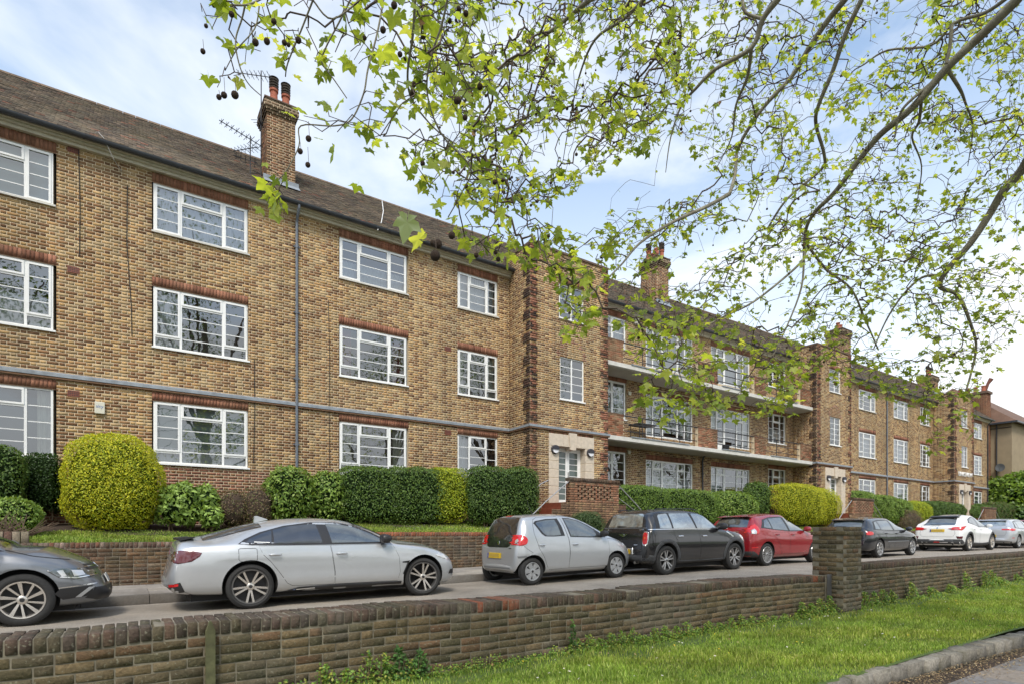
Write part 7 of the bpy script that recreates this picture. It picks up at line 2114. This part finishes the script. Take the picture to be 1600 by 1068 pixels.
limb([(700, -5), (690, 40), (672, 95), (668, 150), (690, 210), (735, 262), (722, 300), (700, 340)], 2.8, 3.4, 4, 2, TT)
limb([(570, -6), (520, 30), (490, 2)], 2.9, 2.8, 3, 3)
limb([(490, -2), (470, 49), (450, 98), (446, 120)], 2.8, 3.0, 3.4, 2, TT)
limb([(600, -5), (590, 50), (575, 108), (568, 147), (549, 187), (522, 197), (470, 197), (467, 229), (444, 272), (420, 290)], 3.2, 3.3, 3.5, 1.8, TT)
limb([(550, -5), (530, 35), (509, 75), (503, 98), (522, 125), (542, 154)], 3.0, 3.2, 3.2, 1.8)
limb([(420, -8), (385, 8), (342, 5), (318, -6)], 2.9, 2.7, 3.6, 2.5, TT)
limb([(383, 8), (378, 30), (368, 65), (375, 105), (388, 131), (408, 150)], 2.85, 3.0, 3.4, 1.6)
limb([(405, 10), (398, 45), (370, 78), (352, 110)], 2.85, 2.9, 2.6, 1.5)

# fruiting twigs and leaves grow towards sampled points of the crown, from the nearest wood above them
def inside(x, y, poly):
    c = False; j = len(poly) - 1
    for i in range(len(poly)):
        if (poly[i][1] > y) != (poly[j][1] > y) and x < (poly[j][0] - poly[i][0]) * (y - poly[i][1]) / (poly[j][1] - poly[i][1]) + poly[i][0]: c = not c
        j = i
    return c
REG = [
 ([(640, -20), (1070, -20), (1075, 190), (1000, 235), (955, 250), (900, 300), (840, 320), (770, 330), (710, 270), (665, 170)], 4.4, 7.0, 1000, .64),
 ([(1050, -20), (1610, -20), (1610, 300), (1500, 420), (1300, 420), (1180, 330), (1050, 210)], 6.2, 10.0, 1450, .82),
 ([(940, 330), (1060, 300), (1200, 330), (1400, 400), (1600, 330), (1600, 500), (1560, 560), (1380, 560), (1240, 590), (1060, 560), (975, 560), (960, 440)], 6.4, 9.8, 1150, .82),
 ([(1060, 560), (1260, 560), (1240, 640), (1170, 650), (1080, 640)], 5.6, 7.4, 190, .9),
 ([(1290, 560), (1560, 540), (1560, 600), (1420, 640), (1300, 600)], 7.5, 9.5, 170, .9),
 ([(1440, 600), (1540, 600), (1520, 700), (1450, 715)], 7, 8.6, 60, .9),
 ([(990, 470), (1100, 480), (1090, 650), (1010, 670), (985, 580)], 4.2, 5.4, 95, .9),
 ([(300, -20), (640, -20), (600, 70), (440, 60), (340, 140), (310, 60)], 2.7, 3.5, 62, .55),
 ([(440, 60), (640, 60), (700, 240), (640, 260), (560, 215), (450, 200)], 2.8, 4.2, 60, .75),
 ([(640, 200), (800, 260), (800, 400), (730, 390), (700, 330), (660, 290)], 3.0, 4.8, 85, .85),
 ([(780, 340), (960, 360), (940, 500), (880, 540), (860, 430), (800, 400)], 4.2, 6.0, 150, .85),
 ([(640, -10), (770, -10), (780, 200), (700, 230), (650, 160)], 2.8, 4.0, 70, .8),
 ([(640, -20), (1070, -20), (1075, 190), (1000, 235), (955, 250), (900, 300), (840, 320), (770, 330), (710, 270), (665, 170)], 4.6, 7.4, 800, .06),
 ([(1050, -20), (1610, -20), (1610, 330), (1500, 420), (1300, 420), (1180, 330), (1050, 210)], 6.6, 10.0, 900, .10),
 ([(960, 280), (1600, 330), (1580, 560), (1200, 600), (1000, 520)], 6.6, 9.6, 350, .15),
 ([(405, 250), (450, 255), (450, 320), (405, 320)], 3.1, 3.3, 6, 1),
]
near_leaf = []
att = []
for poly, za, zb, n, pl in REG:
    xs = [p[0] for p in poly]; ys = [p[1] for p in poly]; k = 0
    while k < n:
        x, y = random.uniform(min(xs), max(xs)), random.uniform(min(ys), max(ys))
        if not inside(x, y, poly): continue
        cl = math.sin(x * .021 + 1.3 * math.sin(y * .017)) * math.sin(y * .027 + x * .009)
        if cl < -.45 and random.random() < .75: continue
        att.append((atz(x, y, random.uniform(za, zb)), pl)); k += 1
NA = len(att)
A = np.array([a[0][:] for a in att]); done = np.zeros(NA, bool)
nodes = np.array(NP[0]); 
def dist_to(nodes_, P):
    d = P - nodes_; up = d[..., 2]      # growing upwards costs more: the twigs hang
    return np.sqrt((d ** 2).sum(-1)) + np.where(up > 0, up * .9, 0)
best = np.full(NA, 1e9); bi = np.zeros(NA, int)
for i, p in enumerate(nodes):
    d = dist_to(p, A); m = d < best; best[m] = d[m]; bi[m] = i
tips = []
kids = []
while not done.all():
    j = int(np.argmin(np.where(done, 1e9, best)))
    p0 = NP[0][bi[j]]; p1 = A[j]; L_ = np.linalg.norm(p1 - p0)
    n = max(2, int(L_ / .13)); prev = int(bi[j])
    a = RNG.normal(0, .07 * L_, 3); a[2] = abs(a[2]) * .6 + .10 * L_
    for q in range(1, n + 1):
        t = q / n; p = p0 * (1 - t) + p1 * t + a * math.sin(math.pi * t) + (RNG.normal(0, .019, 3) if q < n else 0)
        prev = add_node(p, prev, 0)
        d = dist_to(p, A); m = (d < best) & ~done; best[m] = d[m]; bi[m] = prev
    tips.append((prev, att[j][1])); done[j] = True
# twig thickness from the number of twigs each one carries
N_ = len(NP[0]); cnt = np.zeros(N_)
for t, _ in tips: cnt[t] += 1
for i in range(N_ - 1, -1, -1):
    if NP[1][i] >= 0 and NP[2][i] == 0: cnt[NP[1][i]] += cnt[i]
# tubes for every twig chain: three-sided rods, one mesh
def rods():
    V = []; T = []; n = 0
    for i in range(N_):
        p = NP[1][i]
        if NP[2][i] > 0 or p < 0: continue
        r1 = min(.0021 * max(1, cnt[i]) ** .30, .0085); r0 = min(.0021 * max(1, cnt[p]) ** .30, r1 * 1.5, .0085) if NP[2][p] == 0 else r1 * 1.5
        a, b = NP[0][p], NP[0][i]; d = b - a; l = np.linalg.norm(d)
        if l < 1e-5: continue
        d = d / l; u = np.cross(d, [0.3, .9, .2]); u /= np.linalg.norm(u); w = np.cross(d, u)
        for (P, r) in ((a - d * .003, r0), (b + d * .003, r1)):
            for k in range(4): an = k * math.pi / 2; V.append(P + (u * math.cos(an) + w * math.sin(an)) * r)
        for k in range(4): k2 = (k + 1) % 4; T.append((n + k, n + k2, n + 4 + k2, n + 4 + k))
        n += 8
    me = np_mesh('twigs', np.array(V), np.array(T), smooth=True); me.materials.append(M_twig)
    link('twigs', me, tree)['kind'] = 'stuff'
rods()

# leaf shape: palmate, five pointed lobes, folded a little along the veins
def leaf_shape(seed, curl):
    rr = random.Random(seed)
    tipA = [-118, -62, 0, 62, 118]; tipR = [.52, .82, 1.0, .82, .52]
    V = [(0, 0, 0)]; ring = []
    ang = []
    seq = [(-165, .22)]
    for i, (a, r) in enumerate(zip(tipA, tipR)):
        r *= rr.uniform(.9, 1.08)
        if i: seq.append(((tipA[i - 1] + a) / 2, .52 * rr.uniform(.9, 1.1)))
        seq.append((a - 18, r * .66)); seq.append((a - 8, r * .80)); seq.append((a + rr.uniform(-3, 3), r)); seq.append((a + 9, r * .78)); seq.append((a + 17, r * .68))
    seq.append((165, .22))
    for a, r in seq:
        x, y = math.sin(R(a)) * r, math.cos(R(a)) * r
        V.append((x, y + .0, curl * (x * x + .5 * y * y) + .06 * math.sin(a * .1) ))
    V = np.array(V); V[:, 1] += .18; V[0] = (0, .30, .03)
    T = [(0, i, i + 1) for i in range(1, len(V) - 1)]
    # stalk
    k = len(V); V = np.concatenate([V, [(-.015, .08, 0), (.015, .08, 0), (.0, -.42, .10)]]); T.append((k, k + 1, k + 2))
    V[:, :2] *= .55; V[:, 2] *= .55
    V[:, 1] += .2
    return V, np.array(T)
LS = [leaf_shape(i, c) for i, c in enumerate((-.35, -.15, .12, -.5, .3, -.25))]
LC = [(0.28, 0.37, 0.075), (0.35, 0.44, 0.09), (0.19, 0.27, 0.05), (0.42, 0.48, 0.14), (0.25, 0.34, 0.09), (0.15, 0.22, 0.045)]
leaves = []
def put_leaf(p, s, c=None, flat=.5):
    """stalk end at p"""
    # hangs: tip direction mostly down and outward
    az_ = random.uniform(0, math.tau); dn = random.uniform(-.2, 1.25)
    y = Vector((math.cos(az_) * math.cos(dn), math.sin(az_) * math.cos(dn), -math.sin(dn))).normalized()
    up = Vector((random.gauss(0, .5), random.gauss(-.35, .5), 1)).normalized()
    x = y.cross(up).normalized(); z = x.cross(y).normalized()
    M = np.array([[x.x, y.x, z.x], [x.y, y.y, z.y], [x.z, y.z, z.z]]) * s
    leaves.append((np.array(p), M, c or vary(random.choice(LC), .2), random.randrange(len(LS))))
balls = []
for t, pl in tips:
    p = NP[0][t]; dist = np.linalg.norm(p)
    if random.random() < pl:
        for _ in range(random.choice((1, 2, 2, 3)) if dist > 4 else random.choice((1, 1, 2, 2))):
            put_leaf(p + RNG.normal(0, .03, 3), random.uniform(.07, .16) * (.95 if dist > 4 else .90))
    if random.random() < (.06 if dist > 4 else .24): balls.append((p, random.uniform(.011, .015) if dist > 4 else random.uniform(.013, .017)))
# leaves and buds along the twigs too
for i in range(0, N_):
    if NP[2][i] == 0 and cnt[i] <= 3:
        d = np.linalg.norm(NP[0][i])
        if random.random() < (.16 if d > 4 else .09): put_leaf(NP[0][i], random.uniform(.05, .14))
        elif random.random() < .006: balls.append((NP[0][i], .012))
# single big leaves close to the lens, and the pair of seed balls in front of the roof
for (x, y, Z, s, c) in ((1078, -6, 1.9, .17, (.22, .33, .05)), (1140, -16, 2.0, .15, (.22, .33, .05)), (1500, 12, 2.2, .15, None), (640, 322, 2.3, .17, (.30, .38, .24)), (425, 285, 3.0, .17, None), (433, 300, 3.05, .19, None), (445, 262, 3.1, .13, None), (560, 285, 3.2, .13, None), (603, 60, 2.6, .16, None), (592, 72, 2.7, .14, None), (745, 120, 3.0, .18, None), (670, 240, 2.7, .15, None), (688, 262, 2.8, .16, (.28, .36, .2)), (325, 112, 2.7, .13, None), (535, 155, 2.8, .12, None), (617, 170, 2.9, .13, None), (795, 205, 3.3, .13, None), (668, 378, 2.7, .15, None)):
    put_leaf(atz(x, y, Z)[:], s * 1.0, c)
for (x, y, Z, r_) in ((684, 342, 1.9, .015), (680, 358, 1.85, .017), (706, 352, 2.2, .014), (482, 190, 2.5, .013), (367, 120, 2.6, .017), (350, 121, 2.6, .014), (342, 141, 2.6, .012), (481, 230, 2.6, .012), (469, 222, 2.7, .013), (317, 62, 2.7, .012), (428, 18, 2.7, .013), (417, 52, 2.7, .015), (676, 352, 2.4, .012)):
    balls.append((np.array(atz(x, y, Z)[:]), r_))
LP = Pieces(LS); LP.items = leaves
LP.emit(tree, 'leaf', 'leaves', M_tree_leaf, M_tree_leaf_o, 300)
# seed balls on thin strings
sb = []
bm = bmesh.new(); bmesh.ops.create_icosphere(bm, subdivisions=2, radius=1.0)
for v in bm.verts: v.co *= random.uniform(.94, 1.06)
bme = bpy.data.meshes.new('seed_ball'); bm.to_mesh(bme); bm.free(); bme.shade_smooth(); bme.materials.append(M_ball)
sm = MB()
for (p, r_) in balls:
    h = random.uniform(.02, .07); o = bpy.data.objects.new('seed_ball', bme); COL.objects.link(o); o.parent = tree
    o.location = (p[0], p[1], p[2] - h - r_); o.scale = (r_, r_, r_)
    sm.tube([p, (p[0] + .004, p[1], p[2] - h)], .0012, 3, cap=False)
sm.build('ball_strings', M_twig, tree)['kind'] = 'stuff'
# withered scraps among the twigs
hk = MB()
for i in random.sample(range(N_), 260):
    if NP[2][i] > 0: continue
    p = NP[0][i]; s = random.uniform(.008, .02)
    q = [Vector(p) + Vector((random.gauss(0, s), random.gauss(0, s), random.gauss(-s, s))) for _ in range(4)]
    hk.add(q, [(0, 1, 2), (1, 3, 2), (0, 2, 3)])
hk.build('withered_bracts', M_husk, tree)['kind'] = 'stuff'
print('tree nodes', N_, 'leaves', len(leaves), 'balls', len(balls))
